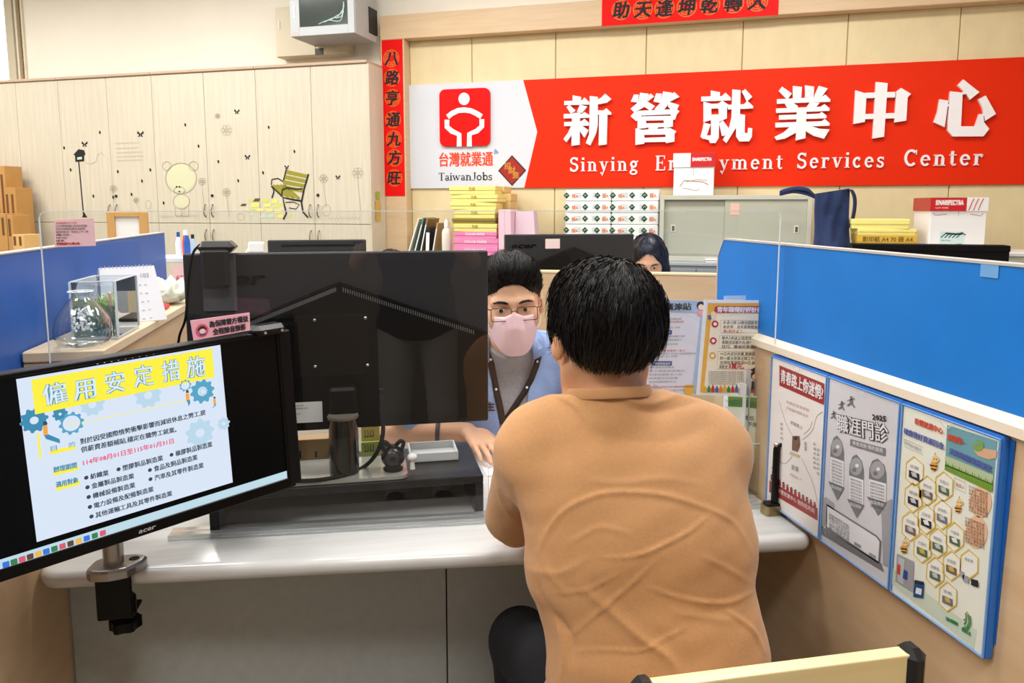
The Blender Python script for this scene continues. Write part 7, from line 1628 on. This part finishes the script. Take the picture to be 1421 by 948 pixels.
FOLDS = [([(195, 545), (215, 490), (270, 420), (350, 378), (430, 362), (560, 368), (680, 400), (790, 452), (845, 540)], .0034, 4.0), ([(385, 562), (480, 560), (560, 532), (660, 480), (720, 430)], .0036, 2.9), ([(240, 672), (340, 662), (440, 612)], .003, 2.9),
         ([(530, 655), (620, 684), (700, 700), (780, 700), (855, 668)], .0048, 3.2), ([(290, 805), (400, 712), (470, 652), (548, 578)], .0036, 3.6), ([(320, 650), (430, 740), (510, 812), (590, 868), (640, 950)], .007, 8.6), ([(300, 850), (400, 846), (500, 850), (560, 822), (645, 778)], .0034, 2.9),
         ([(775, 728), (850, 782), (890, 860)], .0035, 3.6), ([(480, 105), (560, 112), (640, 92), (720, 70)], -.0075, 9), ([(330, 165), (450, 200), (600, 200), (720, 160)], -.004, 16), ([(190, 640), (225, 715), (290, 800), (300, 880)], -.006, 6),
         ([(205, 660), (250, 760), (270, 860), (260, 948)], .004, 5.0), ([(110, 350), (130, 410), (158, 470)], -.006, 5), ([(60, 330), (85, 400), (120, 450)], .003, 3.6), ([(420, 30), (470, 75), (540, 90), (640, 60), (760, 50)], .004, 5.0), ([(240, 60), (300, 90), (330, 130)], .004, 5.0),
         ([(330, 320), (450, 335), (560, 320), (700, 335)], .0018, 6.5), ([(290, 520), (380, 470), (480, 492)], .0018, 4.3), ([(700, 560), (760, 590), (850, 640)], .0022, 4.3), ([(160, 600), (260, 610), (350, 560)], .0018, 5.0), ([(600, 730), (700, 745), (800, 760)], .002, 5.8), ([(200, 540), (230, 620), (300, 690)], .002, 5.8)]
def project(P):
    v = P - np.array(CAMP); x = v @ np.array(RTV); y = v @ np.array(UPV); z = v @ np.array(FWV); return CX + F * x / z, CY - F * y / z
def fold(P, Q, folds, facing=(0, -1, 0)):
    N = normals(P, Q); px, py = project(P); vis = np.clip((-N @ np.array(FWV)) * 3, 0, 1); D = np.zeros(len(P))
    for pts, amp, w in folds:
        c = [tuple(p)[:2] for p in catm([(a, b, 0) for a, b in cS(pts)], 5)]; d2 = np.full(len(P), 1e9); tt = np.zeros(len(P))
        for i in range(len(c) - 1):
            ax, ay = c[i]; bx_, by__ = c[i + 1]; ux, uy = bx_ - ax, by__ - ay; L = ux * ux + uy * uy + 1e-9; t = np.clip(((px - ax) * ux + (py - ay) * uy) / L, 0, 1); dd = (px - ax - t * ux) ** 2 + (py - ay - t * uy) ** 2; m = dd < d2; d2[m] = dd[m]; tt[m] = (i + t[m]) / (len(c) - 1)
        D += amp * 1.15 * np.exp(-(d2 / (w * w)) ** .72) * np.sin(np.pi * np.clip(tt, .02, .98)) ** .5 - amp * .45 * np.exp(-d2 / (w * w * 6)) * np.sin(np.pi * np.clip(tt, .02, .98)) ** .5
    return P + N * (D * vis)[:, None]
N_ = normals(P_, Q_); P_ = P_ + N_ * (.0016 * np.sin(P_[:, 0] * 31 + P_[:, 2] * 23 + 2 * np.sin(P_[:, 2] * 17)) * np.sin(P_[:, 2] * 37 - P_[:, 0] * 19) + .0007 * np.sin(P_[:, 0] * 83 - P_[:, 2] * 61) * np.sin(P_[:, 2] * 71 + P_[:, 0] * 40))[:, None]; P_ = fold(P_, Q_, FOLDS)
npmesh('tshirt', P_, Q_, m_tan, vr, iv)
mb = MB(iv); ring = []; tx = nkd.cross(Vector((0, 1, 0))).normalized(); ty_ = nkd.cross(tx)
n = 48; v = []; f = []
for i in range(n):
    a = 2 * PI * i / n; d = tx * math.cos(a) + ty_ * math.sin(a); r0 = .0675
    for h0, dr in ((-.008, .0035), (-.004, .0045), (.006, .0022), (.0095, .0), (.006, -.0035)): v.append(tuple(cN + nkd * h0 + d * (r0 + dr)))
for i in range(n):
    j = (i + 1) % n
    for k in range(4): f.append((i * 5 + k, j * 5 + k, j * 5 + k + 1, i * 5 + k + 1))
mb.add(v, f, smooth=True); mb.build('collar', mat('tan_rib', 'ba8759', .9, sheen=.15), vr)
# hair: close cap plus strands combed down from the crown
Fh = Field((.26, 1.03, 1.08), (.52, 1.32, 1.36), .004)
pH = lambda x, y, z: tuple(HMr @ Vector((x, y, z)))
R3 = np.array(HMr.to_3x3())
Fh.ell(pH(0, -.014, .044), (.089, .105, .083), R3, k=.01); Fh.ell(pH(0, -.045, .012), (.074, .06, .055), R3, k=.03); Fh.ell(pH(0, .03, .07), (.08, .08, .055), R3, k=.02)
for s_ in (-1, 1): Fh.ell(pH(s_ * .068, .012, .012), (.018, .04, .03), R3, k=.02)
Fh.ell(pH(0, .105, -.02), (.065, .05, .07), R3, k=.01, op='sub')
for s_ in (-1, 1): Fh.ell(pH(s_ * .088, -.004, -.022), (.030, .036, .034), R3, k=.006, op='sub')
P_, Q_ = Fh.mesh(2); N_ = normals(P_, Q_); P_ = P_ + N_ * (.0012 * np.sin(P_[:, 0] * 900 + P_[:, 2] * 200) * np.sin(P_[:, 1] * 800))[:, None]
npmesh('hair', P_, Q_, m_hair, vr, iv)
hairP = P_; hairN = N_; crown = HMr @ Vector((.012, -.05, .128))
def strand_visitor(rg):
    i = rg.randrange(len(hairP)); p = Vector(hairP[i]); n_ = Vector(hairN[i])
    if p.z < 1.125: return None
    o = p - crown; t = (o - n_ * o.dot(n_)); t = t.normalized() if t.length > .004 else Vector((rg.uniform(-1, 1), rg.uniform(-1, 1), 0)).normalized()
    t = (t + Vector((rg.uniform(-.25, .25), rg.uniform(-.25, .25), rg.uniform(-.2, .1))) + Vector((0, 0, -.35 * min(1, o.length / .08)))).normalized()
    L = rg.uniform(.02, .045); lift = rg.uniform(.0005, .006) if rg.random() < .93 else rg.uniform(.006, .013); pts = []
    for k in range(6):
        s_ = k / 5; pts.append(p + t * L * (s_ - .35) + n_ * (lift * (.25 + s_) - .9 * L * s_ * s_ * .3) + Vector((0, 0, -.006 * s_ * s_)))
    return pts
V, Q2 = strands(9000, strand_visitor, 3, w=.0013); o = npmesh('hair_strands', V, Q2, m_hairb, vr, iv); o['kind'] = 'stuff'

# ---- clerk behind the counter
wr_ = thing('person', 'masked person with glasses and a black lanyard facing the visitor across the counter', 'person', (.385, 2.12, 0)); iw = T(-.385, -2.12, 0)
WH = T(.388, 1.965, 1.145) @ R(PI - .13) @ R(-.13, 'X') @ R(.05, 'Y')
wSl, wEl, wWr = (.215, 2.09, .965), (.075, 2.03, .800), (.272, 1.995, .790)      # arm on the window side
wSr, wEr, wW2 = (.575, 2.09, .965), (.67, 1.93, .80), (.535, 1.86, .785)
def wtorso(Fd, g=0.0):
    k = .05; Fd.ell((.395, 2.20, .55), (.17 + g, .13 + g, .12), k=k); Fd.ell((.395, 2.17, .70), (.160 + g, .115 + g, .15), k=k); Fd.ell((.395, 2.12, .86), (.175 + g, .11 + g, .15), k=k); Fd.cone((.25, 2.09, .965), (.545, 2.09, .965), .058 + g, .058 + g, k=k)
    Fd.cone((.393, 2.06, 1.03), (.29, 2.08, .99), .042 + g, .04 + g, k=.03); Fd.cone((.393, 2.06, 1.03), (.50, 2.08, .99), .042 + g, .04 + g, k=.03)
Fw = Field((-.01, 1.62, .42), (.80, 2.36, 1.31), .0042)
wtorso(Fw, -.008); Fw.cone((.393, 2.055, 1.0), (.391, 1.985, 1.09), .055, .052, k=.02); head_into(Fw, WH, open_eye=.0033, k=.01)
for a, b, c in ((wSl, wEl, wWr), (wSr, wEr, wW2)): Fw.cone(a, b, .046, .036, k=.03); Fw.cone(b, c, .036, .026, k=.015)
wpos = Vector((.288, 1.982, .792))
t1 = hand_into(Fw, wpos, (.305, 1.905, .782), (.95, .15, 0), (0, 0, 1), spread=2.5, curl=.16, ln=1.05)
hand_into(Fw, wW2, (.485, 1.80, .77), (-.8, -.4, 0), (0, 0, 1), curl=.25)
P_, Q_ = Fw.mesh(1); npmesh('body', P_, Q_, m_skinw, wr_, iw)
eyes(wr_, iw, WH, (.12, 1, -.05)); brows(wr_, iw, WH, m_hair)
# watch band
d = (Vector(wWr) - Vector(wEl)).normalized(); c = Vector(wEl) + (Vector(wWr) - Vector(wEl)) * .6
mb = MB(iw @ frame3(c, *(lambda z: (z.cross(Vector((0, 0, 1))).normalized(), z.cross(z.cross(Vector((0, 0, 1)))).normalized(), z))(d))); mb.lathe([(.0315, -.006), (.033, -.004), (.033, .004), (.0315, .006)], 24, cap=False); mb.build('wrist_band', mat('band_brown', '3a3230', .5), wr_)
# trousers, shirts
Ft = Field((.12, 1.75, 0), (.70, 2.40, .62), .009); Ft.ell((.395, 2.21, .53), (.18, .145, .085), k=.03)
for s_ in (-1, 1): Ft.cone((.395 + s_ * .09, 2.2, .52), (.395 + s_ * .12, 1.92, .52), .08, .06, k=.04); Ft.cone((.395 + s_ * .12, 1.92, .52), (.395 + s_ * .12, 1.97, .10), .058, .042, k=.02)
P_, Q_ = Ft.mesh(2); npmesh('trousers', P_, Q_, mat('trouser_navy', '22252e', .8), wr_, iw)
for s_ in (-1, 1): mb = MB(iw); mb.ball((.395 + s_ * .12, 1.94, .045), (.045, .115, .043), n=16, m=10); mb.build('shoe', mat('shoe_black'), wr_)
Fg = Field((.12, 1.95, .5), (.66, 2.38, 1.10), .005); wtorso(Fg, .0); Fg.cone((.393, 2.055, 1.0), (.392, 2.02, 1.04), .060, .064, k=.02)
cg_ = Vector((.392, 2.03, 1.035)); ng = Vector((0, -.62, .78)).normalized(); sl, (X, Y, Z) = Fg.sub(cg_ - Vector((.1, .1, .1)), cg_ + Vector((.1, .1, .1))); h_ = (X - cg_.x) * ng.x + (Y - cg_.y) * ng.y + (Z - cg_.z) * ng.z; Fg.f[sl] = np.maximum(Fg.f[sl], h_.astype(np.float32))
P_, Q_ = Fg.mesh(2); npmesh('grey_tshirt', P_, Q_, mat('grey_jersey', '9a9a9e', .85, noise=(140, .1), bump=(300, .2)), wr_, iw)
Fb = Field((.0, 1.86, .5), (.80, 2.40, 1.12), .005); wtorso(Fb, .012); Fb.cone(wSl, Vector(wSl).lerp(Vector(wEl), .9), .064, .056, k=.03); Fb.cone(wSr, Vector(wSr).lerp(Vector(wEr), .9), .064, .056, k=.03); Fb.cone((.393, 2.07, .99), (.392, 2.06, 1.045), .062, .069, k=.02)
for a, b in ((wSl, wEl), (wSr, wEr)):
    a, b = Vector(a), Vector(b); d = (b - a).normalized(); c = a + (b - a) * .92; sl, (X, Y, Z) = Fb.sub(c - Vector((.1, .1, .1)), c + Vector((.1, .1, .1))); dd = ((X - c.x) * d.x + (Y - c.y) * d.y + (Z - c.z) * d.z).astype(np.float32); Fb.f[sl] = np.maximum(Fb.f[sl], dd)
sl, (X, Y, Z) = Fb.sub((.2, 1.8, .4), (.6, 2.09, 1.2)); half = .030 + .045 * np.clip((Z - .78) / .26, 0, 1.2); op_ = np.maximum(np.abs(X - .392 - .004) - half, Y - 2.075); Fb.f[sl] = np.maximum(Fb.f[sl], -op_.astype(np.float32))
Fb.f = np.maximum(Fb.f, -(Fg.f[0:1, 0:1, 0:1] * 0 + 1) * .5) if 0 else Fb.f
cb2 = Vector((.392, 2.05, 1.062)); nb2 = Vector((0, -.35, .93)).normalized(); sl, (X, Y, Z) = Fb.sub(cb2 - Vector((.12, .12, .12)), cb2 + Vector((.12, .12, .06))); h_ = (X - cb2.x) * nb2.x + (Y - cb2.y) * nb2.y + (Z - cb2.z) * nb2.z; Fb.f[sl] = np.maximum(Fb.f[sl], h_.astype(np.float32))
P_, Q_ = Fb.mesh(2); N_ = normals(P_, Q_); P_ = P_ + N_ * (.0022 * np.sin(P_[:, 2] * 60 + P_[:, 0] * 45) * np.sin(P_[:, 0] * 38 + P_[:, 1] * 50))[:, None]
m_bs = mat('blue_cotton', '93aede', .8, noise=(90, .05), bump=(260, .25)); npmesh('open_blue_shirt', P_, Q_, m_bs, wr_, iw)
# shirt collar flaps
for s_ in (-1, 1):
    pts = [(.392 + s_ * .056, 2.02, 1.052), (.392 + s_ * .076, 2.06, 1.066), (.392 + s_ * .098, 2.03, 1.035), (.392 + s_ * .094, 1.985, 1.00), (.392 + s_ * .062, 1.985, .985)]
    mb = MB(iw); mb.add(pts, [(0, 1, 2, 3, 4)], smooth=True); o = mb.build('shirt_collar', m_bs, wr_); md = o.modifiers.new('t', 'SOLIDIFY'); md.thickness = .004
# lanyard
def onchest(x, y, lift=.006):
    for Y in np.arange(1.86, 2.16, .004):
        p = onY(x, y, Y); i = np.round((np.array(p) - Fb.lo) / Fb.h).astype(int); j = np.round((np.array(p) - Fg.lo) / Fg.h).astype(int)
        if ((i >= 0).all() and (i < Fb.n).all() and Fb.f[tuple(i)] < 0) or ((j >= 0).all() and (j < Fg.n).all() and Fg.f[tuple(j)] < 0): return Vector(onY(x, y, Y - lift))
    return Vector(onY(x, y, 2.03))
m_lan = mat('lanyard_black', '0f0e10', .6)
lp1 = [onchest(x, y) for x, y in ((679, 488), (682, 506), (686, 528), (690, 548), (695, 570), (698, 588))]; lp2 = [onchest(x, y) for x, y in ((748, 492), (744, 508), (737, 526), (727, 545), (713, 566), (699, 588))]
for nm, pl in (('lanyard_strap', lp1), ('lanyard_strap', lp2)):
    o = None; mb = MB(iw); v = []
    for i, p in enumerate(pl):
        t = (pl[min(i + 1, 5)] - pl[max(i - 1, 0)]).normalized(); s_ = t.cross(Vector((0, -1, 0))).normalized() * .0085; v += [tuple(p + s_), tuple(p - s_)]
    mb.add(v, [(2 * i, 2 * i + 1, 2 * i + 3, 2 * i + 2) for i in range(5)], smooth=True); o = mb.build(nm, m_lan, wr_); md = o.modifiers.new('t', 'SOLIDIFY'); md.thickness = .002
    for i in (0.6, 2.6):
        p = pl[int(i)].lerp(pl[int(i) + 1], i % 1); MB(iw @ frame3(p + Vector((0, -.002, 0)), (1, 0, 0), (0, 0, 1), (0, -1, 0))).lathe([(.0035, 0), (.0035, .001)], 12).build('white_dot', pwhite, o)
e_ = lp1[-1]; MB(iw).tube([e_, e_ + Vector((0, -.002, -.03))], .003,  6).build('lanyard_cord', m_lan, wr_)
# print on the grey shirt
p = onchest(686, 563, .004)
mb = MB(iw @ frame3(p, (1, 0, 0), (0, .1, 1), (0, -1, 0))); mb.text('生', .026, -.012, -.012, 0, off=.0015, align='CENTER'); mb.build('shirt_print', ink, wr_)
p = onchest(705, 560, .004); mb = MB(iw @ frame3(p, (1, 0, 0), (0, .1, 1), (0, -1, 0))); mb.text('活', .026, 0, -.008, 0, off=.0015, align='CENTER'); mb.build('shirt_print', ink, wr_)
# face mask
v = []; f = []; nu, nv = 24, 14
for j in range(nv + 1):
    t = j / nv
    for i in range(nu + 1):
        u = -1 + 2 * i / nu; a = abs(u); zt2 = -.006 + .010 * max(0, 1 - a * 3) - .012 * a * a; zb2 = -.116 + .05 * a ** 3
        z = zt2 + (zb2 - zt2) * t; bul = math.sin(PI * min(1, .12 + t * .8)); x = .0685 * u * (1 - .10 * t * a); y = .100 + .018 * bul * (1 - a * a) - .062 * a ** 2.4 - (.012 * t * t) + (.002 if abs(t - .33) < .05 else 0) * (1 - a)
        v.append((x, y + .002, z))
for j in range(nv):
    for i in range(nu): b = j * (nu + 1) + i; f.append((b, b + nu + 1, b + nu + 2, b + 1))
mb = MB(iw @ WH); mb.add(v, f, smooth=True); o = mb.build('face_mask', mat('mask_pink', 'f4cdd3', .75, sss=.1), wr_); md = o.modifiers.new('t', 'SOLIDIFY'); md.thickness = .0015
for s_ in (-1, 1): MB(iw @ WH).tube(catm([(s_ * .064, .036, -.02), (s_ * .076, .012, .0), (s_ * .084, -.012, .012), (s_ * .083, -.02, -.02), (s_ * .074, .01, -.05), (s_ * .06, .034, -.07)], 4), .001, 5).build('ear_loop', m_cardw, wr_)
# glasses
mg = mat('glasses_brown', '4a2c22', .3, metal=.3)
for s_ in (-1, 1):
    pts = [(s_ * .033 + x, .1085 - .12 * abs(x + s_ * .004) * .25, .0 + y) for x, y in rrect(-.0255, .0255, -.0175, .0165, .006, 4)]; pts.append(pts[0])
    g = MB(iw @ WH).tube(pts, .0011, 6, cap=False).build('glasses_rim', mg, wr_)
    MB(iw @ WH).tube([(s_ * .0585, .103, .012), (s_ * .072, .085, .012), (s_ * .079, .0, .006), (s_ * .078, -.02, -.006)], .0013,  6).build('glasses_temple', mg, wr_)
MB(iw @ WH).tube(catm([(-.008, .109, .006), (0, .112, .009), (.008, .109, .006)], 4), .0012, 6).build('glasses_bridge', mg, wr_)
# hair swept up
Fh = Field((.27, 1.84, 1.08), (.51, 2.12, 1.31), .004); R3 = np.array(WH.to_3x3()); pW = lambda x, y, z: tuple(WH @ Vector((x, y, z)))
Fh.ell(pW(0, -.02, .052), (.083, .098, .082), R3, k=.01); Fh.ell(pW(0, .035, .098), (.068, .055, .036), R3, k=.02)
Fh.ell(pW(0, .105, .035), (.057, .05, .044), R3, k=.008, op='sub'); Fh.ell(pW(0, .06, -.045), (.12, .10, .058), R3, k=.01, op='sub'); Fh.ell(pW(0, .0, -.07), (.12, .09, .05), R3, k=.01, op='sub')
P_, Q_ = Fh.mesh(2); N_ = normals(P_, Q_); npmesh('hair', P_, Q_, m_hair, wr_, iw); hp2, hn2 = P_, N_
fwd = (WH.to_3x3() @ Vector((0, 1, 0)))
def strand_clerk(rg):
    i = rg.randrange(len(hp2)); p = Vector(hp2[i]); n_ = Vector(hn2[i]); loc = WH.inverted() @ p
    up_ = WH.to_3x3() @ Vector((.25 * (1 if loc.x > 0 else -1), -.35, 1 if loc.z > .03 else -.8)); t = (up_ - n_ * up_.dot(n_)); 
    if t.length < .05: t = -fwd
    t = (t.normalized() + Vector((rg.uniform(-.2, .2), rg.uniform(-.2, .2), rg.uniform(-.2, .2)))).normalized(); L = rg.uniform(.014, .03) * (1.25 if loc.z > .07 and loc.y > 0 else .8); l_ = rg.uniform(.001, .005) + (.006 * rg.random() if loc.z > .09 else 0)
    return [p + t * L * (k / 5 - .3) + n_ * (l_ * (k / 5)) for k in range(6)]
V, Q2 = strands(4200, strand_clerk, 5, w=.0014); o = npmesh('hair_strands', V, Q2, m_hairb, wr_, iw); o['kind'] = 'stuff'

# ---- simple seated colleagues further back
def colleague(label, M, long_hair, top_m, hair_m, tilt, eyes_=True, h=.006):
    r = thing('person', label, 'person', T(M.translation.x, M.translation.y, 0)); inv = T(-M.translation.x, -M.translation.y, 0); x, y, z = M.translation; yaw = M.to_euler().z
    fw = Vector((-math.sin(yaw), math.cos(yaw), 0)); sd = Vector((math.cos(yaw), math.sin(yaw), 0)); B0 = Vector((x, y, 0)) - fw * .07
    HMx = M @ R(tilt, 'X'); Fc = Field((x - .40, y - .45, .40), (x + .40, y + .45, z + .2), h)
    Fc.cone(B0 + Vector((0, 0, z - .16)), Vector((x, y, z - .06)), .05, .05, k=.02); head_into(Fc, HMx, open_eye=.0028)
    def tor(Fd, g):
        Fd.ell(tuple(B0 + Vector((0, 0, .55))), (.17 + g, .14 + g, .13), k=.05); Fd.ell(tuple(B0 + Vector((0, 0, z - .36))), (.16 + g, .12 + g, .17), k=.05); Fd.cone(B0 - sd * .14 + Vector((0, 0, z - .21)), B0 + sd * .14 + Vector((0, 0, z - .21)), .055 + g, .055 + g, k=.05)
        for s_ in (-1, 1): Fd.cone(B0 + sd * s_ * .17 + Vector((0, 0, z - .22)), B0 + sd * s_ * .21 + fw * .08 + Vector((0, 0, z - .44)), .045 + g, .038 + g, k=.03)
    tor(Fc, -.006)
    for s_ in (-1, 1): e = B0 + sd * s_ * .21 + fw * .08 + Vector((0, 0, z - .44)); w_ = e + fw * .2 - sd * s_ * .08; Fc.cone(e, w_, .036, .025, k=.015); hand_into(Fc, w_, w_ + fw * .07, -sd * s_, (0, 0, 1), curl=.25)
    P_, Q_ = Fc.mesh(1); npmesh('body', P_, Q_, m_skinw, r, inv); eyes(r, inv, HMx); brows(r, inv, HMx, hair_m)
    Fc = Field((x - .40, y - .45, .44), (x + .40, y + .45, z - .10), .008); tor(Fc, .006); P_, Q_ = Fc.mesh(2); npmesh('top', P_, Q_, top_m, r, inv)
    Fc = Field((x - .2, y - .2, z - .3), (x + .2, y + .2, z + .2), .005); R3 = np.array(HMx.to_3x3()); p = lambda a, b, c: tuple(HMx @ Vector((a, b, c)))
    Fc.ell(p(0, -.016, .044), (.086, .104, .09), R3, k=.01)
    if long_hair:
        for s_ in (-1, 1): Fc.cone(p(s_ * .062, -.02, .02), p(s_ * .085, -.035, -.17), .036, .045, k=.03, ax=tuple(R3[:, 1]), sc=1.3)
        Fc.cone(p(0, -.07, .0), p(0, -.08, -.17), .06, .06, k=.03)
    else: Fc.ell(p(0, -.05, -.01), (.073, .058, .06), R3, k=.02)
    Fc.ell(p(0, .108, -.005), (.063, .07, .095), R3, k=.006, op='sub')
    if not long_hair: Fc.ell(p(0, .05, -.07), (.11, .07, .06), R3, k=.006, op='sub')
    P_, Q_ = Fc.mesh(2); N_ = normals(P_, Q_); npmesh('hair', P_, Q_, hair_m, r, inv)
    def sf(rg):
        i = rg.randrange(len(P_)); p_ = Vector(P_[i]); n_ = Vector(N_[i]); o_ = p_ - HMx @ Vector((0, -.01, .14)); t = (o_ - n_ * o_.dot(n_)); t = (t.normalized() if t.length > .004 else sd) + Vector((rg.uniform(-.12, .12), rg.uniform(-.12, .12), -.2)); t.normalize()
        L = rg.uniform(.03, .06); return [p_ + t * L * (k / 5 - .3) + n_ * (.0005 + .003 * rg.random() * k / 5) for k in range(6)]
    V_, Q3 = strands(1600, sf, 9, w=.0022); npmesh('hair_strands', V_, Q3, m_hairb, r, inv)['kind'] = 'stuff'
    Ft = Field((x - .40, y - .5, 0), (x + .40, y + .6, .62), .012); Ft.ell(tuple(B0 + Vector((0, 0, .52))), (.17, .15, .09), k=.03)
    for s_ in (-1, 1): k_ = B0 + sd * s_ * .11 + fw * .34 + Vector((0, 0, .50)); Ft.cone(B0 + sd * s_ * .08 + Vector((0, 0, .52)), k_, .08, .06, k=.03); Ft.cone(k_, Vector((k_.x, k_.y, .06)), .056, .045, k=.02)
    P_, Q_ = Ft.mesh(2); npmesh('trousers', P_, Q_, mat('trouser_black'), r, inv)
    return r, HMx, inv
def chair_for(x, y, yaw, label):
    r = thing('office_chair', label, 'chair', T(x, y, 0) @ R(yaw), 'office chairs behind the counter')
    MB().box(-.23, .23, -.22, .22, .38, .44, .03).build('seat', mat('seat_black', '151517'), r); MB().box(-.2, .2, -.28, -.24, .5, .85, .02).build('backrest', mat('seat_black'), r); MB().box(-.02, .02, -.27, -.235, .40, .55, .005).build('back_stem', m_ch, r)
    MB().lathe([(.025, .08), (.025, .38)], 12).build('gas_column', m_ch, r)
    for k in range(5): a = k * 2 * PI / 5; l = MB().tube([(0, 0, .09), (.26 * math.cos(a), .26 * math.sin(a), .07)], .016, 6).build('leg', m_ch, r); MB().ball((.26 * math.cos(a), .26 * math.sin(a), .031), .027, n=10, m=8).build('caster', m_ch, l)
chair_for(.395, 2.24, PI, 'black office chair under the masked clerk')
q = onY(899, 360, 3.62)
colleague('person with long straight black hair looking down beside the rear black monitor', T(q.x, 3.62, q.z - .005) @ R(PI - .35), True, mat('dark_top', '2a2430', .8), mat('hair_long', '120d16', .35), -.45)
chair_for(q.x + .04, 3.75, PI - .35, 'black office chair under the long-haired person')
q = onY(543, 345, 3.75)
colleague('person with brown hair, only the crown showing above the large monitor', T(q.x, 3.78, q.z - .145) @ R(PI + .2), False, mat('brown_top', '6b4a3a', .8), mat('hair_brown_dull', '2c1a12', .5), -.5)
chair_for(q.x - .02, 3.92, PI + .2, 'black office chair under the brown-haired person')

# ---- the photographer stands behind the camera; the clear screen mirrors them faintly
def standing():
    x, y = .02, -.42; r = thing('person', 'person in a black t-shirt and grey trousers mirrored in the acrylic screen', 'person', (x, y, 0)); inv = T(-x, -y, 0)
    HMx = T(x - .02, y + .05, 1.60) @ R(-.25, 'X'); Fc = Field((x - .42, y - .25, .6), (x + .42, y + .50, 1.80), .007)
    Fc.cone((x, y, 1.42), (x - .02, y + .03, 1.54), .055, .052, k=.02); head_into(Fc, HMx)
    sh = [Vector((x + s_ * .18, y, 1.38)) for s_ in (-1, 1)]; el = [Vector((x + s_ * .25, y + .12, 1.16)) for s_ in (-1, 1)]; ha = [Vector((s_ * .072 + .0, -.085, 1.37)) for s_ in (-1, 1)]
    def tor(Fd, g):
        Fd.ell((x, y, .98), (.165 + g, .12 + g, .14), k=.05); Fd.ell((x, y, 1.2), (.17 + g, .115 + g, .2), k=.05); Fd.cone((x - .14, y, 1.38), (x + .14, y, 1.38), .055 + g, .055 + g, k=.05)
    tor(Fc, -.006)
    for s_, e_, w_, t in zip(sh, el, ha, (-1, 1)): Fc.cone(s_, e_, .045, .036, k=.03); Fc.cone(e_, w_, .036, .026, k=.015); hand_into(Fc, w_, w_ + Vector((-t * .02, .01, .06)), (0, 1, 0), (t, 0, 0), curl=.5, ln=.8)
    P_, Q_ = Fc.mesh(1); npmesh('body', P_, Q_, m_skinw, r, inv); eyes(r, inv, HMx)
    Fc = Field((x - .42, y - .25, .72), (x + .42, y + .40, 1.50), .009); tor(Fc, .01); Fc.ell((x, y, .87), (.19, .14, .10), k=.04)
    for s_, e_ in zip(sh, el): Fc.cone(s_, s_.lerp(e_, .6), .06, .055, k=.03)
    Fc.plane((0, 0, .80), (0, 0, -1)); P_, Q_ = Fc.mesh(2); npmesh('black_tshirt', P_, Q_, mat('tshirt_black', '141416', .85), r, inv)
    Ft = Field((x - .3, y - .25, 0), (x + .3, y + .25, 1.0), .010); Ft.ell((x, y, .88), (.175, .13, .10), k=.04)
    for s_ in (-1, 1): Ft.cone((x + s_ * .09, y, .84), (x + s_ * .11, y + .01, .47), .095, .07, k=.03); Ft.cone((x + s_ * .11, y + .01, .47), (x + s_ * .11, y, .06), .07, .058, k=.02)
    P_, Q_ = Ft.mesh(2); npmesh('grey_trousers', P_, Q_, mat('trouser_grey', 'b5afa8', .85), r, inv)
    for s_ in (-1, 1): mb = MB(inv); mb.ball((x + s_ * .11, y + .06, .045), (.045, .125, .043), n=16, m=10); mb.build('shoe', mat('shoe_black'), r)
    Fc = Field((x - .2, y - .2, 1.4), (x + .2, y + .3, 1.82), .006); R3 = np.array(HMx.to_3x3()); p = lambda a, b, c: tuple(HMx @ Vector((a, b, c)))
    Fc.ell(p(0, -.016, .046), (.084, .102, .086), R3, k=.01); Fc.ell(p(0, -.045, -.01), (.074, .06, .06), R3, k=.02); Fc.ell(p(0, .105, -.0), (.06, .062, .08), R3, k=.006, op='sub'); P_, Q_ = Fc.mesh(2); npmesh('hair', P_, Q_, m_hair, r, inv)
    r = thing('phone', 'black phone held up behind the camera', 'phone', (0, -.055, 1.385)); MB().box(-.074, .074, -.005, .005, -.036, .036, .004).build('phone_body', black, r); MB().box(-.07, .07, -.0062, -.005, -.033, .033).build('phone_screen', mat('screen_dark'), r)
standing()
